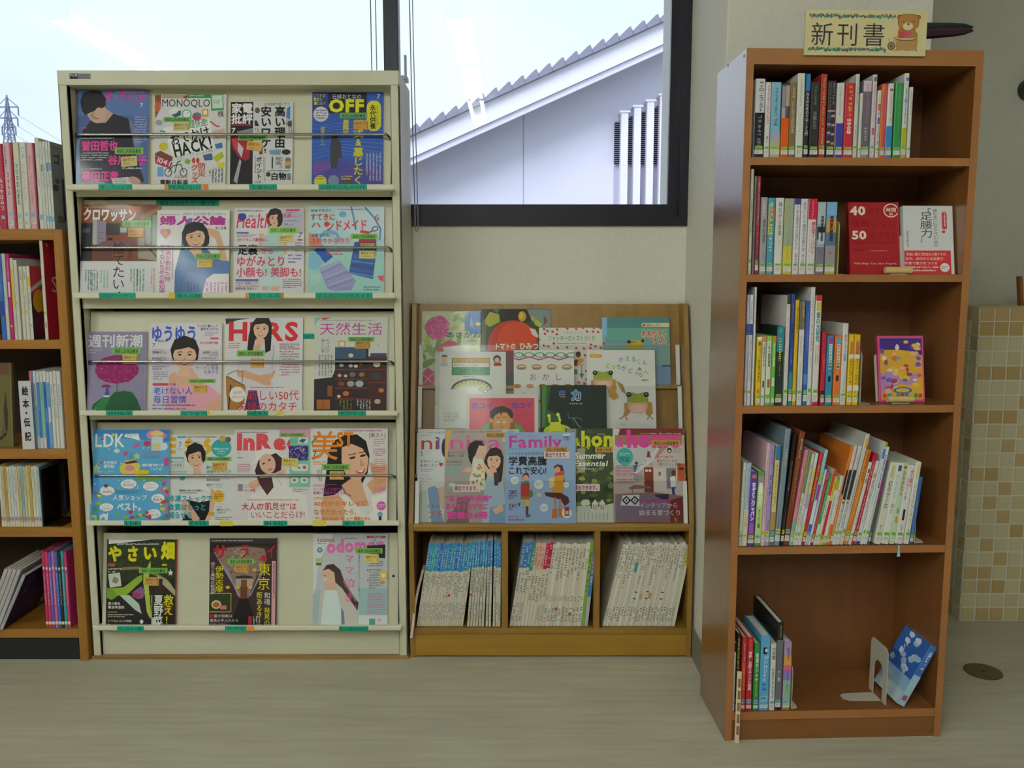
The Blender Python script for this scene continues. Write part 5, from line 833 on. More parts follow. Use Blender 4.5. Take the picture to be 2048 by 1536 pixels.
KBK = WALLY-0.008; st = 0.016
prof = [(KY0, 0), (KBK, 0), (KBK, kz1), (KY1, kz1), (KY0, kz0)]
kp(MB().prism(prof, kx0, kx0+st, 'x'), 'side_panel', bevel=0.001); kp(MB().prism(prof, kx1-st, kx1, 'x'), 'side_panel', bevel=0.001)
kp(MB().box(kx0+st, kx1-st, KY0, KBK, zsh0, zsh1), 'middle_shelf', M_OAKX, bevel=0.001)
kp(MB().box(kx0+st, kx1-st, KY0+0.002, KBK, zb1-0.02, zb1), 'bottom_shelf', M_OAKX, bevel=0.001)
kp(MB().box(kx0+st, kx1-st, KY0+0.0, KY0+0.02, 0.006, zb1-0.0205), 'plinth', M_OAKP, bevel=0.001)
kp(MB().box(kx0+st, kx1-st, KBK-0.006, KBK, 0.01, zsh0), 'back_panel', M_OAK)
for a_, b_ in ((1003, 1016), (1188, 1200)):
    xa = at(a_, 1150, KY0).x; xb = at(b_, 1150, KY0).x
    kp(MB().box(xa, xb, KY0, KBK-0.006, zb1, zsh0), 'divider', bevel=0.001)
bo = 0.078
Lk = (kz1-kz0)/math.cos(CT)
def kq(x, u, w): return Vector((x, 0, 0))+KB+KU*u-KN*w
v = [kq(x, u, w) for w in (bo, bo+0.008) for x, u in ((kx0+st, -0.03), (kx1-st, -0.03), (kx1-st, Lk+bo*math.tan(CT)-0.002), (kx0+st, Lk+bo*math.tan(CT)-0.002))]
kp(MB().add(v, [[0, 1, 2, 3], [7, 6, 5, 4], [0, 4, 5, 1], [1, 5, 6, 2], [2, 6, 7, 3], [3, 7, 4, 0]]), 'back_board')
M_ACR = glass_mat('clear_acrylic', (0.97, 0.97, 0.965), 1.22, 0.13); M_STRIP = mat('#d3d3d0', 0.5, key='white_strip')
OFF = [0.062, 0.044, 0.028, 0.0]; ROWY = [(690, 770), (773, 857), (866, 948), (962, 1047)]
for i in range(4):
    b0 = KB-KN*OFF[i]; h1 = hit(1100, ROWY[i][0], b0, KN); h0 = hit(1100, ROWY[i][1], b0, KN); u1 = (h1-KB).dot(KU); u0 = (h0-KB).dot(KU)
    def slab(x0, x1, ua, ub, wa, wb):
        v = [kq(x, u, w) for w in (wa, wb) for x, u in ((x0, ua), (x1, ua), (x1, ub), (x0, ub))]
        return MB().add(v, [[0, 1, 2, 3], [7, 6, 5, 4], [0, 4, 5, 1], [1, 5, 6, 2], [2, 6, 7, 3], [3, 7, 4, 0]])
    led = kp(slab(kx0+st, kx1-st, u0-0.012, u0, OFF[i]+0.001, bo), 'pocket_ledge', M_OAKX)
    kp(slab(kx0+st+0.002, kx1-st-0.002, u0, u1, OFF[i], OFF[i]+0.002), 'clear_pocket', M_ACR, led)
    for s_ in (0, 1):
        xa = kx0+st+0.004 if s_ == 0 else kx1-st-0.018
        kp(slab(xa, xa+0.013, u0, u1, OFF[i]-0.003, OFF[i]), 'edge_strip', M_STRIP, led)
def on_pocket(i, crop, rect, draw, label, cat, lift=0.0, thick=0.005, stickers=(), hard=True, spine=None, back=0.0):
    base = KB-KN*(OFF[i]+0.003+lift+thick+0.0012); 
    return sheet('picture_book' if cat == 'book' else 'magazine', crop, rect, base, KN, KU, draw, label, cat, 'books and magazines on the display rack', thick=thick, lift=0, stickers=stickers, hard=hard, spine=spine)
def leaves(p, x0, y0, x1, y1, n, cols, seed, s=40):
    r = random.Random(seed)
    for i in range(n): p.ell(x0+r.random()*(x1-x0), y0+r.random()*(y1-y0), s*(0.5+r.random()), s*(0.25+0.4*r.random()), r.choice(cols), rot=r.random()*180, n=8); p.k -= 0.75
    p.k += 1
def d_asagao(p):
    p.bgd('#cfd6b8'); leaves(p, 200, 140, 890, 620, 34, ('#8fb34a', '#a9c46a', '#7aa04a', '#dfe4d0', '#b9cf8a'), 3, 60); leaves(p, 200, 560, 350, 800, 8, ('#7fa04a', '#8fb06a'), 5, 60)
    p.ell(820, 260, 120, 150, '#5a86c8', n=16); p.poly([(690, 250), (740, 190), (890, 140), (890, 400), (780, 400), (720, 350)], '#4f7cc2'); p.poly([(780, 180), (810, 340), (760, 300)], '#a9c0e6'); p.ell(860, 285, 30, 22, '#e6d66a'); p.flower(380, 330, 150, '#cf5f9c', '#e79ac6', 50, 5); p.poly([(370, 610), (430, 520), (520, 475), (600, 500), (690, 610)], '#cc4f70'); p.poly([(440, 560), (650, 540), (690, 610), (460, 610)], '#e6e2dc'); p.poly([(195, 880), (270, 800), (350, 850), (350, 1005), (195, 1005)], '#c9507c'); p.line([(215, 880), (350, 1000)], 12, '#e4a0b8'); p.line([(345, 860), (215, 1000)], 12, '#e4a0b8')
    p.text('あさがお', 480, 375, 900, 450, '#32405a', 0.015); p.fine(730, 480, 885, 500, 1, '#5a6a40')
def d_tomato(p):
    p.bgd('#3c4a34'); p.rect(900, 100, 1720, 260, '#2a2420'); p.poly([(940, 240), (1000, 140), (1110, 170), (1120, 260), (1000, 320), (950, 290)], '#a8a83a'); p.poly([(1030, 110), (1120, 110), (1090, 160)], '#3f7a4a'); p.line([(940, 160), (1040, 110)], 20, '#1f1a18'); p.poly([(1440, 110), (1720, 110), (1720, 400), (1600, 330), (1500, 250)], '#7a8f8a'); p.poly([(1540, 220), (1620, 280), (1600, 330), (1530, 290)], '#b0b83a'); p.ell(1385, 195, 48, 62, '#c09a2a'); p.ell(1375, 185, 26, 46, '#d8ba4a'); p.ell(1510, 220, 20, 30, '#c8a02a'); p.poly([(1640, 180), (1690, 250), (1640, 300)], '#8a4a48'); p.poly([(920, 220), (960, 300), (950, 600), (910, 600)], '#5a5a34')
    p.ell(1275, 540, 300, 300, '#b8341c', n=32); p.ell(1320, 470, 230, 210, '#cf4a26', n=24); p.poly([(1470, 330), (1540, 350), (1580, 430), (1560, 450), (1500, 410)], '#e0c8b8'); p.rect(900, 605, 1720, 1010, '#7a2a34'); p.rect(1195, 860, 1290, 1010, '#3d3a4a')
    p.text('トマトの', 1055, 510, 1310, 590, '#ece6dc', 0.04); p.text('ひみつ', 1350, 505, 1580, 590, '#ece6dc', 0.04)
def d_bears(p):
    p.bgd('#dad7cf'); rr = random.Random(8)
    for x, y in ((50, 345), (90, 365), (60, 400), (150, 375), (205, 350), (200, 405), (325, 338), (430, 342), (510, 330), (560, 372), (640, 330), (630, 375), (690, 380), (718, 330), (758, 372), (165, 515), (45, 540), (100, 550), (210, 565), (320, 562), (430, 572), (520, 575), (605, 528), (655, 550), (595, 570), (718, 565), (755, 515), (530, 655), (545, 940), (455, 975), (520, 985), (545, 840), (-30, 350), (-10, 470), (20, 620)): p.ell(x, y, 17, 13, '#c2303c', rot=30, n=10); p.k -= 0.75
    p.k += 1; p.text('くまのがっこう', 275, 368, 500, 402, '#5a9a6a'); p.text('ジャッキーのトマトづくり', 95, 415, 660, 490, '#3f9a66', 0.01); p.fine(200, 505, 550, 528, 1, '#6a7a60'); p.ell(453, 645, 30, 36, '#6a3530'); p.poly([(395, 700), (510, 690), (515, 730), (430, 790), (395, 780)], '#c9924a'); p.poly([(395, 710), (450, 710), (430, 780), (395, 770)], '#6a3a2c'); p.line([(465, 760), (490, 780), (515, 760)], 6, '#6a6070'); p.line([(490, 780), (490, 880)], 7, '#6a6070'); p.poly([(460, 870), (520, 870), (490, 930)], '#7a7080'); p.rect(400, 820, 440, 880, '#5a8a5a')
def d_frog_water(p):
    p.bgd('#5f9a96'); p.rect(735, 205, 1535, 330, '#4f8688'); p.rect(735, 330, 1535, 480, '#6aa89c'); p.rect(735, 490, 1535, 520, '#7a98a8'); p.rect(735, 520, 1535, 780, '#86aaa6'); p.rect(735, 780, 1535, 1000, '#7d9ab8'); p.rect(1440, 770, 1535, 790, '#3f5f80'); p.poly([(735, 205), (800, 205), (790, 420), (735, 480)], '#7fb8d8')
    p.poly([(1010, 575), (1030, 530), (1060, 480), (1200, 475), (1230, 550), (1200, 580)], '#b8a832'); p.ell(1055, 497, 26, 20, '#2a2a22'); p.ell(1215, 485, 18, 20, '#2a2a22'); p.line([(1060, 495), (1130, 505)], 6, '#3a3a20'); p.rect(1225, 272, 1535, 320, '#dfcf9a'); p.ell(1228, 296, 24, 24, '#dfcf9a'); p.ell(1235, 296, 16, 16, '#b05a4a'); p.text('自然といのち', 1265, 280, 1425, 312, '#4a4a5a', 0.01); p.text('あまがえる', 1200, 355, 1500, 440, '#e8e0c0', 0.09); p.text('ぴょん', 1320, 445, 1500, 515, '#e8e0c0', 0.09); p.text('あまがえる', 1200, 355, 1500, 440, '#b8342c', 0.02); p.text('ぴょん', 1320, 445, 1500, 515, '#b8342c', 0.02)
def d_science(p):
    p.bgd('#d6d8d3'); p.rect(355, 610, 410, 1518, '#c6c9c4'); p.rect(550, 685, 1000, 890, '#4a5a48'); p.rect(560, 692, 992, 740, '#d0a53c'); p.rect(560, 745, 992, 795, '#d9dad4'); p.rect(560, 800, 992, 885, '#3f8a58'); p.text('しりもちをついてもわらわない', 570, 698, 985, 736, '#6a4a1c', 0.01); p.text('米村でんじろうの', 570, 755, 860, 790, '#4a4a4a'); p.text('かがくブック', 640, 812, 920, 872, '#1f4a30', 0.02)
    p.ell(462, 700, 36, 42, '#e0b49c'); p.ell(462, 672, 38, 24, '#5a5058', a0=180, a1=360); p.poly([(420, 740), (500, 740), (505, 782), (412, 782)], '#aab4c4'); p.ell(1087, 700, 46, 48, '#2c2426'); p.ell(1087, 712, 30, 32, '#e0b49c'); p.poly([(1050, 745), (1135, 745), (1140, 780), (1050, 780)], '#b8342c'); p.fine(690, 900, 860, 918, 1, '#6a6a66')
    p.ell(790, 1060, 245, 130, '#3a4040', a0=180, a1=360); p.ell(790, 1065, 225, 110, '#dcd49a', a0=180, a1=360); p.ell(790, 1090, 190, 90, '#d6d8d3', a0=180, a1=360)
    for i in range(12): a_ = math.radians(195+i*13.6); p.line([(790+200*math.cos(a_), 1075+95*math.sin(a_)), (790+240*math.cos(a_), 1060+125*math.sin(a_))], 7, '#3a4040')
    for x, y in ((900, 1060), (950, 1080), (985, 1050)): p.ell(x, y, 30, 22, '#3a4a5a'); p.ell(x, y, 22, 15, '#d9d2a0')
    p.rect(455, 1245, 525, 1300, '#b8bab4'); p.rect(460, 1250, 520, 1295, '#d6d8d3'); p.fine(460, 1325, 640, 1440, 5, '#8a8a84'); p.rect(360, 1200, 390, 1240, '#d0b06a')
def d_okashi(p):
    p.bgd('#d8d9d6'); X = 1285
    for i in range(6): p.ell(X+60+i*125, 650, 62, 34, '#5f9a72', n=12); p.ell(X+60+i*125, 650, 46, 22, '#d8d9d6', n=12); p.ell(X+115+i*125, 655, 26, 12, '#4a8a5a', rot=35*(-1)**i, n=8)
    p.line([(X, 690)]+[(X+60+i*120, 690+18*(-1)**i) for i in range(6)], 14, '#c0305a')
    for i in range(4): p.ell(X+90+i*180, 795, 62, 34, '#c98a3a', n=12); p.ell(X+90+i*180, 795, 34, 16, '#d8d9d6', n=10); p.ell(X+90+i*180, 810, 46, 14, '#8a7a6a', n=10)
    for i in range(5): p.ell(X+40+i*150, 1020, 48, 26, ('#b5732e', '#c98a6a')[i % 2], n=12)
    for i, ch in enumerate('おかし'): p.text(ch, X+185+i*150, 865, X+270+i*150, 955, '#9a3a4a', 0.0)
    p.fine(X+95, 1095, X+160, 1112, 1, '#7a4a4a')
    for i in range(5): p.ell(X+40+i*150, 1200, 50, 30, ('#c98a3a', '#8a5a3a')[i % 2], n=10)
def frog(p, cx, cy, s, flip=1):
    f = lambda x, y: (cx+flip*x*s, cy+y*s)
    p.poly([f(x, y) for x, y in ((-1.5, 0.7), (-0.9, 0.55), (-0.8, 1.6), (-1.2, 2.1), (-1.7, 2.2), (-1.5, 1.6))], '#b58a4a'); p.poly([f(x, y) for x, y in ((0.9, 0.5), (1.6, 0.6), (1.7, 1.8), (1.3, 2.2), (0.9, 1.9))], '#b58a4a')
    p.ell(*f(0, 1.0), 1.15*s, 0.85*s, '#d8a894'); p.ell(*f(0, 1.25), 0.85*s, 0.5*s, '#e3bcb0'); p.poly([f(x, y) for x, y in ((-1.2, 0.55), (-1.15, -0.1), (-0.95, -0.55), (-0.55, -0.5), (0, -0.35), (0.55, -0.5), (0.95, -0.55), (1.15, -0.1), (1.2, 0.55), (0.6, 0.75), (-0.6, 0.75))], '#8fa03c'); p.poly([f(x, y) for x, y in ((-1.1, 0.5), (0, 0.42), (1.1, 0.5), (0.6, 0.72), (-0.6, 0.72))], '#c9b25a')
    for e in (-1, 1): p.ell(*f(e*0.98, -0.28), 0.3*s, 0.3*s, '#2c2a22'); p.ell(*f(e*0.98, -0.34), 0.12*s, 0.1*s, '#8a8a72')
    p.line([f(-0.75, 0.55), f(0, 0.48), f(0.75, 0.55)], 0.06*s, '#4a4a24'); p.line([f(-1.5, 2.15), f(-2.1, 2.45)], 0.13*s, '#b5823e'); p.line([f(-1.4, 2.15), f(-1.2, 2.6)], 0.13*s, '#b5823e'); p.line([f(1.3, 2.1), f(1.0, 2.55)], 0.13*s, '#b5823e'); p.line([f(1.3, 2.1), f(1.7, 2.5)], 0.13*s, '#b5823e')
def d_frogs(p):
    p.bgd('#dbdad8'); p.rrect(588, 640, 738, 682, 20, '#dc9a2e'); p.fine(598, 620, 720, 634, 1, '#7a9a5a'); p.fine(610, 650, 720, 672, 1, '#f0d8a0')
    for ch, x, y, c in (('か', 932, 670, '#4a9ad0'), ('え', 1012, 660, '#5fae3a'), ('る', 1085, 668, '#4a8ed0'), ('く', 1145, 695, '#6ab83a'), ('ん', 1212, 705, '#4a9ad0'), ('ど', 775, 745, '#5fae3a'), ('っ', 840, 752, '#5fae3a'), ('ち', 905, 755, '#5fae3a'), ('が', 965, 775, '#4a8ed0'), ('ど', 1040, 805, '#5fae3a'), ('っ', 1112, 830, '#5fae3a'), ('ち', 1165, 850, '#5fae3a'), ('へ', 1225, 820, '#5fae3a')): p.text(ch, x, y, x+58, y+66, c, 0.015); p.k -= 0.75
    p.k += 1; p.poly([(1150, 835), (1180, 790), (1212, 835)], '#a58a7a'); p.text('松橋利光', 1195, 938, 1285, 962, '#3a383e', 0.01); frog(p, 745, 890, 95); p.rect(560, 1070, 800, 1515, '#dbdad8'); p.poly([(800, 1060), (880, 1050), (930, 1150), (870, 1190), (820, 1150)], '#b5923e'); p.poly([(900, 960), (980, 1000), (1015, 1120), (960, 1080)], '#a58a52'); frog(p, 1150, 1150, 105); p.text('アリス館', 945, 1465, 990, 1482, '#5a5a60')
def d_itchy(p):
    p.bgd('#cfcbc4'); p.rect(760, 1158, 1530, 2055, '#c2485a'); p.text('カユイ', 780, 1205, 1045, 1290, '#5a4ab0', 0.05); p.text('カユイ', 1250, 1205, 1512, 1285, '#5a4ab0', 0.05); p.fine(780, 1172, 1075, 1190, 1, '#6a2a3a'); p.text('せなけいこ', 1370, 1322, 1500, 1345, '#5a2a3a'); p.text('ねじめ正一・文', 1322, 1355, 1500, 1378, '#5a2a3a')
    p.poly([(880, 1560), (930, 1470), (1040, 1420), (1240, 1420), (1360, 1480), (1420, 1560), (1420, 2055), (870, 2055)], '#8a5a3a'); p.poly([(880, 1560), (930, 1480), (1000, 1450), (960, 2055), (870, 2055)], '#5f9a52'); p.poly([(1290, 1450), (1360, 1480), (1420, 1560), (1420, 2055), (1340, 2055)], '#5f9a52')
    p.poly([(1005, 1400), (1000, 1320), (1060, 1270), (1150, 1250), (1250, 1290), (1280, 1340), (1270, 1440), (1240, 1380), (1200, 1330), (1130, 1340), (1060, 1370), (1030, 1450)], '#3a302e'); p.poly([(1035, 1430), (1060, 1370), (1120, 1330), (1200, 1330), (1240, 1390), (1245, 1500), (1210, 1580), (1080, 1580), (1040, 1520)], '#cf9a62'); p.ell(1018, 1425, 18, 28, '#cf9a62'); p.ell(1258, 1425, 18, 28, '#cf9a62')
    for x in (1098, 1172): p.ell(x, 1445, 18, 10, '#e0e0d0'); p.line([(x-22, 1395), (x, 1385), (x+22, 1398)], 6, '#4a3a30')
    p.line([(1115, 1495), (1140, 1508), (1165, 1495)], 5, '#6a4a34'); p.poly([(1120, 1330), (1135, 1370), (1148, 1330)], '#3a302e')
def d_mosquito(p):
    p.bgd('#1b2a22'); p.poly([(20, 1010), (130, 1010), (90, 1300), (250, 1380), (180, 1516), (20, 1516)], '#2f5a2c'); p.poly([(25, 1010), (80, 1010), (60, 1500), (25, 1500)], '#447a38'); p.text('カ', 365, 1060, 500, 1195, '#e6ecee', 0.07); p.text('カ', 365, 1060, 500, 1195, '#2f6fb0', 0.035); p.ell(265, 1100, 42, 34, '#5a56b0', a0=180, a1=360); p.text('かがやく', 225, 1105, 308, 1128, '#cfd8d2', 0.01); p.text('いのち', 235, 1132, 300, 1155, '#cfd8d2', 0.01); p.text('ヤブカの一生', 348, 1215, 500, 1238, '#c9d2cc', 0.01)
    p.ell(210, 1560, 170, 90, '#b8c92e'); p.poly([(120, 1450), (240, 1440), (270, 1560), (110, 1560)], '#d0cf3a'); p.line([(110, 1370), (115, 1450)], 26, '#c9d04a'); p.line([(215, 1350), (240, 1440)], 26, '#c9d04a'); p.ell(105, 1370, 20, 20, '#d6d85a'); p.ell(212, 1355, 20, 20, '#d6d85a'); p.line([(330, 1330), (340, 1400), (400, 1390), (480, 1400), (500, 1430)], 5, '#7a8a7a'); p.ell(390, 1400, 30, 14, '#4a4f48'); p.line([(400, 1400), (460, 1500), (490, 1510)], 7, '#9aa29a'); p.line([(380, 1400), (400, 1480)], 4, '#6a7a6a'); p.ell(200, 1700, 200, 150, '#a9ba2e')
def d_nina_old(p):
    p.bgd('#cfd2d4'); p.text('ni', 195, 215, 470, 405, '#b0342c', 0.0); p.rect(442, 245, 466, 400, '#3a5ac0'); p.text('5', 200, 425, 248, 495, '#4a66b8'); p.text('コラボブラを試す日', 285, 158, 530, 188, '#5a7ac0', 0.01); p.fine(205, 205, 425, 225, 1, '#b85a5a'); p.text('本命デニムに', 200, 550, 495, 590, '#3a3a42', 0.005); p.text('出会いたい', 200, 600, 460, 645, '#3a3a42', 0.005); p.ell(480, 605, 18, 16, '#c03a40'); p.ell(502, 605, 18, 16, '#c03a40'); p.poly([(466, 612), (516, 612), (490, 645)], '#c03a40'); p.fine(205, 665, 400, 720, 2, '#5a86c0'); p.fine(205, 745, 410, 770, 1, '#c05a5a'); p.fine(205, 785, 380, 850, 3, '#8a9ab8'); p.fine(260, 430, 340, 485, 3, '#aab')
    p.poly([(310, 940), (400, 900), (470, 960), (480, 1200), (540, 1420), (370, 1420), (330, 1100)], '#7f9cc0'); p.poly([(450, 940), (540, 900), (540, 1200), (500, 1220)], '#d8b09c'); p.ell(540, 380, 45, 130, '#3a2a2a'); p.text('おしゃ', 300, 1150, 500, 1205, '#44444c', 0.0); p.text('プチ', 300, 1235, 535, 1350, '#c25a50', 0.0); p.poly([(175, 1000), (300, 950), (330, 1420), (175, 1420)], '#b9c2bc')
def d_nina(p):
    p.bgd('#a9a09c'); p.poly([(560, 130), (640, 140), (600, 300), (560, 600), (545, 600)], '#d0a860'); p.text('nina', 590, 205, 1330, 400, '#e0559c', 0.0); p.rect(1330, 130, 1560, 300, '#c9c4c0'); p.ell(1440, 190, 80, 50, '#6fc0b8'); p.text('ふたりの夜更かしそうなママの、両親と仕事仲間も悩みます', 650, 148, 1310, 178, '#4a4248', 0.0)
    p.poly([(1060, 620), (1150, 560), (1260, 600), (1330, 760), (1370, 1100), (1360, 1420), (1060, 1420), (1080, 1000), (1100, 760)], '#a9bfd4'); p.poly([(1160, 1200), (1370, 1150), (1370, 1420), (1150, 1420)], '#7f9cc4'); p.face(1215, 560, 92, 125, hair='#2c1f20', style='long', tilt=8); p.poly([(920, 520), (1050, 510), (1100, 640), (1090, 760), (1100, 900), (1080, 960), (900, 950), (880, 800), (920, 700)], '#d8dccb'); rr = random.Random(3)
    for i in range(20): p.ell(920+rr.random()*150, 560+rr.random()*380, 22, 14, rr.choice(('#c9b83a', '#5aa08a', '#d87a4a')), rot=rr.random()*180, n=8); p.k -= 0.75
    p.k += 1; p.ell(1010, 410, 105, 125, '#e0b8a2'); p.poly([(850, 400), (880, 320), (960, 280), (1050, 290), (1090, 360), (1010, 350), (980, 420), (960, 480), (930, 520), (910, 620), (870, 540)], '#221a22'); p.poly([(780, 700), (850, 650), (920, 660), (900, 720)], '#dcb49c'); p.poly([(1050, 600), (1090, 600), (1180, 720), (1280, 740), (1270, 790), (1130, 770)], '#e0bca4'); p.poly([(1190, 1220), (1330, 1140), (1350, 1240), (1240, 1290)], '#dcb49c'); p.poly([(1210, 720), (1290, 720), (1270, 900), (1220, 900)], '#4a3430')
    p.poly([(720, 1060), (900, 1050), (860, 1180), (880, 1420), (560, 1420), (700, 1180)], '#7a706a'); p.text('おしゃれママの', 580, 430, 820, 465, '#3a3438', 0.0); p.text('着まわし公開', 580, 472, 800, 510, '#3a3438', 0.0); p.text('SUMMERな', 568, 555, 790, 592, '#4a4448', 0.0); p.text('ハンドメイド', 568, 595, 768, 632, '#4a4448', 0.0); p.fine(565, 655, 740, 780, 4, '#5ac0b8'); p.ell(640, 890, 45, 32, '#b8d8d0')
    p.text('“なんだか余裕”', 550, 1030, 1190, 1120, '#e64aa6', 0.04); p.text('ありそうなママに', 560, 1140, 1130, 1225, '#e64aa6', 0.04); p.text('密着!24時', 580, 1250, 1130, 1350, '#e64aa6', 0.04); p.rect(850, 1060, 1060, 1110, '#a9a09c') if False else None
def d_family(p):
    p.bgd('#93aed4'); p.text('Family', 1405, 215, 2160, 378, '#cc3a98', 0.02); p.text('プレジデント', 1570, 212, 1800, 242, '#b03a90', 0.01); p.fine(1410, 188, 1780, 204, 1, '#5a6a9a'); p.fine(1405, 392, 1890, 410, 1, '#4a5a80'); p.text('いくらかかるの?子供のお金', 1405, 440, 1960, 485, '#26262c', 0.005); p.text('学費高騰', 1410, 500, 1940, 625, '#141419', 0.025); p.text('これで安心!', 1405, 640, 1935, 748, '#141419', 0.02)
    for x, y, r in ((1500, 830, 56), (1825, 885, 64), (1895, 1200, 56), (2200, 890, 40)): p.ell(x, y, r, r, '#d9dfe6'); p.fine(x-r*.6, y-r*.3, x+r*.6, y+r*.3, 2, '#4a7a6a')
    p.poly([(1600, 760), (1640, 725), (1690, 740), (1695, 800), (1640, 770), (1610, 820)], '#6a2a24'); p.ell(1648, 790, 38, 34, '#d8a074'); p.poly([(1590, 850), (1660, 830), (1700, 870), (1700, 1050), (1580, 1050), (1578, 920)], '#b0342c'); p.poly([(1595, 850), (1690, 830), (1690, 860), (1600, 880)], '#4f8a5a'); p.poly([(1580, 1050), (1705, 1050), (1690, 1095), (1575, 1085)], '#8a7a3a'); p.rect(1580, 1090, 1610, 1150, '#d8b04a', 20); p.rect(1645, 1090, 1690, 1190, '#d8b04a'); p.rect(1648, 1180, 1682, 1300, '#6a2a34'); p.poly([(1645, 1290), (1720, 1290), (1700, 1330), (1650, 1335)], '#5a6a5a'); p.poly([(1540, 1140), (1580, 1130), (1560, 1190)], '#6a3a2c'); p.ell(1720, 1010, 30, 50, '#4f7a4a'); p.line([(1740, 990), (1820, 1000), (1850, 1030)], 10, '#c9b06a'); p.ell(1830, 1030, 34, 26, '#d0c09a')
    # second figure, in the units of this crop beyond x=2048
    p.poly([(2030, 640), (2080, 610), (2150, 620), (2170, 700), (2060, 700)], '#5a2a20'); p.ell(2085, 680, 36, 40, '#dca074'); p.poly([(2050, 740), (2160, 720), (2175, 800), (2150, 1010), (2110, 1020), (2010, 1010), (2020, 880)], '#d0942a'); p.poly([(2040, 730), (2170, 700), (2175, 750), (2050, 770)], '#c8462e'); p.poly([(2160, 740), (2185, 850), (2165, 860)], '#c8462e'); p.poly([(1965, 800), (2040, 780), (2040, 900), (1980, 940), (1960, 860)], '#d8c48a'); p.poly([(1900, 990), (2130, 1000), (2230, 1060), (2240, 1130), (2180, 1180), (2120, 1090), (1920, 1040)], '#55242a'); p.rect(2030, 1060, 2060, 1220, '#b58a62'); p.rect(2100, 1080, 2130, 1220, '#b58a62'); p.poly([(2010, 1220), (2070, 1210), (2080, 1340), (2000, 1340)], '#c0702a'); p.poly([(2090, 1210), (2145, 1220), (2150, 1330), (2100, 1320)], '#c0702a'); p.ell(2205, 1270, 70, 70, '#e2dfe0'); p.rect(2175, 1190, 2240, 1310, '#9a2a34'); p.rect(2185, 1240, 2230, 1290, '#c9b98a')
    p.rect(2160, 192, 2260, 212, '#e6e8ec'); p.text('学費高騰', 2160, 225, 2240, 250, '#333'); p.text('これで安心!', 2160, 255, 2255, 280, '#333'); p.fine(1415, 960, 1530, 1090, 4, '#3a3a58'); p.ell(1470, 990, 18, 14, '#c0303c'); p.fine(1420, 1145, 1530, 1240, 3, '#3a3a58'); p.ell(1475, 1172, 16, 14, '#c0303c'); p.fine(1405, 1305, 1640, 1335, 1, '#c03a6a'); p.text('天才の育て方', 1405, 1345, 1630, 1380, '#8a2a90', 0.015)
def d_garden(p):
    p.bgd('#3c4a30'); rr = random.Random(12)
    for i in range(95): x = 285+rr.random()*615; y = 115+rr.random()*1230; p.blob(x, y, 30+rr.random()*34, 22+rr.random()*24, rr.choice(('#55682e', '#6f8238', '#2c3a26', '#8a9a4a', '#46582e', '#24301f', '#9a9a4a')), 8, 0.4, i); p.k -= 0.75
    p.k += 1; p.rect(290, 115, 420, 560, '#8f9088'); p.rect(430, 380, 530, 700, '#a09a88'); p.poly([(400, 1220), (900, 1100), (900, 1380), (400, 1380)], '#c9ccc2')
    for x, s_ in ((655, 1), (750, 0.95)):
        p.rect(x-38*s_, 1110, x+38*s_, 1200, '#d9d8cc'); p.poly([(x-45*s_, 1110), (x, 1050), (x+45*s_, 1110)], '#dedcd0'); p.rect(x-48*s_, 1195, x+48*s_, 1210, '#d0cfc2'); p.rect(x-22, 1125, x-6, 1190, '#8a9070'); p.rect(x+6, 1125, x+22, 1190, '#8a9070')
    p.ell(530, 1100, 60, 48, '#d6d2ca'); p.ell(560, 1150, 46, 26, '#b08a5a'); p.rect(410, 1140, 600, 1240, '#c2c6b8')
    for i in range(9): p.line([(420+i*50, 1230), (415+i*50, 1330)], 8, '#8f958a')
    p.text('&', 385, 240, 480, 345, '#c9d02a', 0.02); p.text('home', 480, 155, 1130, 345, '#cdd22c', 0.045); p.text('Summer', 395, 435, 810, 515, '#f2f2ee', 0.02, skew=0.2); p.text('Essential', 380, 545, 835, 612, '#f2f2ee', 0.02, skew=0.2); p.text('素敵な夏の過ごし方', 480, 640, 740, 664, '#e2e4dc', 0.0); p.fine(700, 180, 890, 200, 1, '#dfe0d0')
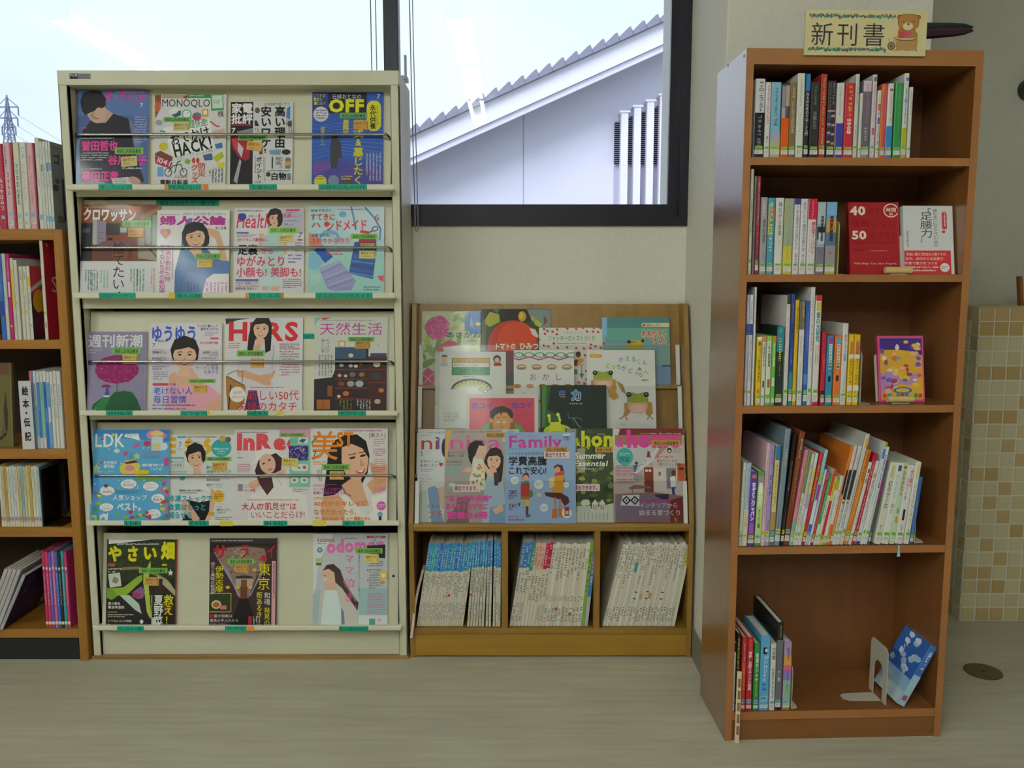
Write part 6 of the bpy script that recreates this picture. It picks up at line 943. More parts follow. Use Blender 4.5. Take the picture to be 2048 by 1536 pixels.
def d_home(p):
    p.bgd('#b9a8a6'); p.rect(905, 105, 1850, 200, '#7a2f2c'); p.poly([(905, 105), (1000, 120), (940, 330), (930, 560), (905, 560)], '#cfcac6'); p.rect(930, 200, 1820, 330, '#a8736c'); p.poly([(920, 330), (1480, 330), (1310, 620), (1150, 640), (920, 620)], '#c2c4c6'); p.poly([(1500, 350), (1840, 330), (1840, 1000), (1440, 960), (1430, 560), (1400, 540)], '#c9bdb8'); p.poly([(1440, 480), (1520, 340), (1640, 340), (1470, 520)], '#b88a80')
    p.poly([(1150, 700), (1310, 560), (1480, 370), (1520, 380), (1430, 540), (1310, 640), (1200, 720)], '#d6d4d4'); p.line([(1160, 700), (1240, 650), (1250, 600), (1320, 590), (1330, 540), (1400, 530), (1410, 480)], 6, '#8a8080'); p.rect(1310, 630, 1430, 960, '#7a3428'); p.rect(1325, 655, 1360, 690, '#dcd4cc'); p.rect(1370, 655, 1405, 690, '#dcd4cc'); p.rect(1605, 640, 1730, 910, '#7d7a8a'); p.rect(1750, 580, 1850, 810, '#b0542a'); p.rect(1770, 630, 1835, 665, '#2c2226'); p.rect(1440, 640, 1600, 940, '#d2cac6')
    p.poly([(1360, 410), (1390, 420), (1400, 500), (1350, 500)], '#8a3a44'); p.ell(1210, 575, 22, 22, '#5a4038'); p.poly([(1170, 600), (1230, 600), (1200, 690), (1170, 690)], '#5a72b0'); p.ell(1700, 705, 30, 38, '#6a3a2c'); p.poly([(1650, 760), (1720, 740), (1730, 880), (1660, 900)], '#dde2e6'); p.poly([(1665, 890), (1705, 890), (1715, 1030), (1680, 1020)], '#3a4a88'); p.poly([(920, 980), (1450, 960), (1840, 1010), (1850, 1350), (920, 1350)], '#8a6a72'); p.poly([(1450, 990), (1630, 980), (1620, 1080), (1450, 1080)], '#2c2a4a'); p.poly([(920, 1100), (1000, 1010), (1400, 990), (1640, 1090), (1650, 1250), (920, 1290)], '#7d6c84'); p.poly([(1640, 1060), (1840, 1010), (1850, 1350), (1640, 1350)], '#7a2f2c')
    p.poly([(990, 1130), (1020, 1000), (1240, 990), (1240, 1140)], '#d6d2d6')
    for cx in (1070, 1180):
        for r in (62, 36, 14): p.poly([(cx, 1065-r), (cx+r, 1065), (cx, 1065+r), (cx-r, 1065)], '#2a2844' if r in (62, 14) else '#d6d2d6')
    p.poly([(1100, 900), (1180, 860), (1390, 880), (1400, 905), (1120, 920)], '#8a6058'); p.line([(1150, 915), (1150, 980)], 10, '#7a5048'); p.line([(1370, 905), (1375, 980)], 10, '#7a5048'); p.ell(1240, 770, 70, 40, '#8a9488'); p.rect(1500, 690, 1530, 740, '#a06a5a'); p.poly([(1690, 1290), (1720, 1290), (1740, 1350), (1700, 1350)], '#b06a52')
    p.text('&', 945, 250, 1060, 358, '#e0449c', 0.02); p.text('home', 1085, 140, 1810, 355, '#e0449c', 0.05); p.text('インテリアを飾り、暮らしを彩るための本', 1260, 170, 1810, 195, '#efe4e2', 0.0); p.ell(1058, 490, 110, 118, '#4aa8a2'); p.text('NEKIKI', 985, 490, 1125, 525, '#1f4a4a', 0.015); p.text('&HOME', 985, 530, 1125, 558, '#1f4a4a', 0.015); p.fine(990, 440, 1130, 475, 2, '#cfe6e2'); p.ell(1650, 405, 30, 34, '#1f1c22'); p.ell(1650, 412, 16, 16, '#dcd8d4'); p.fine(1700, 375, 1810, 440, 3, '#8a7f80'); p.text('集まりたくなる', 1480, 525, 1755, 560, '#46363a', 0.0); p.text('「家カフェ」空間', 1475, 570, 1790, 612, '#46363a', 0.0); p.fine(1480, 475, 1780, 510, 1, '#cc4a80'); p.fine(945, 600, 1250, 650, 2, '#5a4a50'); p.text('好きなものと', 945, 660, 1150, 690, '#d84a90', 0.01); p.text('家に過ごす暮らし', 945, 705, 1290, 740, '#d84a90', 0.01); p.fine(945, 780, 1240, 850, 3, '#6a5a60'); p.rect(1230, 1050, 1660, 1070, '#c03a7a')
    p.text('インテリアから', 1235, 1095, 1745, 1165, '#e6e0e2', 0.0); p.text('始まる家づくり', 1230, 1185, 1785, 1265, '#e6e0e2', 0.0)
on_pocket(0, 'k', (197, 132, 893, 1005), d_asagao, 'picture book with pink and blue morning glories in green leaves', 'book', spine='#b9c49a', lift=0.006)
on_pocket(0, 'k', (903, 106, 1722, 1005), d_tomato, 'picture book with a giant red tomato and a yellow bud', 'book', spine='#5a8a86', lift=0.006)
on_pocket(0, 'l', (-10, 328, 772, 1000), d_bears, 'cream picture book sprinkled with red dots and green title', 'book', spine='#cfcbc0')
on_pocket(0, 'l', (738, 208, 1535, 1000), d_frog_water, 'teal picture book with a frog peeking out of the water', 'book', spine='#5a8a9a')
on_pocket(1, 'k', (355, 612, 1192, 1518), d_science, 'white science book with yellow and green title boxes and two children', 'book', spine='#c6c9c4')
on_pocket(1, 'k', (1285, 592, 2000, 1518), d_okashi, 'white picture book edged with garlands of sweets', 'book', spine='#c9c9c4')
on_pocket(1, 'l', (555, 592, 1365, 1518), d_frogs, 'white picture book with two sitting frogs and coloured lettering', 'book', spine='#c9c9c6')
on_pocket(2, 'k', (718, 1108, 1575, 2050), d_itchy, 'red picture book with a dark-haired boy inside a grey border', 'book', spine='#cfcbc4')
on_pocket(2, 'l', (5, 1006, 790, 2050), d_mosquito, 'dark green picture book with a yellow larva and a mosquito', 'book', spine='#3f6a5a', lift=0.0005)
on_pocket(3, 'm', (170, 125, 540, 1412), d_nina_old, 'pale magazine with red and blue title partly covered by its neighbour', 'magazine', lift=0.0085, thick=0.003, hard=False)
on_pocket(3, 'm', (540, 125, 1560, 1412), d_nina, 'magazine with a toddler kissing her mother and pink lettering', 'magazine', lift=0.0045, thick=0.003, hard=False, stickers=[((1095, 172, 1365, 245), G, '#cf9a45', 0, '南部公民館図'), ((662, 885, 1030, 985), 'l')])
on_pocket(3, 'm', (1368, 168, 2330, 1410), d_family, 'sky blue magazine with two drawn girls and magenta title', 'magazine', thick=0.0035, hard=False, stickers=[((1912, 368, 2230, 440), G, '#cf9a45', 0), ((1900, 430, 2245, 530), 'l')])
on_pocket(3, 'n', (272, 112, 1000, 1360), d_garden, 'green garden magazine with white lanterns and yellow title', 'magazine', lift=0.0085, thick=0.003, hard=False, stickers=[((665, 360, 900, 430), G, '#cf9a45', 0, '南部公民館'), ((370, 850, 722, 942), 'l')])
on_pocket(3, 'n', (905, 112, 1855, 1352), d_home, 'magazine with a living room interior and big pink title', 'magazine', lift=0.0045, thick=0.003, hard=False, stickers=[((1418, 268, 1800, 345), G, '#cf9a45', 0)])
# ---------------------------------------------------------------- back issues in the cubbies
def back_issue(x, t, Hh, th_, z0, body, bands, label, group, Y, seed, D=0.20):
    root = MB().box(0, t, 0.0005, D, 0, Hh).build('back_issue', mat(body, 0.7, key='issue_paper'))
    root.location = (x, Y, z0+(t*math.sin(th_) if th_ > 0 else 0)); root.rotation_euler = (0, th_, 0)
    tag(root, label, 'magazine', group)
    p = PR((0, 0, 10, 100), t, Hh); p.bgd(bands[0][2])
    for a, b, c in bands[1:]: p.rect(0, a, 10, b, c)
    return root, p
def marks(p, y0, y1, c, seed, w=10, step=None, fill=0.7):
    r = random.Random(seed*31+7); y = y0+r.random()*3; s_ = (step or 2.3)*(0.8+0.5*r.random()); p.k += 1
    while y < y1-s_*0.5:
        if r.random() > 0.2:
            for k in range(2):
                a = w*(0.2+0.45*r.random()); b = y+s_*fill*r.random()*0.6; p.m.poly([p.P(*q) for q in ((w*0.18+r.random()*w*0.15, b), (w*0.82, b), (w*0.82, b+s_*0.2), (w*0.2, b+s_*0.2))][::-1], lin(c))
            a = w*(0.3+0.3*r.random()); p.m.poly([p.P(*q) for q in ((a, y), (a+w*0.14, y), (a+w*0.14, y+s_*fill), (a, y+s_*fill))][::-1], lin(c))
        y += s_
    return p
YB = KY0+0.016
rng = random.Random(21)
def fill_bin(bin_name, n, xb0, xb1, xt0, xt1, yb, yt, spec):
    z0 = zb1+0.0006
    step = (xb1-xb0)/n
    prev_r = None
    for i in range(n):
        f = i/(n-1); bx = xb0+i*step; tx = xt0+(xt1-xt0)*i/(n-1)
        B = at(bx, yb, YB); Tt = at(tx, yt+rng.uniform(-3, 3), YB); B2 = at(bx+step, yb, YB)
        th_ = max(0.0, math.atan2(Tt.x-B.x, Tt.z-B.z)); Hh = math.hypot(Tt.x-B.x, Tt.z-z0); t = (B2.x-B.x)*math.cos(th_)*0.93
        if prev_r is not None and th_ > prev_r: th_ = prev_r
        prev_r = th_
        body, bands, mk, desc = spec(i)
        root, p = back_issue(B.x, t, Hh, th_, z0, body, bands, '%s, %s from metal rack, %s cubby' % (desc, ORD[i+1], bin_name), 'back issues in the %s cubby' % bin_name, YB+rng.uniform(0, 0.002), i)
        for (a, b, c) in mk: marks(p, a, b, c, i*7+int(a), fill=0.75)
        p.build('spine_print', root, M_PRINT)
def sp1(i):
    bl = ('#3f86c4', '#3aa0b8', '#3f8fd0', '#2f74b8', '#3a62b8', '#3a8fc4', '#3f96c8')[i*5 % 7]
    st_ = 33 if i < 18 else 30
    bands = [(0, 100, '#cfcabb'), (0, st_, bl)]
    mk = [(4, st_-3, '#cfe2ec'), (st_+2, 50+rng.random()*18, '#74706a'), (70, 93, '#8a867a')]
    d = 'thin white back issue with blue spine top'
    if i == 9: bands.append((62, 66, '#dcae2a')); d = 'blue-topped back issue with a yellow spine dot'
    if i in (11, 20): bands.append((61, 64, '#cc4a2e')); d = 'blue-topped back issue with a red spine dot'
    if i == 2: bands[1] = (0, 33, '#3aa59a'); d = 'thin white back issue with greenish blue spine top'
    if i % 4 == 1: bands.append((94, 100, '#d2c489'))
    return '#c4beb0', bands, mk, d
def sp2(i):
    if i < 3: b = [(0, 100, '#cfcabb'), (0, 30, '#3f78b4')]; d = 'white back issue with blue spine top'; m2 = [(3, 27, '#cfe2ec'), (33, 60, '#74706a'), (70, 94, '#8a867a')]
    elif i == 3: b = [(0, 100, '#cfcabb'), (0, 32, '#3f9a78')]; d = 'white back issue with green spine top'; m2 = [(3, 27, '#cfe2dc'), (38, 60, '#74706a')]
    elif i < 7: b = [(0, 100, '#d2ccb8'), (0, 32, '#dcb0a0')]; d = 'cream back issue with salmon spine top'; m2 = [(3, 30, '#c05a5a'), (38, 70, '#7a746a')]
    elif i < 9: b = [(0, 100, '#d2ccb8'), (0, 31, '#b8264a')]; d = 'cream back issue with crimson spine top'; m2 = [(3, 29, '#ecd0d4'), (36, 66, '#7a746a'), (72, 94, '#8a867a')]
    elif i == 20: b = [(0, 100, '#7fae4a')]; d = 'green-spined back issue'; m2 = [(10, 60, '#3a5a2c')]
    elif i == 21: b = [(0, 100, '#8a7ab0'), (35, 64, '#4a80b8'), (64, 100, '#b8b4bc')]; d = 'purple and blue spined back issue'; m2 = [(10, 50, '#dcd6ea')]
    else: b = [(0, 100, ('#d4ceb8', '#dcd9d0', '#cfc9b4')[i % 3])]; d = 'plain cream back issue'; m2 = [(4, 30+rng.random()*20, '#7d786e'), (62, 70, '#9a8a6a'), (76, 95, '#7a766c')]
    if i in (16, 12): b.append((78 if i == 12 else 84, 81 if i == 12 else 87, '#cc6a3a')); d = 'cream back issue with an orange spine dot'
    return '#c4beb0', b, m2, d
def sp3(i):
    b = [(0, 100, ('#d2ccba', '#dcdad2', '#cfc8b2', '#d8d4c6')[i % 4])]; d = 'white-spined leaning back issue'; m2 = [(3, 22+rng.random()*35, '#807c74'), (76, 94, '#77736a')]
    if i == 23: b.append((2, 27, '#d8b81e')); d = 'leaning back issue with a yellow spine top'; m2 = [(5, 25, '#6a5a14')]
    if i in (10, 13): b.append((60, 67, '#cf9a6a')); d = 'leaning back issue with an orange spine band'
    if i in (8, 17, 12): b += [(58, 59.2, '#26241f'), (66, 67.2, '#26241f')]; d = 'leaning back issue with a black-edged spine label'
    if i == 6: b.append((22, 34, '#4a9a9a')); d = 'leaning back issue with a teal spine patch'
    return '#c4beb0', b, m2, d
fill_bin('first', 19, 833, 926, 856, 942, 1240, 1088, sp1)
_sp1 = sp1
def fill_more(n, *a): pass
fill_bin('second', 22, 1019, 1176, 1044, 1186, 1237, 1086, sp2)
fill_bin('third', 24, 1205, 1350, 1243, 1375, 1237, 1087, sp3)
# the upright half of the blue-topped cubby
z0 = zb1+0.0006
for j, (bx, tx) in enumerate(((934, 946), (940, 951), (945.5, 956), (951, 961), (957, 966), (963, 971), (971, 976), (977, 981), (985.5, 988), (991, 993), (996, 997.5))):
    B = at(bx, 1238, YB); B2 = at(bx+5.0, 1238, YB); Tt = at(tx, 1083+rng.uniform(-3, 3), YB); th_ = math.atan2(Tt.x-B.x, Tt.z-B.z)
    body, bands, mk, d = sp1(20+j if j else 20)
    root, p = back_issue(B.x, (B2.x-B.x)*0.9, math.hypot(Tt.x-B.x, Tt.z-z0), max(th_, 0), z0, body, bands, '%s, %s from the first divider' % (d, ORD[11-j]), 'back issues in the first cubby', YB, j)
    for (a, b, c) in mk: marks(p, a, b, c, j*11+3, fill=0.75)
    p.build('spine_print', root, M_PRINT)
# a floppy issue sagging out of the first cubby
pts = [(at(843, 1140, 2.70), 2.70), (at(834, 1175, 2.695), 2.695), (at(826, 1215, 2.675), 2.675), (at(823, 1250, 2.655), 2.655), (at(819, 1276, 2.642), 2.642)]
mb = MB(); w = 0.008; vs = []
fs = []
for q_, Y_ in pts: vs += [(q_.x, Y_, q_.z), (q_.x+w, Y_, q_.z), (q_.x+w, Y_+0.04, q_.z+0.004), (q_.x, Y_+0.04, q_.z+0.004)]
for i in range(len(pts)-1):
    for k_ in range(4): fs.append([i*4+k_, i*4+(k_+1) % 4, i*4+4+(k_+1) % 4, i*4+4+k_])
fs += [[0, 3, 2, 1], [len(vs)-4, len(vs)-3, len(vs)-2, len(vs)-1]]
fo = mb.add([(x+0.001, y, z) for x, y, z in vs], fs).build('floppy_magazine', mat('#c9b5ad', 0.6, 0.08, (30, 30, 200), key='floppy_pages'))
tag(fo, 'floppy pinkish magazine sagging out of the first cubby beside the metal rack', 'magazine')
# ---------------------------------------------------------------- tall wooden bookcase
class Frame:
    def __init__(s, o, ang): s.o = Vector(o); s.a = ang; s.ex = Vector((math.cos(ang), math.sin(ang), 0)); s.ey = Vector((-math.sin(ang), math.cos(ang), 0))
    def loc(s, px, py, yl=0.0):
        h = hit(px, py, s.o+s.ey*yl, s.ey)-s.o; return h.dot(s.ex), h.z
    def w(s, x, y, z): return s.o+s.ex*x+s.ey*y+Vector((0, 0, z))
NZ = Vector((0, 0, 1))
A0 = hit(1444, 1482, (0, 0, 0), NZ); A1 = hit(1875, 1473, (0, 0, 0), NZ)
BF = Frame((A0.x, A0.y, 0), math.atan2(A1.y-A0.y, A1.x-A0.x))
bx0 = (BF.loc(1500, 93)[0]+0)/2; bx1 = (BF.loc(1974, 104)[0]+BF.loc(1875, 1473)[0])/2
bzt = (BF.loc(1500, 93)[1]+BF.loc(1974, 104)[1])/2
BD = 0.258
M_CH = wood_mat('cherry_upright', '#744824', '#835428', 'z', 0.3, 0.7, 1.0); M_CHX = wood_mat('cherry_level', '#744824', '#835428', 'x', 0.3, 0.7); M_CHB = wood_mat('cherry_back', '#6e421f', '#7a4a24', 'z', 0.5, 0.7)
M_EDGE = mat('#9a6638', 0.45, 0.05, (6, 6, 6), key='edge_band')
bc = empty('bookcase', BF.o, (0, 0, BF.a)); tag(bc, 'tall reddish-brown wooden bookcase standing against the pillar', 'bookcase')
t_ = 0.0185
def bp(mb, name, m=M_CH, parent=None, **k): return mb.build(name, m, parent or bc, **k)
def side(x0, x1):
    s_ = bp(MB().box(x0, x1, 0.001, BD, 0, bzt), 'side_panel', bevel=0.0008); bp(MB().box(x0, x1, 0, 0.001, 0, bzt), 'edge_band', M_EDGE, s_); return s_
sL = side(bx0, bx0+t_); side(bx1-t_, bx1)
zr = lambda y, yl=0.0: BF.loc(1690, y, yl)[1]
def board(name, y0, y1, yl=0.002):
    z1 = zr(y0, yl); z0 = zr(y1, yl)
    s_ = bp(MB().box(bx0+t_, bx1-t_, yl+0.001, BD-0.006, z0, z1), name, M_CHX); bp(MB().box(bx0+t_, bx1-t_, yl, yl+0.001, z0, z1), 'edge_band', M_EDGE, s_); return z1
zt0 = zr(130)
s_ = bp(MB().box(bx0+t_, bx1-t_, 0.001, BD-0.006, zt0, bzt), 'top_panel', M_CHX); bp(MB().box(bx0+t_, bx1-t_, 0, 0.001, zt0, bzt), 'edge_band', M_EDGE, s_)
SH = [board('shelf', 315, 331), board('shelf', 549, 564), board('shelf', 811, 826), board('shelf', 1092, 1107), board('bottom_shelf', 1420, 1436)]
bp(MB().box(bx0+t_, bx1-t_, 0.004, 0.022, 0, zr(1438)), 'plinth', M_CHX)
bp(MB().box(bx0+t_, bx1-t_, BD-0.006, BD, 0, bzt), 'back_panel', M_CHB)
for px_, py_ in ((1488, 112), (1456, 131)):
    h = hit(px_, py_, BF.w(bx0, 0, 0), BF.ex)-BF.o; y_ = h.dot(BF.ey)
    bp(MB().tube([(bx0-0.0008, y_, h.z), (bx0, y_, h.z)], 0.004, 10), 'screw_cap', mat('#7a3f34', 0.4, key='screw_cap'), sL)
# ---------------------------------------------------------------- a book by its spine
def book(fr, x, z, t, Hh, D, c, items, label, group, th_=0.0, yl=0.008, name='hardcover_book', lab=None, dot=None, cat='book', cover_side=None, cover_draw=None, rough=0.4):
    """items: ('b',f0,f1,colour[,x0,x1]) colour band, ('t',text,f0,f1,colour[,x0,x1,bold]) upright lettering, ('m',f0,f1,colour[,x0,x1]) print too small to read"""
    e = min(0.0022, t*0.16); c2 = e*0.9
    prof = [(0, D), (0, e), (e, 0), (t-e, 0), (t, e), (t, D), (t-c2, D), (t-c2, e+0.001), (c2, e+0.001), (c2, D)]
    root = MB().prism(prof[::-1], 0, Hh, 'z').build(name, mat(c, rough, key='book_cover'))
    root.location = fr.w(x, yl, z+(t*math.sin(th_) if th_ > 0 else 0)); root.rotation_euler = (0, th_, fr.a)
    if th_ < 0: root.location = fr.w(x, yl, z)
    tag(root, label, cat, group)
    MB().box(c2, t-c2, e+0.001, D-0.003, 0.002, Hh-0.003).build('page_block', M_PAGES, root)
    p = PR((0, 0, 10, 100), t-0.0004, Hh, base=0.0001)
    for it in items:
        if it[0] == 'b': x0, x1 = it[4:6] if len(it) > 4 else (0, 10); p.rect(x0, it[1], x1, it[2], it[3])
        elif it[0] == 't':
            x0, x1, bo_ = it[5:8] if len(it) > 5 else (1.8, 8.2, 0.015)
            p.text(it[1], x0, it[2], x1, it[3], it[4], bo_, vert=True)
        elif it[0] == 'm':
            x0, x1 = it[4:6] if len(it) > 4 else (2.5, 7.5)
            p.k += 1; r = random.Random(int(it[1]*13+x*999)); y = it[1]; st_ = max(2.2, (x1-x0)/10*t/Hh*100*0.9); lc = lin(it[3])
            while y < it[2]-st_*0.4:
                for k_ in range(3):
                    if r.random() < 0.35: continue
                    b = y+st_*(0.05+0.25*r.random()+0.22*k_); p.m.poly([p.P(*q) for q in ((x0+r.random()*(x1-x0)*0.3, b), (x1-r.random()*(x1-x0)*0.3, b), (x1-r.random(), b+st_*0.13), (x0+r.random(), b+st_*0.13))][::-1], lc)
                a = x0+(x1-x0)*(0.15+0.6*r.random()); h_ = st_*(0.3+0.5*r.random()); p.m.poly([p.P(*q) for q in ((a, y), (a+(x1-x0)*0.16, y), (a+(x1-x0)*0.16, y+h_), (a, y+h_))][::-1], lc); y += st_*(0.75+0.4*r.random())
        elif it[0] == 'd': p.ell(it[1], it[2], it[3], it[3]*10/100*Hh/t*0+it[4], it[5], n=12)
    if items: p.build('spine_print', root)
    if dot:
        q = PR((0, 0, 10, 100), t-0.0004, Hh, base=0.0001+p.k*DZ+0.0002); q.rect(1.2, dot[0], 8.8, dot[1], dot[2]); q.fine(2, dot[0]+0.6, 8, dot[1]-0.4, 1, '#4a6a3a'); q.build('genre_sticker', root)
    if lab:
        q = PR((0, 0, 10, 100), t-0.0004, Hh, base=0.0001+p.k*DZ+0.0003); q.rect(0.6, lab[0], 9.4, lab[1], lab[2] if len(lab) > 2 else '#d6d4cc'); q.fine(2, lab[0]+1, 8, lab[1]-1, 2, '#6a6860'); q.build('call_number_label', root)
    if cover_draw:
        q = PR((0, 0, 100, 100), D, Hh); cover_draw(q); o = q.build('cover_print', root)
        if cover_side == 'R': o.location = (t+0.0002, 0, 0); o.rotation_euler = (0, 0, math.pi/2)
    return root
GS = '#8fc45a'
def row(fr, crop, shelf_z, books, where, group, yl=0.008, yb=None, Dd=0.135, lab=(90, 96), dot=(85.5, 89)):
    """books: (x0, x1, ytop, colour, items, description, opts) in crop units; upright"""
    ox, oy, k = crop
    for i, bk in enumerate(books):
        x0, x1, yt, c, items, desc = bk[:6]; o = bk[6] if len(bk) > 6 else {}
        X0, Z = fr.loc(ox+x0*k, oy+yt*k, yl); X1, _ = fr.loc(ox+x1*k, oy+yt*k, yl)
        Hh = Z-shelf_z-0.0005
        book(fr, X0+0.0003, shelf_z+0.0004, X1-X0-0.0008, Hh, o.get('D', Dd), c, items, '%s, %s from window end, %s' % (desc, ORD[i+1], where), group, 0, yl+o.get('y', 0.0), o.get('n', 'hardcover_book'), o.get('lab', lab), o.get('dot', (dot[0], dot[1], GS)))
B1 = (1430, 0, 560/2048)
row(BF, B1, SH[0], [
    (300, 374, 575, '#d4d2d6', [('b', 43, 100, '#1b1a20'), ('t', 'サイロ・エフェクト', 3, 42, '#17161a', 3.5, 8.5, 0.02), ('m', 46, 85, '#8a8a90')], 'half white half black hardcover with katakana title'),
    (376, 417, 600, '#d6d2d2', [('m', 4, 55, '#cc6a86'), ('m', 72, 82, '#5a5a60')], 'slim white book with pink spine lettering'),
    (419, 492, 600, '#7fb0cc', [('b', 66, 100, '#a8a4bc'), ('b', 78, 100, '#b8b08a'), ('m', 8, 45, '#32465e', 3.5, 6.5), ('m', 48, 62, '#3a6a8a')], 'sky blue hardcover with a lavender base'),
    (494, 553, 615, '#4a4650', [('b', 3, 32, '#8a8894', 0, 4.5), ('b', 2, 30, '#b09a90', 5, 10), ('b', 32, 46, '#a8a6b0', 0, 4.8), ('b', 46, 100, '#d85a14')], 'grey hardcover with a bright orange lower half'),
    (555, 604, 600, '#7a6440', [('m', 6, 22, '#c9b98a', 3, 8), ('t', 'としての日本', 25, 68, '#cdc09a', 2.6, 7.8, 0.01)], 'olive brown hardcover with cream title'),
    (610, 666, 535, '#d2d2cc', [('m', 6, 40, '#6a6a70', 3.5, 6), ('m', 46, 70, '#9a9aa0', 4, 5.6)], 'tall plain white book with thin lettering'),
    (668, 704, 540, '#1a1a22', [('b', 0, 20, '#3a78b8'), ('t', '大人のためのドローン入門', 22, 74, '#dcdce0', 1.8, 8.2, 0.01)], 'black book with a blue top and white title'),
    (708, 776, 600, '#1f2024', [('m', 5, 30, '#6a7a74', 3, 6.5), ('t', 'の娘たち', 38, 62, '#8f9a94', 3, 7, 0.01)], 'black hardcover with grey-green lettering'),
    (781, 829, 540, '#a82a24', [('m', 4, 60, '#d8a84a', 2.4, 7.6), ('m', 64, 85, '#d8b0a0')], 'tall dark red hardcover with gold lettering'),
    (833, 893, 590, '#23212c', [('b', 38, 40, '#c08a80'), ('b', 46, 49, '#3d3a7c', 0, 5), ('b', 44, 47, '#c08a88', 5, 10), ('b', 55, 58, '#c08a80', 0, 4.5), ('b', 58, 61, '#3d3a7c', 0, 6), ('b', 56, 59, '#c08a88', 5.5, 10), ('b', 66, 69, '#c08a80', 0, 4.5), ('b', 69, 72, '#3d3a7c', 0, 6), ('b', 68, 71, '#c08a88', 5.5, 10), ('b', 78, 81, '#c08a80', 0, 4.5), ('b', 80, 83, '#c08a88', 5.5, 10), ('m', 3, 30, '#9aa49a', 5.5, 8.5), ('m', 3, 60, '#8a948a', 2, 3.8)], 'dark hardcover with purple and pink slanted blocks'),
    (898, 955, 605, '#d2d0cc', [('b', 54, 100, '#45419a'), ('m', 6, 44, '#8a8a92', 3.5, 6)], 'white hardcover wrapped in a purple-blue band'),
    (960, 1029, 605, '#c02430', [('m', 3, 45, '#dcc02a', 3, 8), ('t', '中学合格', 47, 68, '#f0e4e2', 2.6, 7.6, 0.02)], 'red hardcover with yellow and white lettering'),
    (1036, 1064, 540, '#cdcdc6', [('m', 15, 37, '#5a5a5e'), ('m', 60, 75, '#7a7a80')], 'tall thin off-white booklet'),
    (1066, 1087, 680, '#d2d2ca', [('m', 30, 55, '#b0a8a0')], 'short thin off-white booklet'),
    (1090, 1150, 590, '#8a8290', [('b', 0, 14, '#cdbfcf'), ('b', 14, 86, '#6a6472'), ('m', 4, 55, '#b8707a', 4, 8), ('m', 60, 78, '#c9c0c6', 3, 7)], 'grey mauve hardcover with rose lettering'),
    (1160, 1193, 545, '#cfc4cc', [('b', 3, 8, '#4a6a6a', 2, 8), ('m', 12, 55, '#c07a9a'), ('b', 64, 72, '#d0508a', 2, 8)], 'slim pinkish white paperback'),
    (1195, 1222, 660, '#d4d0d0', [('m', 6, 16, '#8a8a90'), ('b', 20, 30, '#cc5a52', 1, 9), ('m', 32, 38, '#4a4a50'), ('b', 40, 50, '#5a52a0', 2, 8), ('m', 52, 80, '#2c2a30', 2, 8), ('b', 86, 88, '#d08a4a')], 'white paperback with red and purple title words'),
    (1226, 1265, 612, '#c8642c', [('b', 0, 100, '#c43a66', 5.4, 10), ('m', 3, 60, '#e0a0a8', 6.5, 9)], 'paperback split orange and pink along the spine'),
    (1270, 1316, 610, '#d4d2cc', [('b', 57, 100, '#2f86bc'), ('b', 7, 10, '#b8303c', 3, 8), ('m', 14, 50, '#8a8a90', 4.5, 7.5)], 'white paperback wrapped in a cyan band'),
    (1326, 1384, 605, '#2f8a48', [('m', 4, 24, '#9ac48a', 4, 7), ('m', 28, 62, '#6ab07a', 4.5, 7)], 'green hardcover with pale lettering'),
    (1391, 1427, 535, '#d2d2d2', [('b', 5, 9, '#5a7ac4', 3, 9), ('b', 64, 100, '#b0b424'), ('m', 18, 60, '#5a5a80', 3, 7), ('b', 30, 34, '#7a9ad8', 2, 8)], 'tall white book with a yellow-green base'),
    (1428, 1455, 635, '#cfcfca', [('m', 5, 40, '#8a8a94')], 'short white book at the far end'),
], 'top shelf', 'books on the top shelf', Dd=0.14)
B2 = (1480, 330, 480/2048)
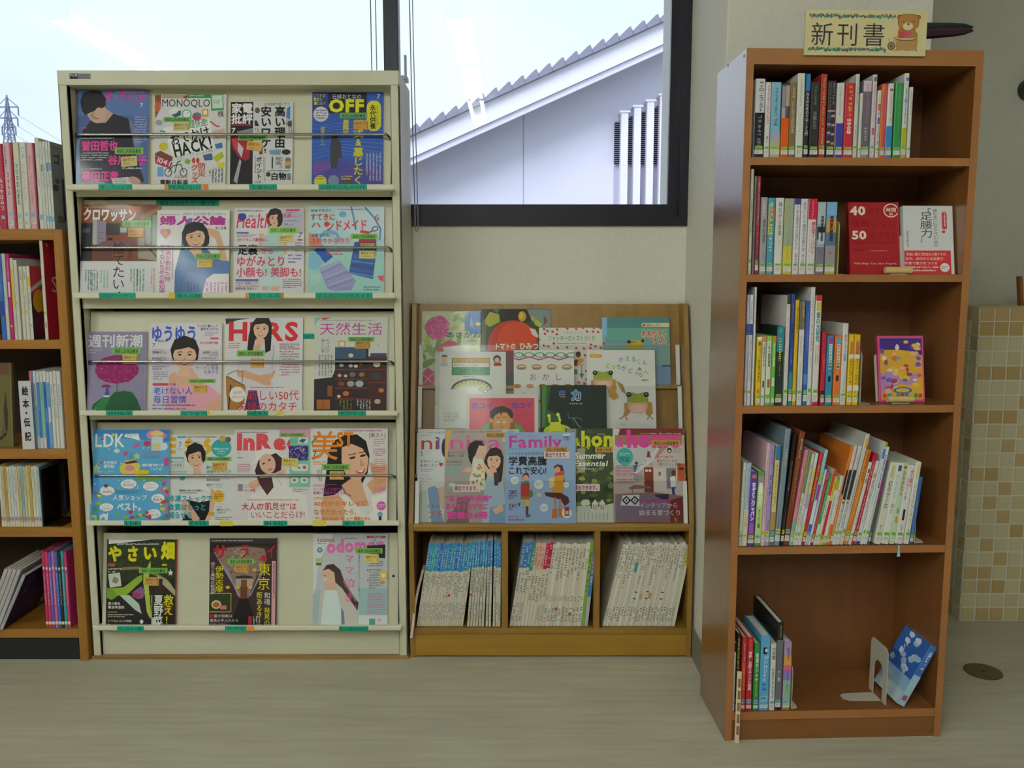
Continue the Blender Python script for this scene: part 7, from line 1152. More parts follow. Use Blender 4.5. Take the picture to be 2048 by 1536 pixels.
row(BF, B2, SH[1], [
    (96, 124, 35, '#c9c7b4', [('m', 28, 60, '#6a6a60')], 'tall thin cream booklet', {'D': 0.2}),
    (128, 148, 95, '#6a6468', [], 'thin dark grey booklet', {'D': 0.2, 'lab': None, 'dot': None}),
    (150, 184, 95, '#8a2430', [('m', 3, 50, '#dcb0b0', 3, 8), ('m', 54, 80, '#c08a90', 3, 7)], 'tall dark red paperback', {'D': 0.19}),
    (186, 243, 275, '#a09ca0', [('m', 4, 24, '#e0dce0', 2, 6), ('t', '孫子の兵法', 28, 59, '#2a282c', 3, 7.5, 0.015), ('m', 72, 82, '#3a383c', 4, 6.5)], 'grey hardcover with black kanji title'),
    (246, 304, 280, '#4a94a8', [('b', 8, 48, '#b8a24a', 0, 3), ('b', 30, 45, '#4a9a6a', 3, 10), ('b', 12, 28, '#c27a4a', 6, 10), ('t', 'のーっし', 5, 30, '#dce8e4', 2.5, 7.5, 0.03), ('m', 34, 70, '#dfe8e2', 2.5, 7.5)], 'teal hardcover with multicoloured swirls'),
    (312, 382, 280, '#d8d6d6', [('t', '神ながら意識', 5, 49, '#2c2a2e', 3, 7.5, 0.0), ('m', 53, 66, '#8a8a8a', 4.5, 6)], 'white hardcover with flowing black title'),
    (386, 464, 285, '#c9bc4a', [('b', 0, 62, '#9aa894'), ('m', 8, 52, '#b8907a', 4.5, 7), ('m', 54, 80, '#6a6a3a', 4, 6)], 'hardcover fading from grey-green to yellow'),
    (470, 524, 285, '#d8d6dc', [('b', 0, 8, '#3f3a8c'), ('t', 'やめる勇気やる遂げる心', 9, 67, '#33313a', 3, 7.2, 0.0), ('m', 72, 86, '#2c2a30', 3, 7)], 'white hardcover with a violet top corner'),
    (527, 587, 288, '#d8d4dc', [('t', '幸せになる', 4, 32, '#6a4a8a', 2.6, 7.6, 0.0), ('t', '遺伝子の使い方', 33, 70, '#33313a', 2.6, 7.6, 0.0), ('t', '村上和雄', 73, 92, '#33313a', 3, 7, 0.0)], 'white hardcover with purple and black title'),
    (591, 664, 288, '#d8d4d4', [('b', 0, 27, '#c01f3c'), ('t', '資生堂インパクト', 30, 73, '#c2243e', 4, 9, 0.015), ('m', 3, 24, '#e8b8c0', 4, 6), ('m', 32, 70, '#cc7a88', 1.6, 3.2)], 'white hardcover with a crimson top'),
    (669, 738, 315, '#9aa6b4', [('b', 0, 30, '#b0bcc8'), ('b', 34, 52, '#2c3038'), ('b', 42, 58, '#c0c4cc', 2, 10), ('t', '国家破局', 19, 54, '#23262c', 4.5, 8, 0.03), ('b', 62, 100, '#7a7480'), ('d', 5, 70, 1, 1.2, '#b03a7a')], 'hardcover with grey cloud photo spine'),
    (746, 834, 315, '#7a9cc0', [('b', 0, 18, '#7fb0d8'), ('b', 24, 42, '#c9924a'), ('b', 42, 60, '#5a7094'), ('t', '国家破局', 19, 54, '#23262c', 3.5, 7, 0.03), ('b', 60, 100, '#9a8f94'), ('d', 5, 70, 1, 1.2, '#b03a7a'), ('b', 93, 100, '#c0a85a')], 'hardcover with blue and orange sky spine'),
], 'second shelf', 'books on the second shelf', Dd=0.14)
B3 = (1470, 560, 480/2048)
row(BF, B3, SH[2], [
    (107, 129, 125, '#c2bccc', [('b', 26, 36, '#3a4a9a')], 'tall pale lilac picture book', {'D': 0.21}),
    (131, 164, 125, '#d0ced4', [('b', 26, 36, '#3a4a9a'), ('m', 5, 24, '#7a7a8a'), ('m', 40, 80, '#6a7a94')], 'tall white picture book with a blue label', {'D': 0.21, 'dot': (86, 89, '#cf9a4a')}),
    (173, 190, 60, '#d8d8d8', [('m', 8, 30, '#8a8a9a')], 'tallest thin white picture book', {'D': 0.22, 'lab': None, 'dot': None}),
    (192, 236, 485, '#dcbc24', [('b', 0, 5, '#e8e4d0'), ('d', 5, 10, 3, 3, '#a8522a'), ('t', 'はじめてずかん', 32, 66, '#2a2418', 3, 7.4, 0.02), ('b', 76, 82, '#cc4a3a', 3, 6.5), ('m', 14, 30, '#8a6a1c', 5, 8)], 'yellow picture guide with black title'),
    (238, 272, 480, '#d8d4c8', [('b', 0, 8, '#d88a2e'), ('t', '小説若おかみ', 9, 44, '#3a3436', 2.6, 7.6, 0.015), ('b', 64, 74, '#5a3a3a', 3, 7.5)], 'white paperback with an orange cap'),
    (276, 320, 480, '#d2dcc4', [('b', 0, 7, '#8ab84a'), ('t', '2年A組探偵局', 9, 44, '#2c3a2a', 2.6, 7.6, 0.015), ('b', 62, 74, '#a85a3a', 3, 8), ('b', 84, 100, '#6ab84a')], 'white paperback with green cap and base'),
    (322, 358, 478, '#6ab04a', [('b', 0, 8, '#c97a2e'), ('t', 'ぎろろ怪談', 10, 44, '#e8ecd8', 2.6, 7.6, 0.015), ('b', 60, 72, '#dcd8d0', 2, 8)], 'green paperback with white title'),
    (362, 424, 395, '#1e3228', [('b', 0, 32, '#2f8498'), ('t', '三日月', 14, 44, '#d8cf5a', 3, 7.2, 0.01), ('m', 48, 62, '#8aa08a', 4, 6.5), ('b', 3, 8, '#6ab08a', 4, 6)], 'dark green hardcover with a teal top'),
    (447, 482, 130, '#d6cfcc', [('b', 0, 8, '#3a3a3e'), ('t', 'ギシス', 20, 38, '#cc5a6a', 3, 7, 0.0), ('m', 46, 75, '#9a9a8a', 3, 6.5)], 'tall pinkish white picture book', {'D': 0.2}),
    (486, 520, 118, '#26408c', [('m', 8, 26, '#c9b84a', 3, 7), ('m', 48, 62, '#8ab0dc', 3, 7), ('b', 70, 100, '#3f8a94')], 'tall navy picture book', {'D': 0.2}),
    (522, 555, 170, '#d6b028', [('m', 7, 30, '#3a301a', 3, 8), ('m', 66, 76, '#6a5218', 3, 7)], 'tall mustard yellow picture book', {'D': 0.2}),
    (557, 604, 180, '#6a6058', [('b', 0, 27, '#8a7a5a', 4.5, 10), ('m', 3, 16, '#d8c23a', 5.5, 9), ('m', 17, 26, '#2c2824', 5.5, 9), ('b', 27, 100, '#d6d4d0'), ('t', 'まてがまてがい', 33, 52, '#c05a52', 3, 6.4, 0.01), ('m', 58, 84, '#8a8a8a', 4, 6)], 'grey-brown book with a white lower spine', {'D': 0.2}),
    (610, 650, 178, '#3a5ab0', [('m', 10, 46, '#8ab0e4', 4, 7), ('b', 70, 80, '#5a8ad0')], 'tall bright blue picture book', {'D': 0.2}),
    (653, 691, 60, '#d8d6d4', [('m', 9, 20, '#5a5a9a', 3.5, 6.8), ('m', 21, 30, '#cc5a5a', 3.5, 6.8), ('t', 'かくれんぼやま', 31, 54, '#c2424a', 2.8, 7.4, 0.015), ('m', 57, 68, '#6a6a6e', 4, 6.5)], 'tallest white picture book with red title', {'D': 0.21}),
    (694, 748, 130, '#d8d8d4', [('b', 0, 5, '#c02c4a'), ('b', 6, 14, '#d8c24a', 1.5, 8.5), ('t', '音の大研究', 15, 42, '#2f8a94', 1.8, 8, 0.03), ('m', 45, 62, '#c2608a', 1.5, 4.5), ('m', 45, 62, '#c25a62', 5.5, 8.5), ('b', 97, 100, '#b02444')], 'tall white book with teal title and red cap', {'D': 0.2}),
    (751, 788, 445, '#b8243c', [('m', 30, 54, '#e8d0d4', 4, 7), ('b', 80, 88, '#2c2024')], 'crimson hardcover'),
    (792, 852, 475, '#2f86b0', [('d', 5, 7, 3.4, 4.4, '#b03a8a'), ('b', 12, 48, '#dce4e4', 3, 7.4), ('t', 'オウマガドキ学園', 13, 47, '#26343c', 3.3, 7.1, 0.02), ('t', '16', 50, 56, '#cfe4ee', 2.5, 7, 0.0), ('b', 58, 66, '#1f2a30', 3, 7)], 'blue hardcover with white title plate'),
    (858, 922, 475, '#d8752a', [('d', 5, 7, 3.4, 4.4, '#5a9ac8'), ('b', 12, 48, '#e4e0d8', 3, 7.4), ('t', 'オウマガドキ学園', 13, 47, '#3c2e26', 3.3, 7.1, 0.02), ('t', '17', 50, 56, '#f2e0cc', 2.5, 7, 0.0), ('b', 57, 65, '#4a2a4a', 3, 7)], 'orange hardcover with white title plate'),
    (927, 976, 370, '#d6d6d2', [('t', 'おもしろ', 13, 32, '#b04a8a', 3, 7.4, 0.02), ('t', '大図鑑', 32, 46, '#4a8ac0', 3, 7.4, 0.02), ('m', 60, 84, '#7a7a80', 4, 6.4)], 'white hardcover with coloured title'),
    (979, 1025, 465, '#dcb828', [('b', 10, 28, '#b8783a', 2, 8), ('b', 28, 34, '#e0dccf'), ('m', 34, 70, '#8a5a1e', 2, 8), ('b', 72, 80, '#e0dccf'), ('m', 80, 86, '#c0782a', 2, 8)], 'yellow hardcover with brown lettering'),
    (1028, 1078, 465, '#dfb822', [('b', 10, 28, '#c06a4a', 2, 8), ('b', 28, 34, '#e0dccf'), ('m', 34, 70, '#a86a1e', 2, 8), ('b', 72, 80, '#e0dccf'), ('m', 80, 86, '#c0782a', 2, 8)], 'yellow hardcover beside the bookend'),
], 'third shelf', 'books on the third shelf', Dd=0.14)
# two tall books behind the short white one of the third shelf
# leaning picture books of the fourth shelf: bottom x0, x1, top x0, top y
B4 = (1440, 830, 480/2048)
R4 = [
    (157, 181, 190, 405, '#d6d4c4', [('t', 'のはらクラブ', 8, 52, '#8a9a3a', 2.5, 8, 0.0), ('m', 82, 90, '#4a4a4a')], 'slim cream book', {}),
    (185, 224, 228, 410, '#a9bcd4', [('m', 5, 48, '#b05a9a', 4, 8), ('b', 56, 100, '#cfc4aa'), ('m', 64, 76, '#c07a5a')], 'pale blue book with cream base', {}),
    (228, 281, 275, 485, '#5a3a9a', [('b', 4, 9, '#c07a4a', 2, 8), ('t', 'なぞとこジャパン', 14, 66, '#e6e2f0', 2.4, 8, 0.05), ('b', 69, 84, '#a85ab8', 2, 8)], 'purple book with white title', {}),
    (290, 345, 335, 485, '#4f9a3a', [('b', 6, 96, '#b9d08a'), ('b', 6, 20, '#9a8a90'), ('t', '萩野公介', 15, 46, '#eef4e4', 2, 8, 0.05), ('m', 50, 68, '#5a6a4a', 3, 7), ('b', 70, 76, '#3f7a3a', 3, 7)], 'green book with white title', {}),
    (346, 375, 388, 240, '#d8b0bc', [('m', 8, 60, '#8a6a7a', 3, 7), ('m', 62, 72, '#a03a6a', 3, 7)], 'tall pale pink book', {'D': 0.2}),
    (379, 412, 428, 250, '#a594cc', [('m', 6, 20, '#6a5a9a'), ('t', 'ピノキオ', 30, 50, '#33286a', 2, 8, 0.03), ('m', 75, 88, '#5a4a8a')], 'tall lavender book with kana title', {'D': 0.2}),
    (416, 455, 466, 265, '#d6c68a', [('b', 0, 14, '#2f7cac'), ('m', 17, 60, '#6a5a40', 3, 7), ('b', 66, 84, '#b08a4a'), ('b', 84, 100, '#5a7a74')], 'tall cream book with a blue top', {'D': 0.2}),
    (459, 506, 532, 120, '#7a8c9c', [('m', 17, 32, '#c9cf9a', 3, 7), ('m', 76, 84, '#3f5060', 4, 6.5)], 'very tall grey-blue book', {'D': 0.22}),
    (509, 536, 640, 170, '#15131a', [('m', 24, 50, '#b8b4b0', 4, 7), ('m', 66, 88, '#8a8680', 4, 6)], 'large black book', {'D': 0.22}),
    (539, 580, 716, 150, '#7a3a1c', [('m', 6, 22, '#e0d0b8', 3, 8), ('m', 26, 60, '#c8a88a', 4, 6.4)], 'very tall brown book', {'D': 0.22}),
    (586, 616, 728, 300, '#d88a9e', [('m', 10, 66, '#c04a6a', 2.5, 7.5), ('b', 74, 100, '#6ab0b0')], 'pink book with teal base', {}),
    (617, 640, 762, 318, '#cfd4b8', [('b', 0, 44, '#6a8a3a'), ('m', 50, 80, '#3a4a3a')], 'green and white picture book', {}),
    (641, 665, 785, 335, '#d6d4d4', [('m', 12, 56, '#b05a7a', 2.5, 8), ('m', 66, 80, '#7a7a7a')], 'white book with rose lettering', {}),
    (666, 690, 818, 330, '#d8d8dc', [('b', 16, 44, '#d2c46a'), ('b', 44, 60, '#a8a4cc'), ('b', 76, 90, '#b8cf7a')], 'white book with yellow and lavender blocks', {}),
    (692, 719, 850, 325, '#b8283c', [('b', 0, 10, '#cc3a4a'), ('t', 'かえるともだち', 12, 52, '#e0b43a', 2, 8, 0.03)], 'red book with gold title', {}),
    (721, 748, 886, 298, '#9acbd4', [('b', 24, 34, '#9ac44a'), ('b', 36, 52, '#a83aa0', 1, 9), ('b', 54, 84, '#d8e4ea'), ('b', 78, 88, '#4a5ac0')], 'aqua book with a magenta label', {}),
    (750, 768, 908, 470, '#c9d4e4', [('m', 20, 60, '#6a8ac0')], 'pale blue thin book', {}),
    (769, 790, 918, 490, '#b8323c', [('b', 0, 10, '#c06a9a'), ('m', 14, 80, '#dc8a8a')], 'thin red book with a pink cap', {}),
    (791, 814, 940, 510, '#3f9a5a', [('m', 10, 60, '#cfe4d0'), ('b', 70, 100, '#c4d4c0')], 'thin green book', {}),
    (816, 842, 968, 470, '#d6d4ce', [('b', 0, 34, '#cc4a3a'), ('b', 34, 60, '#dcd8d0'), ('m', 38, 66, '#4a4a4a')], 'white book with an orange-red top', {}),
    (844, 868, 985, 525, '#dccb2a', [('b', 36, 92, '#b82a34'), ('m', 8, 28, '#3a3a1a', 3, 8)], 'yellow and red book', {}),
    (870, 896, 1002, 555, '#d8d8d4', [('b', 0, 8, '#8ab03a'), ('b', 8, 16, '#d8a02a'), ('m', 24, 60, '#5a5a5e'), ('b', 90, 100, '#6ac83a')], 'white book with green caps', {}),
    (900, 926, 1012, 520, '#d8d6d2', [('m', 20, 50, '#6a6a6a'), ('b', 70, 100, '#cf6a2a')], 'white book with an orange base', {}),
    (928, 952, 1112, 270, '#d2762a', [('b', 24, 48, '#33261c', 2, 9), ('m', 50, 84, '#f0dcc4')], 'tall orange book', {'D': 0.2}),
    (954, 980, 1152, 268, '#d8d6d8', [('m', 6, 18, '#c0506a', 3, 7), ('b', 24, 54, '#2c2a34', 0.5, 9.5), ('d', 5, 57, 3, 1.6, '#5a3a8a'), ('m', 58, 84, '#4a4a4e')], 'tall white book with a black block', {'D': 0.2}),
    (982, 1010, 1194, 270, '#d6d4d6', [('m', 6, 18, '#c0506a', 3, 7), ('b', 24, 54, '#33302c', 0.5, 9.5), ('d', 5, 57, 3, 1.6, '#a08a4a'), ('m', 58, 84, '#4a4a4e')], 'tall white book with a brownish block', {'D': 0.2}),
    (1014, 1044, 1242, 165, '#c9c8c4', [('b', 4, 12, '#dca02a', 3, 10), ('m', 36, 70, '#5a5a5e', 3, 7)], 'tallest grey-white book with yellow tab', {'D': 0.22}),
    (1050, 1089, 1258, 300, '#d07a22', [('m', 4, 32, '#33261a', 2.5, 7.5), ('m', 34, 72, '#f0dcc0', 3.5, 6.5)], 'orange book with black lettering', {}),
    (1093, 1117, 1272, 405, '#d8d6d6', [('b', 8, 13, '#2c2a30', 3, 8), ('t', 'と卵', 14, 26, '#2c2a30', 2, 8, 0.02), ('m', 60, 76, '#8a8a8e')], 'white book with a small black emblem', {}),
    (1120, 1153, 1322, 338, '#b0202f', [('m', 8, 84, '#e8c8cc', 3, 7)], 'crimson book with white lettering', {}),
    (1156, 1188, 1345, 400, '#d4d2d6', [('b', 14, 20, '#d08a3a', 2, 8), ('t', '絶対に残しのレシピ', 22, 74, '#5a5a60', 2.6, 7.6, 0.0), ('b', 94, 100, '#5a3a9a')], 'white book with grey title and purple foot', {}),
    (1192, 1216, 1382, 232, '#d4dade', [('b', 0, 5, '#8ab84a'), ('b', 6, 16, '#4a80c4'), ('m', 18, 60, '#7a90a8', 3, 7)], 'tall white book with a blue cap', {'D': 0.2}),
    (1218, 1254, 1412, 275, '#d6d8da', [('t', '区民もより図', 8, 42, '#3a3a3e', 3, 7.4, 0.015), ('m', 46, 84, '#6a7a6a', 3.5, 6.5)], 'tall white book with black title', {'D': 0.2}),
    (1256, 1276, 1436, 400, '#4a5a80', [('b', 22, 46, '#94307a'), ('b', 46, 80, '#5a5a4a')], 'thin dark book with a magenta patch', {}),
    (1312, 1367, 1452, 412, '#d6d4c8', [('b', 3, 18, '#cfc08a', 3, 7.6), ('t', '幻のケーロ', 22, 56, '#4a3a78', 3, 8, 0.02), ('m', 76, 86, '#4a4a4e', 3.5, 6.5)], 'cream book with violet title', {}),
    (1373, 1432, 1502, 412, '#dcdcd4', [('b', 3, 10, '#2c5a94', 3, 7.5), ('t', 'ほしをめざす', 14, 44, '#6aa8d0', 3, 7, 0.0), ('t', '騎士', 50, 62, '#5a4a70', 3, 7, 0.0)], 'white book with pale blue title', {}),
    (1440, 1489, 1560, 408, '#bcd2b4', [('d', 5, 6, 3, 2, '#a85a2a'), ('t', 'ひらけむし', 10, 40, '#a8402a', 2.6, 7.6, 0.03), ('b', 66, 74, '#d09a2a', 3, 7), ('b', 56, 62, '#8aa08a', 3, 7)], 'pale green book with a beetle picture', {}),
    (1491, 1554, 1612, 432, '#dcd8d8', [('t', '犬と猫の', 6, 28, '#c04a5a', 5, 8.6, 0.02), ('t', 'ななつの夜', 16, 44, '#5a4a6a', 1.6, 4.6, 0.0), ('b', 56, 70, '#26242a', 3.5, 6.5), ('m', 76, 88, '#4a484c', 3.5, 6.5)], 'white book with a black bird silhouette', {}),
    (1562, 1610, 1668, 404, '#dad8cf', [('b', 3, 20, '#d8c49a', 3, 7.5), ('t', 'いっしょにごはん', 26, 72, '#8a4a5a', 2.6, 7.6, 0.0), ('m', 82, 90, '#4a4a4e')], 'white book with maroon title', {}),
    (1613, 1643, 1690, 530, '#2f5fa8', [('b', 36, 46, '#3f8a7a', 2, 8), ('m', 50, 84, '#8ab0dc'), ('b', 92, 96, '#d8c82a')], 'blue book next to the bookend', {}),
]
prev = 9
i = 0
pts_ = []
for (b0, b1, t0, ty, c, items, desc, o) in R4:
    ox, oy, k = B4; yl = 0.012
    xa, za = BF.loc(ox+b0*k, oy+1098*k, yl); xb, _ = BF.loc(ox+b1*k, oy+1098*k, yl); xt, zt_ = BF.loc(ox+t0*k, oy+ty*k, yl)
    th_ = math.atan2(xt-xa, zt_-SH[3]); pts_.append([xa, xb, th_, (zt_-SH[3])/math.cos(th_)])
sm = []
for j in range(len(pts_)):        # neighbours lean on each other: a smooth change of tilt
    w_ = [pts_[k_][2] for k_ in range(max(0, j-2), min(len(pts_), j+3))]; sm.append(sum(w_)/len(w_))
for j, (b0, b1, t0, ty, c, items, desc, o) in enumerate(R4):
    xa, xb, _, Hh = pts_[j]; th_ = sm[j]
    nxt = pts_[j+1][0] if j+1 < len(pts_) and pts_[j+1][0]-xa < (xb-xa)*1.35 else xb
    book(BF, xa, SH[3]+0.0005, (nxt-xa)*math.cos(th_)*0.93, Hh, o.get('D', 0.15), c, items, '%s, %s from window end, fourth shelf' % (desc, ORD[j+1]), 'books leaning on the fourth shelf', th_, 0.010, 'picture_book', (91, 96), (85.5, 89.5, ('#8fc45a', '#d8cc3a', '#6ab0d8')[0 if j > 15 else (1 if j % 3 else 2)]))
B5 = (1400, 1100, 648/2048)
row(BF, B5, SH[4], [
    (212, 232, 585, '#d6d4d2', [('b', 0, 14, '#1a1820'), ('t', 'アリと', 18, 40, '#3a3a5a', 2, 8, 0.0)], 'thin white book with a black top', {'D': 0.18}),
    (236, 262, 525, '#23180f', [('t', 'カカオスケなん', 6, 46, '#c8b83a', 2, 8, 0.015), ('m', 48, 80, '#8a7a2a', 3, 6)], 'black book with yellow title', {'lab': (92, 97, '#8ab8d8'), 'dot': (84, 89, '#7aa8c8'), 'D': 0.18}),
    (272, 300, 552, '#b8422a', [('b', 0, 34, '#a82c38'), ('m', 8, 32, '#e0b0b8', 3, 7), ('m', 40, 70, '#d88a6a')], 'red-orange book with pale lettering', {'dot': (84, 90, '#8ab0c8')}),
    (303, 343, 553, '#b81f38', [('m', 3, 18, '#d8904a', 3, 7), ('t', '情熱!古紙リサイクル授業', 19, 72, '#f0e8ea', 2.4, 8, 0.015)], 'crimson book with bold white title', {'dot': (84, 90, '#8ab0c8')}),
    (348, 384, 592, '#2f8a3c', [('t', '茶畑のジャヤ', 14, 58, '#e4ecdc', 2, 8, 0.02), ('m', 60, 78, '#b8c84a', 3, 7)], 'green book with white title', {'dot': (84, 90, '#8ab0c8')}),
    (389, 449, 545, '#5aa4d8', [('b', 15, 24, '#1c1a20', 2.5, 6.5), ('b', 17, 21, '#e8e8ea', 4.5, 7), ('t', 'WONDER', 26, 62, '#eef2f4', 2.5, 8, 0.0), ('m', 64, 74, '#1f3a5a', 2, 8)], 'thick light blue book with white lettering', {'dot': (80, 88, '#8ac4e4')}),
    (453, 488, 592, '#d4d6d4', [('b', 1, 4, '#d8b83a', 2, 7), ('t', '大村智', 5, 24, '#2a2c2e', 2, 8, 0.015), ('m', 34, 82, '#3a3c3e', 2.5, 7)], 'white book with black title', {'dot': (86, 90, '#8ab0c8')}),
    (492, 533, 458, '#1d1f1c', [('m', 3, 40, '#c0b03a', 4, 7), ('b', 20, 95, '#6a6a70', 0, 10), ('m', 55, 66, '#d8d4c0')], 'tall black and grey book', {'D': 0.2, 'dot': (88, 92, '#8ab0c8')}),
    (536, 585, 582, '#a890b8', [('b', 20, 34, '#cf9a4a'), ('b', 34, 42, '#d06a90'), ('b', 42, 56, '#8a7ac0'), ('b', 56, 100, '#8ab09a'), ('t', '生きる', 8, 26, '#26222c', 3, 8, 0.0), ('m', 40, 75, '#4a4a60', 4, 7), ('b', 95, 100, '#9a7a2a')], 'lavender book with rainbow watercolour bands', {'dot': (86, 91, '#8ac0d8')}),
], 'bottom shelf', 'books on the bottom shelf', Dd=0.15, lab=(92, 96.5))
# ---------------------------------------------------------------- bookends, stands, face-out books
M_BE = mat('#b4b2a6', 0.45, key='bookend_grey'); M_BEY = mat('#c4c07a', 0.45, key='bookend_cream'); M_BEC = mat('#cfcbb4', 0.45, key='bookend_ivory')
def bookend(fr, x, z, m, label, h=0.15, d=0.11, foot=0.09, yl=0.03, flip=1, slot=True, rotz=0.0):
    r = empty('bookend', fr.w(x, yl, z), (0, 0, fr.a+rotz)); tag(r, label, 'bookend', 'bookends')
    def pl(u0, u1, v0, v1): return [(u0, v0), (u1, v0), (u1, v1), (u0, v1)]
    # upright plate with rounded top corners and an arched cut-out
    def arc(cx, cy, rr, a0, a1, n=6): return [(cx+rr*math.cos(math.radians(a0+(a1-a0)*i/n)), cy+rr*math.sin(math.radians(a0+(a1-a0)*i/n))) for i in range(n+1)]
    outer = [(0, 0)]+[(d*0.24, 0)]+[(d*0.24, h*0.5)]+arc(d/2, h*0.5, d*0.26, 180, 0, 8)[1:-1]+[(d*0.76, h*0.5), (d*0.76, 0), (d, 0)]+arc(d-0.018, h-0.018, 0.018, 0, 90)+arc(0.018, h-0.018, 0.018, 90, 180) if slot else [(0, 0), (d, 0)]+arc(d-0.018, h-0.018, 0.018, 0, 90)+arc(0.018, h-0.018, 0.018, 90, 180)
    MB().prism(outer, 0, 0.0016, 'x').build('upright_plate', m, r)
    w0, w1 = (d*0.26, d*0.74) if slot else (0, d)
    ft_ = [(0, w0), (flip*foot*0.85, w0+0.004), (flip*foot, w0+0.014), (flip*foot, w1-0.014), (flip*foot*0.85, w1-0.004), (0, w1)]
    MB().prism(ft_ if flip > 0 else ft_[::-1], 0, 0.0012, 'z').build('foot_plate', m, r)
    return r
x_, _ = BF.loc(1480+846*480/2048, 547); bookend(BF, x_, SH[1], M_BEY, 'pale yellow metal bookend beside the sky-spined books', h=0.135, foot=0.022, slot=False, yl=0.012)
x_, _ = BF.loc(1470+1081*480/2048, 808); bookend(BF, x_, SH[2], M_BE, 'grey metal bookend holding the yellow books', h=0.14, foot=0.034, slot=False, yl=0.012)
x_, _ = BF.loc(1440+1652*480/2048, 1088); bookend(BF, x_+0.012, SH[3], M_BEC, 'ivory metal bookend behind the blue leaning book', h=0.13, foot=0.03, slot=False, yl=0.02)
x_, _ = BF.loc(1400+588*648/2048, 1420); bookend(BF, x_, SH[4], M_BEC, 'ivory metal bookend beside the rainbow-banded book', h=0.12, foot=0.02, slot=False, yl=0.014)
x_, _ = BF.loc(1400+1160*648/2048, 1411, 0.04); bookend(BF, x_-0.004, SH[4], mat('#bcb9ae', 0.4, key='bookend_light'), 'light grey arched bookend propping the blue sky book', h=0.158, foot=0.10, d=0.10, yl=0.022, flip=-1)
def display_stand(xc, z, y0, label, back_h=0.12, w=0.05):
    r = empty('book_stand', BF.w(xc, y0, z), (0, 0, BF.a)); tag(r, label, 'book stand', 'small book stands')
    MB().prism([(0.0, 0.0), (0.10, 0.0), (0.10, 0.002), (0.0, 0.002)], -w*0.45, w*0.45, 'x').build('base_plate', M_BE, r)
    a_ = math.radians(12); v = []
    def arc(cx, cy, rr, a0, a1, n=5): return [(cx+rr*math.cos(math.radians(a0+(a1-a0)*i/n)), cy+rr*math.sin(math.radians(a0+(a1-a0)*i/n))) for i in range(n+1)]
    pr = [(-w, 0), (w, 0)]+arc(w-0.012, back_h-0.012, 0.012, 0, 90)+arc(-w+0.012, back_h-0.012, 0.012, 90, 180)
    n = len(pr)
    vs = [(x, 0.030+math.sin(a_)*z_, 0.002+math.cos(a_)*z_) for x, z_ in pr]+[(x, 0.0316+math.sin(a_)*z_, 0.002+math.cos(a_)*z_) for x, z_ in pr]
    MB().add(vs, [list(range(n)), list(range(2*n-1, n-1, -1))]+[[i, i+n, (i+1) % n+n, (i+1) % n] for i in range(n)]).build('back_plate', M_BE, r)
    MB().tube([(-0.034, 0.004, 0.011), (0.034, 0.004, 0.011)], 0.0085, 12).build('cushion_bar', mat('#d2b577', 0.6, key='foam_bar'), r, smooth=False)
    return r
FT = math.radians(10)
def face_out(crop, rect, z, ylow, draw, label, name='hardcover_book', thick=0.018, spine='#c9c4bc', tilt=FT):
    U = Vector(BF.ey*math.sin(tilt)+Vector((0, 0, math.cos(tilt)))); N = Vector(-BF.ey*math.cos(tilt)+Vector((0, 0, math.sin(tilt))))
    base = BF.w(0, ylow, z)-N*(thick+0.0006)
    o = sheet(name, crop, rect, base, N, U, draw, label, 'book', 'books shown face out on the bookcase', thick=thick, hard=True, spine=spine)
    M = o.matrix_world.copy(); M.translation.z = z+math.sin(tilt)*0.0+0.0008+thick*math.sin(tilt)*0; o.matrix_world = M
    return o
def d_red50(p):
    p.bgd('#a01e26'); p.text('40', 948, 345, 1082, 415, '#ecdcd4', 0.04); p.text('代を', 1095, 352, 1215, 410, '#7a1218', 0.0); p.text('後悔しない', 955, 460, 1340, 515, '#7a1218', 0.0); p.text('50', 955, 555, 1085, 622, '#ecdcd4', 0.04); p.text('のリスト', 1100, 560, 1345, 615, '#7a1218', 0.0); p.ell(1295, 378, 66, 60, '#e6d4ce'); p.ell(1295, 378, 56, 50, '#a01e26'); p.text('時間', 1250, 352, 1340, 392, '#ecdcd4', 0.01); p.text('編', 1278, 395, 1312, 420, '#ecdcd4'); p.line([(955, 660), (1345, 650)], 4, '#7a1218'); p.fine(970, 705, 1095, 730, 1, '#6a0f16'); p.fine(1115, 718, 1325, 728, 1, '#dcb8ae'); p.text('Will Help You Not Regret', 965, 822, 1330, 838, '#e6d0c6', 0.0); p.rect(1350, 305, 1358, 840, '#b83a3e')
def d_ashi(p):
    p.bgd('#d6d7d9'); p.text('「', 1555, 360, 1640, 420, '#3a3a42', 0.0); p.text('足腰力', 1545, 390, 1645, 610, '#3a3a44', 0.0, vert=True); p.text('」', 1530, 600, 1600, 650, '#3a3a42', 0.0); p.text('寝たきりにならないための', 1652, 365, 1690, 690, '#3a3a42', 0.0, vert=True); p.rrect(1728, 390, 1770, 540, 18, '#c8404a'); p.ell(1740, 560, 14, 12, '#c8404a'); p.fine(1738, 400, 1762, 530, 1, '#f0d8d8', True); p.text('湯浅景元', 1420, 550, 1440, 690, '#4a4a52', 0.0, vert=True); p.rect(1385, 720, 1795, 925, '#cc3a3c'); p.text('老後に備え力貯金も大事ですが、', 1415, 738, 1775, 765, '#f2e6e4', 0.0); p.text('30代、40代からは足腰力', 1405, 775, 1730, 802, '#f2e6e4', 0.0); p.text('貯筋で筋力をつける', 1400, 815, 1680, 840, '#f2e6e4', 0.0); p.fine(1400, 850, 1690, 905, 2, '#f0dcda'); p.ell(1740, 865, 40, 38, '#ece8ea'); p.fine(1712, 850, 1768, 880, 2, '#4a4a5a')
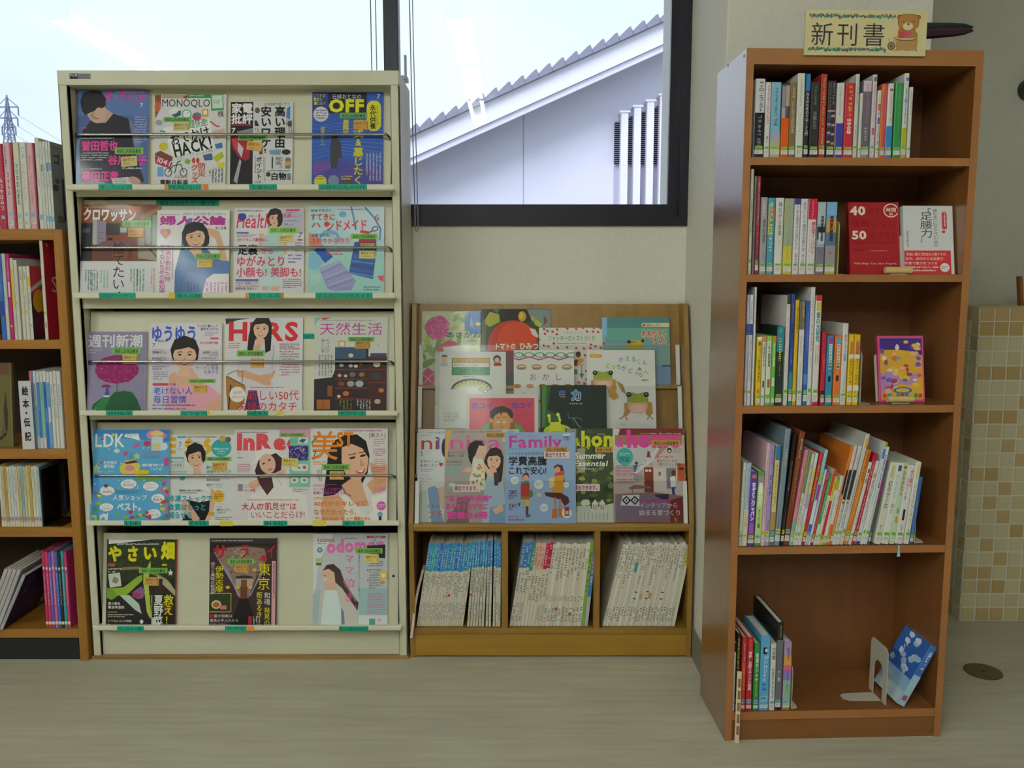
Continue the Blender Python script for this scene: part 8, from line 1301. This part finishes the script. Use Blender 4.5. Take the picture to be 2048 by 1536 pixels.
def d_colourful(p):
    # the pictured cartoon figure is left out: only the colour patches of the sleeve
    p.bgd('#d8508a'); p.rrect(1240, 488, 1600, 1015, 12, '#dca83a'); p.poly([(1240, 490), (1600, 490), (1600, 640), (1500, 600), (1400, 590), (1240, 590)], '#4a2f88'); p.poly([(1240, 800), (1330, 760), (1420, 840), (1560, 780), (1540, 900), (1400, 880), (1240, 960)], '#b08ac0'); rr = random.Random(5)
    for j in range(46): p.blob(1255+rr.random()*330, 505+rr.random()*440, 16+rr.random()*26, 12+rr.random()*20, rr.choice(('#e0c23a', '#d8702e', '#e2dcd8', '#6aa0d0', '#a03a62', '#e6b878', '#7a5ab0', '#d84a5a')), 9, 0.35, j); p.k -= 0.75
    p.k += 1; p.ell(1425, 935, 80, 28, '#4a5ab0'); p.ell(1425, 935, 60, 18, '#d8b83a')
    for j in range(9): p.rrect(1255+j*38, 962, 1286+j*38, 996, 8, ('#cc3a4a', '#3a8ac0', '#d8a82a', '#3f9a5a')[j % 4]); p.k -= 0.75
    p.k += 1
def arr(px0, px1, py): return (BF.loc(px0, py, 0.02)[0]+BF.loc(px1, py, 0.02)[0])/2
face_out('s', (932, 308, 1360, 922), SH[1], 0.034, d_red50, 'dark red book shown face out with large white numerals', spine='#8a1820')
face_out('s', (1398, 338, 1822, 922), SH[1], 0.028, d_ashi, 'white book shown face out with a red paper band', spine='#d0d0d2')
display_stand(arr(1480+1190*.2344, 1480+1475*.2344, 545), SH[1], 0.006, 'small stand with a tan bar holding the red and white books', back_h=0.10)
face_out('t', (1222, 470, 1612, 1035), SH[2], 0.052, d_colourful, 'small colourful purple and yellow book with pink border, face out', spine='#cc4a80', thick=0.012)
display_stand(arr(1470+1290*.2344, 1470+1565*.2344, 805), SH[2], 0.028, 'small stand with a tan bar holding the pink-bordered book', back_h=0.128, w=0.052)
# blue sky book leaning in the corner of the bottom shelf
def sky_cover(q):
    q.bgd('#2f62b4'); q.rect(0, 60, 100, 100, '#8fb4d4'); q.rect(0, 80, 100, 100, '#b8d0da'); rr = random.Random(3)
    for j in range(16): q.blob(10+rr.random()*80, 4+rr.random()*55, 12, 6, ('#e2eaf2', '#a9c4e4')[j % 2], 10, 0.4, j); q.k -= 0.75
    q.k += 1; q.text('RH', 22, 22, 40, 34, '#e6eef6', 0.0, rot=-60); q.fine(20, 74, 50, 84, 2, '#c87a6a')
c0 = BF.loc(1808, 1422, 0.015); c1 = BF.loc(1880, 1298, 0.015); th_ = math.atan2(c1[0]-c0[0], c1[1]-c0[1]); Hs = math.hypot(c1[0]-c0[0], c1[1]-SH[4])
bk = book(BF, c0[0]-0.022, SH[4]+0.0008, 0.022, Hs, 0.135, '#3a6cb8', [('b', 50, 100, '#9fc0d8'), ('m', 10, 40, '#e6ecf4', 3, 8), ('b', 84, 92, '#a04a5a', 2, 8)], 'bright blue sky-and-cloud book leaning askew on the bottom shelf', None, th_, 0.012, 'hardcover_book')
q = PR((0, 0, 100, 100), 0.135, Hs); sky_cover(q); o = q.build('cover_print', bk); o.location = (-0.0003, 0.135, 0); o.rotation_euler = (0, 0, -math.pi/2)
# cream strip with dark windows leaning out of the bottom shelf
a_ = BF.loc(1468, 1330, -0.002); b_ = BF.loc(1462, 1475, -0.012)
ls = empty('label_strip', BF.w(bx0+t_+0.004, -0.012, b_[1]), (0, 0, BF.a)); tag(ls, 'cream slotted plastic strip propped at the bottom shelf corner', 'plastic strip')
hL = a_[1]-b_[1]
MB().box(0, 0.012, 0, 0.002, 0, hL).build('strip', mat('#cdbf9c', 0.6, key='strip'), ls, bevel=0.0006)
for j in range(5): MB().box(0.004, 0.0105, -0.0004, 0, hL*(0.12+0.165*j), hL*(0.24+0.165*j)).build('slot', mat('#7a5a3c', 0.8, key='slot'), ls)
ls.rotation_euler = (math.radians(-2), 0, BF.a+math.radians(-25)); ls.location.z = 0.001
# ribbon bookmark
r0 = BF.loc(1440+1528*.2344, 1088, 0.0); 
rb = MB(); w_ = 0.0022; yy = [(0.008, 0.0006), (-0.0012, 0.0), (-0.0016, -0.010), (-0.0022, -0.022), (-0.002, -0.030)]; ww = [1, 1, 1, 1.7, 2.0]
vs = []; fs = []
for (y_, z_), k_ in zip(yy, ww): vs += [BF.w(r0[0]-w_*k_, y_+0.002, SH[3]+z_), BF.w(r0[0]+w_*k_, y_+0.002, SH[3]+z_), BF.w(r0[0]+w_*k_, y_+0.0013, SH[3]+z_), BF.w(r0[0]-w_*k_, y_+0.0013, SH[3]+z_)]
for j in range(4):
    for k_ in range(4): fs.append([j*4+k_, j*4+(k_+1) % 4, j*4+4+(k_+1) % 4, j*4+4+k_])
tag(rb.add(vs, fs).build('bookmark_ribbon', mat('#8fc0c8', 0.6, key='ribbon')), 'pale blue bookmark ribbon hanging over the fourth shelf edge', 'ribbon')
# ---------------------------------------------------------------- sign on top of the bookcase
def d_sign(p):
    p.bgd('#d2c79a'); rr = random.Random(14)
    for y in (128, 508):
        for x in range(100, 1080 if y < 200 else 980, 24):
            c = ('#3a7a78', '#4a8a6a', '#8a4a5a', '#7a9a6a')[(x//24) % 4]; p.blob(x+8, y+rr.uniform(-10, 10), 17+8*((x//24) % 3 == 0), 34*(0.6+0.5*rr.random()), c, 8, 0.5, x+y); p.k -= 0.75
    p.k += 1
    for ch, x0, x1 in (('新', 118, 385), ('刊', 412, 668), ('書', 705, 970)): p.text(ch, x0, 200, x1, 470, '#3d3038', 0.0)
    # a bear reading at a tree stump
    p.poly([(1085, 400), (1345, 390), (1335, 500), (1355, 525), (1290, 510), (1230, 520), (1160, 510), (1075, 525), (1100, 490)], '#b08a58'); p.ell(1205, 370, 140, 34, '#5a4030'); p.ell(1205, 366, 134, 28, '#c8b47c'); p.poly([(1110, 280), (1140, 250), (1290, 250), (1340, 330), (1330, 370), (1110, 370)], '#a8743f')
    for x in (1122, 1335): p.ell(x, 135, 30, 28, '#5a3a24'); p.ell(x, 136, 25, 23, '#a8743f')
    p.rrect(1105, 98, 1345, 275, 70, '#5a3a24'); p.rrect(1110, 103, 1340, 270, 66, '#b27c44'); p.ell(1222, 238, 58, 44, '#d6cba6'); p.ell(1225, 212, 16, 10, '#4a3020'); p.line([(1150, 180), (1180, 186)], 6, '#4a3020'); p.line([(1270, 186), (1300, 180)], 6, '#4a3020'); p.poly([(1120, 305), (1190, 290), (1190, 370), (1130, 375)], '#b8485a'); p.poly([(1195, 290), (1260, 300), (1255, 370), (1195, 372)], '#c2566a'); p.ell(1295, 350, 24, 18, '#a8743f')
    p.ell(1042, 465, 44, 48, '#6a4a30'); p.ell(1042, 465, 32, 34, '#a88a60'); p.ell(1042, 465, 16, 18, '#6a4a30'); p.line([(1020, 420), (1010, 380)], 6, '#6a4a30'); p.line([(1060, 420), (1075, 395)], 6, '#6a4a30')
sgN = Vector(-BF.ey); sgU = Vector((0, 0, 1))
sg = sheet('shelf_sign', 'u', (58, 62, 1440, 575), BF.w(0, -0.001, 0), sgN, sgU, d_sign, 'cream sign board with bear picture and black kanji on the bookcase top', 'sign', None, thick=0.006, paper='#c9bd90')
# dark pointed bundle behind the sign
q0 = BF.loc(1800, 74, 0.09); q1 = BF.loc(1945, 58, 0.12)
ub = empty('cloth_bundle', BF.w(q0[0]-0.12, 0.10, bzt)); tag(ub, 'dark green and maroon pointed bundle poking out behind the sign', 'bundle')
UO = ub.location
qm = BF.loc(1800, 64, 0.10); S0 = BF.w(qm[0]-0.12, 0.10, bzt+0.022); SM = BF.w(qm[0], 0.10, qm[1]); S1 = BF.w(q1[0], 0.12, q1[1])
d_ = S1-S0
def bundle(off, rr_, n, c, name):
    m_ = MB(); m_.tube([S0+off, SM+off]+[SM+(S1-SM)*f+off*(1-f*0.5) for f in (0.35, 0.7, 0.88, 1.0)], [rr_*g for g in (0.9, 1.0, 1.0, 0.9, 0.7, 0.2)], n); m_.build(name, mat(c, 0.85, 0.2, (60, 60, 60), key='cloth'), ub, origin=UO)
bundle(Vector((0, 0, 0.009)), 0.0135, 8, '#20282a', 'green_fold'); bundle(Vector((0, -0.004, -0.009)), 0.0135, 7, '#3a1c2c', 'maroon_fold')
# ---------------------------------------------------------------- low wooden bookcase beside the metal rack
CY = 2.643; LF = Frame((0, CY, 0), 0.0)
lxr = rx0-0.007; lxl = lxr-0.92; LD = 0.29; ls_ = 0.028
M_PINE = wood_mat('pine_upright', '#8a5c1e', '#a5722c', 'z'); M_PINEX = wood_mat('pine_level', '#8a5c1e', '#a5722c', 'x')
lc_ = empty('low_bookcase', (lxr, CY, 0)); LO = lc_.location
tag(lc_, 'golden brown wooden bookcase beside the metal rack, books on its top', 'bookcase')
def lp(mb, name, m=M_PINE, **k): return mb.build(name, m, lc_, origin=LO, **k)
lz = lambda y: LF.loc(60, y)[1]
LT = lz(458)
lp(MB().box(lxr-ls_, lxr, CY, CY+LD, 0, LT-0.001), 'side_panel', bevel=0.0015); lp(MB().box(lxl, lxl+ls_, CY, CY+LD, 0, LT-0.001), 'side_panel', bevel=0.0015)
LS = []
for nm, y0, y1 in (('top_panel', 458, 480), ('shelf', 680, 698), ('shelf', 898, 918), ('shelf', 1055, 1074), ('bottom_shelf', 1258, 1276)):
    z1, z0 = lz(y0), lz(y1); LS.append(z1); lp(MB().box(lxl+(0 if nm == 'top_panel' else ls_), lxr-ls_, CY+0.001, CY+LD-0.01, z0, z1), nm, M_PINEX, bevel=0.001)
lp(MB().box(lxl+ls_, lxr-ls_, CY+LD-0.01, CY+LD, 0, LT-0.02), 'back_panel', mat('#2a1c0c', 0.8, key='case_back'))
lp(MB().box(lxl+ls_, lxr-ls_, CY+0.012, CY+0.03, 0, lz(1277)), 'kick_plate', mat('#16151a', 0.45, key='black_kick'))
def lrow(crop, z, books, where, group, D=0.19, yl=0.008, n='picture_book'):
    ox, oy, k = crop; N_ = len(books)
    for i, bk in enumerate(books):
        x0, x1, yt, c, items, desc = bk[:6]; o = bk[6] if len(bk) > 6 else {}
        X0, Z = LF.loc(ox+x0*k, oy+yt*k, yl); X1, _ = LF.loc(ox+x1*k, oy+yt*k, yl)
        book(LF, X0+0.0002, z+0.0004, X1-X0-0.0006, Z-z-0.0005, o.get('D', D), c, items, '%s, %s from metal rack, %s' % (desc, ORD[N_-i], where), group, 0, yl, n, o.get('lab'), o.get('dot'), cover_side='R' if 'cov' in o else None, cover_draw=o.get('cov'))
def cov_gogh(q):
    q.bgd('#8f8f8c'); q.text('ゴッホ', 4, 12, 74, 25, '#2c2a2e', 0.02); q.fine(3, 4, 50, 8, 1, '#6a6a68'); q.ell(16, 44, 7, 3, '#4a5a44'); q.ell(10, 52, 9, 4, '#3f4a40'); q.rect(28, 40, 60, 90, '#2f2c3c'); q.rect(10, 84, 30, 92, '#6a6a5a')
def cov_fruit(q):
    q.bgd('#3a2c34'); q.ell(20, 15, 60, 26, '#b02a38'); q.ell(20, 15, 50, 19, '#c23a44'); q.poly([(0, 30), (60, 8), (70, 12), (0, 36)], '#c9c8c0'); q.ell(24, 48, 20, 16, '#cf962a'); q.ell(30, 80, 26, 18, '#6a1c34'); q.rect(30, 76, 46, 86, '#5a5a62')
def cov_red(q):
    q.bgd('#b8283a'); rr = random.Random(2)
    for j in range(22): q.ell(8+rr.random()*80, 2+rr.random()*34, 2.2, 1.2, ('#d8c86a', '#e0d8c8')[j % 2], n=6); q.k -= 0.75
    q.k += 1; q.text('Sara', 18, 36, 92, 52, '#e6d8b0', 0.0)
def cov_blue(q): q.bgd('#5a6c86'); q.blob(40, 30, 20, 10, '#2c3648', 10, 0.4, 2); q.rect(0, 88, 100, 100, '#3f5a86')
def cov_purple(q): q.bgd('#2a2050'); q.text('バウムク', 16, 6, 30, 44, '#8a7a9a', 0.0, vert=True); q.blob(60, 60, 30, 22, '#3a2a5a', 10, 0.3, 1)
BL = '#7fb4dc'
lrow((0, 170, 190/973), LT, [
    (-62, 16, 600, '#b02a48', [('t', 'みつやはみつ', 40, 78, '#e6d0d4', 3, 8, 0.02), ('b', 84, 88, '#9ab0c0', 3, 8)], 'crimson picture book'),
    (20, 92, 585, '#d8b0bc', [('m', 4, 30, '#3a3a5a', 1.6, 5), ('t', '3666', 34, 62, '#b03a50', 3, 8.5, 0.02), ('d', 5, 82, 3, 2.4, '#9ac4d4')], 'pale pink picture book with red numerals', {'lab': (90, 96)}),
    (95, 118, 590, '#b02440', [], 'thin crimson picture book'),
    (121, 184, 585, '#d2d0c0', [('t', 'ママのまんまる', 24, 72, '#3a6a9a', 2.5, 7.5, 0.02), ('d', 5, 85, 3, 2.4, '#9ac4d4')], 'cream picture book with blue title', {'lab': (91, 96)}),
    (189, 257, 585, '#d4d4cf', [('m', 5, 18, '#6a9ac8', 3, 8), ('t', 'どんぐりかいぎ', 24, 68, '#d08a9a', 2.5, 7.5, 0.0), ('d', 5, 83, 3, 2.4, '#9ac4d4')], 'white picture book with pink title', {'lab': (90, 96)}),
    (262, 326, 590, '#d8a8b4', [('t', 'あおむしのおいもほり', 14, 72, '#c0607a', 2.5, 7.5, 0.0), ('d', 5, 83, 3, 2.4, '#8ab0c8')], 'rose pink picture book', {'lab': (88, 94)}),
    (328, 343, 592, '#9a2a4a', [], 'thin maroon picture book'),
    (346, 393, 540, '#d6d6d0', [('m', 6, 22, '#5a5a5e', 4, 7), ('m', 36, 55, '#4a4a4e', 4, 7), ('b', 84, 90, BL)], 'tall white art book with a blue label'),
    (396, 424, 578, '#d2d2cc', [('m', 6, 20, '#4a4a4e', 4, 7), ('b', 26, 34, '#6a5a4a', 3, 7), ('m', 36, 52, '#4a5a8a', 3, 7)], 'thin white art book'),
    (426, 452, 578, '#d4d4ce', [('m', 6, 20, '#4a4a4e', 4, 7), ('b', 26, 32, '#b8a88a', 3, 7), ('t', 'ルソーの', 36, 52, '#3a3a4a', 2, 8, 0.0), ('b', 85, 91, BL)], 'thin white art book with a blue sticker'),
    (454, 480, 578, '#d2d4d2', [('m', 6, 20, '#4a4a4e', 4, 7), ('b', 24, 34, '#3f84c4', 2, 9), ('t', 'スーラの', 36, 52, '#3a3a4a', 2, 8, 0.0), ('b', 85, 91, BL)], 'thin white art book with a blue picture'),
    (482, 508, 576, '#d6d6d2', [('m', 6, 20, '#4a4a4e', 4, 7), ('b', 24, 33, '#5a9ad4', 2, 9), ('t', 'ゴッホの', 36, 54, '#3a3a4a', 2, 8, 0.0), ('b', 86, 92, BL)], 'white art book with a grey painted cover', {'cov': cov_gogh, 'D': 0.2}),
], 'low bookcase top', 'books on the low bookcase top')
lrow((0, 450, 190/1081), LS[1], [
    (-48, 8, 325, '#3a6ab8', [('b', 55, 72, '#2f4a9a')], 'blue craft book'),
    (10, 49, 325, '#c9ccd2', [('m', 5, 60, '#7a8aa0', 3, 7), ('d', 5, 73, 3, 1.6, '#d8b83a')], 'tall pale grey craft book'),
    (52, 101, 330, '#b0246a', [('t', 'くうそうのりん', 6, 30, '#e8d0dc', 2.5, 7.5, 0.0), ('b', 32, 50, '#e0d8dc', 3, 7), ('d', 5, 84, 3, 1.6, '#d8b83a')], 'tall magenta craft book'),
    (105, 139, 375, '#d4d2c4', [('b', 13, 60, '#d8c02e', 1, 8), ('m', 70, 94, '#b03a5a')], 'white craft book with a yellow stripe'),
    (143, 184, 398, '#d2d2cc', [('m', 4, 60, '#9aa4b0', 4, 7), ('d', 5, 53, 3, 1.8, '#d8b83a')], 'white craft book with grey lettering'),
    (206, 246, 470, '#d4cfbc', [('m', 6, 18, '#6a6a5a'), ('m', 28, 60, '#c0708a', 4, 7), ('d', 5, 62, 3, 1.8, '#d8b83a')], 'cream craft book with pink lettering'),
    (248, 290, 470, '#d6d2c4', [('m', 6, 18, '#6a6a5a'), ('m', 28, 55, '#7a6a8a', 4, 7), ('d', 5, 62, 3, 1.8, '#d8b83a')], 'cream craft book with mauve lettering'),
    (293, 331, 465, '#d4d6d0', [('b', 14, 28, '#dcb82a', 1, 9), ('m', 30, 58, '#5a9ab0', 3, 7), ('d', 5, 80, 3, 1.8, '#d8b83a')], 'white craft book with a fruit photo cover', {'cov': cov_fruit}),
    (440, 480, 175, '#d2d0c4', [('t', 'SaraClara', 5, 24, '#5a5a54', 2, 7, 0.0), ('d', 5, 73, 3, 1.6, '#d8b02a'), ('b', 82, 88, '#c9965a', 3, 8)], 'tall craft book with a dotted red cover', {'cov': cov_red, 'D': 0.2}),
], 'second tier down', 'craft books in the low bookcase')
L3 = (0, 690, 190/941)
lrow(L3, LS[2], [
    (283, 315, 258, '#8a9ac0', [('b', 0, 15, '#d06a86')], 'pale blue storybook with a pink cap'),
    (318, 349, 258, '#cfd4da', [('m', 16, 40, '#4a6a9a'), ('b', 44, 84, '#8ab8d4')], 'white and sky blue storybook', {}),
    (351, 382, 262, '#cdd0d2', [('b', 14, 86, '#3a78c0'), ('m', 18, 50, '#8ab4e0')], 'white storybook with a blue spine band', {}),
    (384, 415, 256, '#d4d6d4', [('b', 14, 86, '#7fb8a4'), ('m', 16, 40, '#4a7a6a')], 'white storybook with a mint spine band', {}),
    (417, 448, 256, '#d2d4d6', [('b', 14, 100, '#2f68b8'), ('m', 18, 44, '#1f4a8a'), ('b', 48, 66, '#5a94d4', 2, 8)], 'deep blue storybook', {}),
    (450, 481, 264, '#cfd2d4', [('b', 14, 100, '#6a9cd0'), ('b', 46, 66, '#d8d8e0', 2, 8)], 'mid blue storybook', {}),
    (483, 514, 262, '#d6d6d4', [('m', 16, 44, '#4a5a7a'), ('m', 46, 60, '#7ab0d0')], 'plain white storybook with blue words', {}),
    (516, 547, 256, '#d6d6d4', [('m', 16, 44, '#4a5a6a'), ('m', 46, 60, '#5a9ac0')], 'plain white storybook with navy words', {}),
    (549, 592, 260, '#d8d8d6', [('m', 16, 44, '#4a5a6a'), ('m', 46, 62, '#8ac0cc')], 'plain white storybook at the row end', {}),
], 'third tier down', 'storybooks in the low bookcase', D=0.15)
a_ = LF.loc(190*L3[2], 690+355*L3[2], -0.012); b_ = LF.loc(287*L3[2], 690+1050*L3[2], -0.012)
p = PR((0, 0, 100, 700), 0.036, a_[1]-LS[2]-0.0015); p.bgd('#cfced4')
for ch, y in (('絵', 55), ('本', 185), ('・', 280), ('伝', 375), ('記', 520)): p.text(ch, 24, y, 76, y+92, '#17161a', 0.03)
so = MB().box(0, 0.036, 0.0002, 0.003, 0, a_[1]-LS[2]-0.0015).build('section_sign', mat('#c4c3c9', 0.5, key='sign_board')); so.location = (LF.loc(196*L3[2], 690+600*L3[2], -0.012)[0], CY-0.012, LS[2]+0.001); so.rotation_euler = (0, 0, math.radians(8))
tag(so, 'white upright section sign with black vertical kanji beside the blue storybooks', 'sign'); p.build('sign_print', so, M_PRINT)
def d_olive(p):
    p.bgd('#6a6038'); p.blob(60, 60, 14, 30, '#3a3226', 12, 0.4, 4); p.rect(0, 0, 100, 14, '#6a4a34'); p.line([(10, 92), (60, 84)], 4, '#26201a'); p.rect(92, 0, 95, 100, '#8a8250'); p.blob(40, 82, 5, 8, '#4a3a5a', 8, 0.3, 2)
a_ = LF.loc(-90*L3[2], 690+180*L3[2], 0.03); b_ = LF.loc(135*L3[2], 690+1020*L3[2], 0.03)
ob_ = MB().box(0, b_[0]-a_[0], 0.0005, 0.012, 0, a_[1]-LS[2]-0.001).build('picture_book', mat('#6f663c', 0.6, key='olive_cover')); ob_.location = (a_[0], CY+0.03, LS[2]+0.0006); ob_.rotation_euler = (math.radians(-4), 0, 0)
tag(ob_, 'olive brown picture book shown face out beside the section sign', 'book'); q = PR((0, 0, 100, 100), b_[0]-a_[0], a_[1]-LS[2]-0.001); d_olive(q); q.build('cover', ob_)
L4 = (0, 900, 200/698); cols = ('#d2d0d4', '#cbb98c', '#c0a25a', '#d4cfbc', '#d0d4da', '#cdd2da', '#d4ccb4', '#c9b888', '#8ab8d0', '#cdbb88', '#d4ca9c', '#c0a058', '#d6d2c2', '#d8d6cc', '#aac8d4')
nm_ = ('white', 'sand', 'ochre', 'cream', 'pale grey', 'bluish white', 'ivory', 'tan', 'light blue', 'straw', 'pale yellow', 'mustard', 'off-white', 'milk white', 'powder blue')
bks = []
for j in range(15):
    x0 = -18+j*19.2; bks.append((x0, x0+18.4, 108+(j*7) % 11, cols[j], [('m', 6, 40+(j*11) % 30, '#6a5f4a', 2.5, 7.5), ('b', 84, 90, '#9a8aa0', 1, 9), ('b', 93, 100, '#d8ceb0', 0, 10)], nm_[j]+'-spined paperback', {'cov': cov_blue} if j == 14 else {}))
lrow(L4, LS[3], bks, 'fourth tier down', 'paperbacks in the low bookcase', D=0.15, n='paperback_book')
# clear bookend
x_ = LF.loc(313*L4[2], 1050, 0.02)[0]
be = empty('bookend', (x_+0.003, CY+0.01, LS[3])); tag(be, 'clear acrylic bookend behind the powder blue paperback', 'bookend', 'bookends')
MB().box(0, 0.0025, 0, 0.12, 0, 0.185).build('upright_plate', M_ACR, be); MB().box(0.0025, 0.06, 0, 0.12, 0, 0.0025).build('foot_plate', M_ACR, be)
L5 = (0, 900, 200/698)
cc = (('#b8285a', 'crimson'), ('#c23a6a', 'rose red'), ('#6a5ab8', 'violet'), ('#c86a9a', 'pink'), ('#3a6ac0', 'cobalt'), ('#26242e', 'black'), ('#2f9a98', 'turquoise'), ('#c23a78', 'magenta'))
bks = []
for j, (c, nm) in enumerate(cc):
    x0 = 286+j*22; bks.append((x0, x0+21, 706+(j % 3)*4, c, [('b', 20, 23.5, '#dcd8e4', 2, 8), ('m', 28, 70, '#e0dce6', 3, 7), ('b', 91.5, 94, '#dcdcd8', 0, 10), ('b', 94, 95.5, '#d8c23a', 0, 10)], 'thin %s series paperback' % nm))
lrow(L5, LS[4], bks, 'bottom tier', 'thin coloured paperbacks in the low bookcase', D=0.15, n='paperback_book')
for j in range(5):
    xb = -34+j*8.4; B_ = LF.loc(xb, 1262, -0.01); T_ = LF.loc(xb+44+j*0.6, 1140+(j == 4)*12, -0.01); B2 = LF.loc(xb+8.4, 1262, -0.01)
    th_ = math.atan2(T_[0]-B_[0], T_[1]-B_[1]); Hh = math.hypot(T_[0]-B_[0], T_[1]-LS[4])
    nm = 'purple-covered' if j == 4 else ('white', 'grey-white', 'chalk white', 'cream white')[j]
    book(LF, B_[0], LS[4]+0.0006, (B2[0]-B_[0])*math.cos(th_)*0.92, Hh, 0.2, '#b9b6b8' if j < 4 else '#a9a4b0', [('m', 10, 60, '#8a868a', 4, 7)], '%s picture book leaning askew, %s from the coloured paperbacks' % (nm, ORD[5-j]), 'leaning picture books in the low bookcase', th_, -0.012, 'picture_book', cover_side='R' if j == 4 else None, cover_draw=cov_purple if j == 4 else None)
# ---------------------------------------------------------------- tidy up
bpy.data.objects.remove(_go); bpy.data.curves.remove(_cu); bpy.data.scenes.remove(_gs)
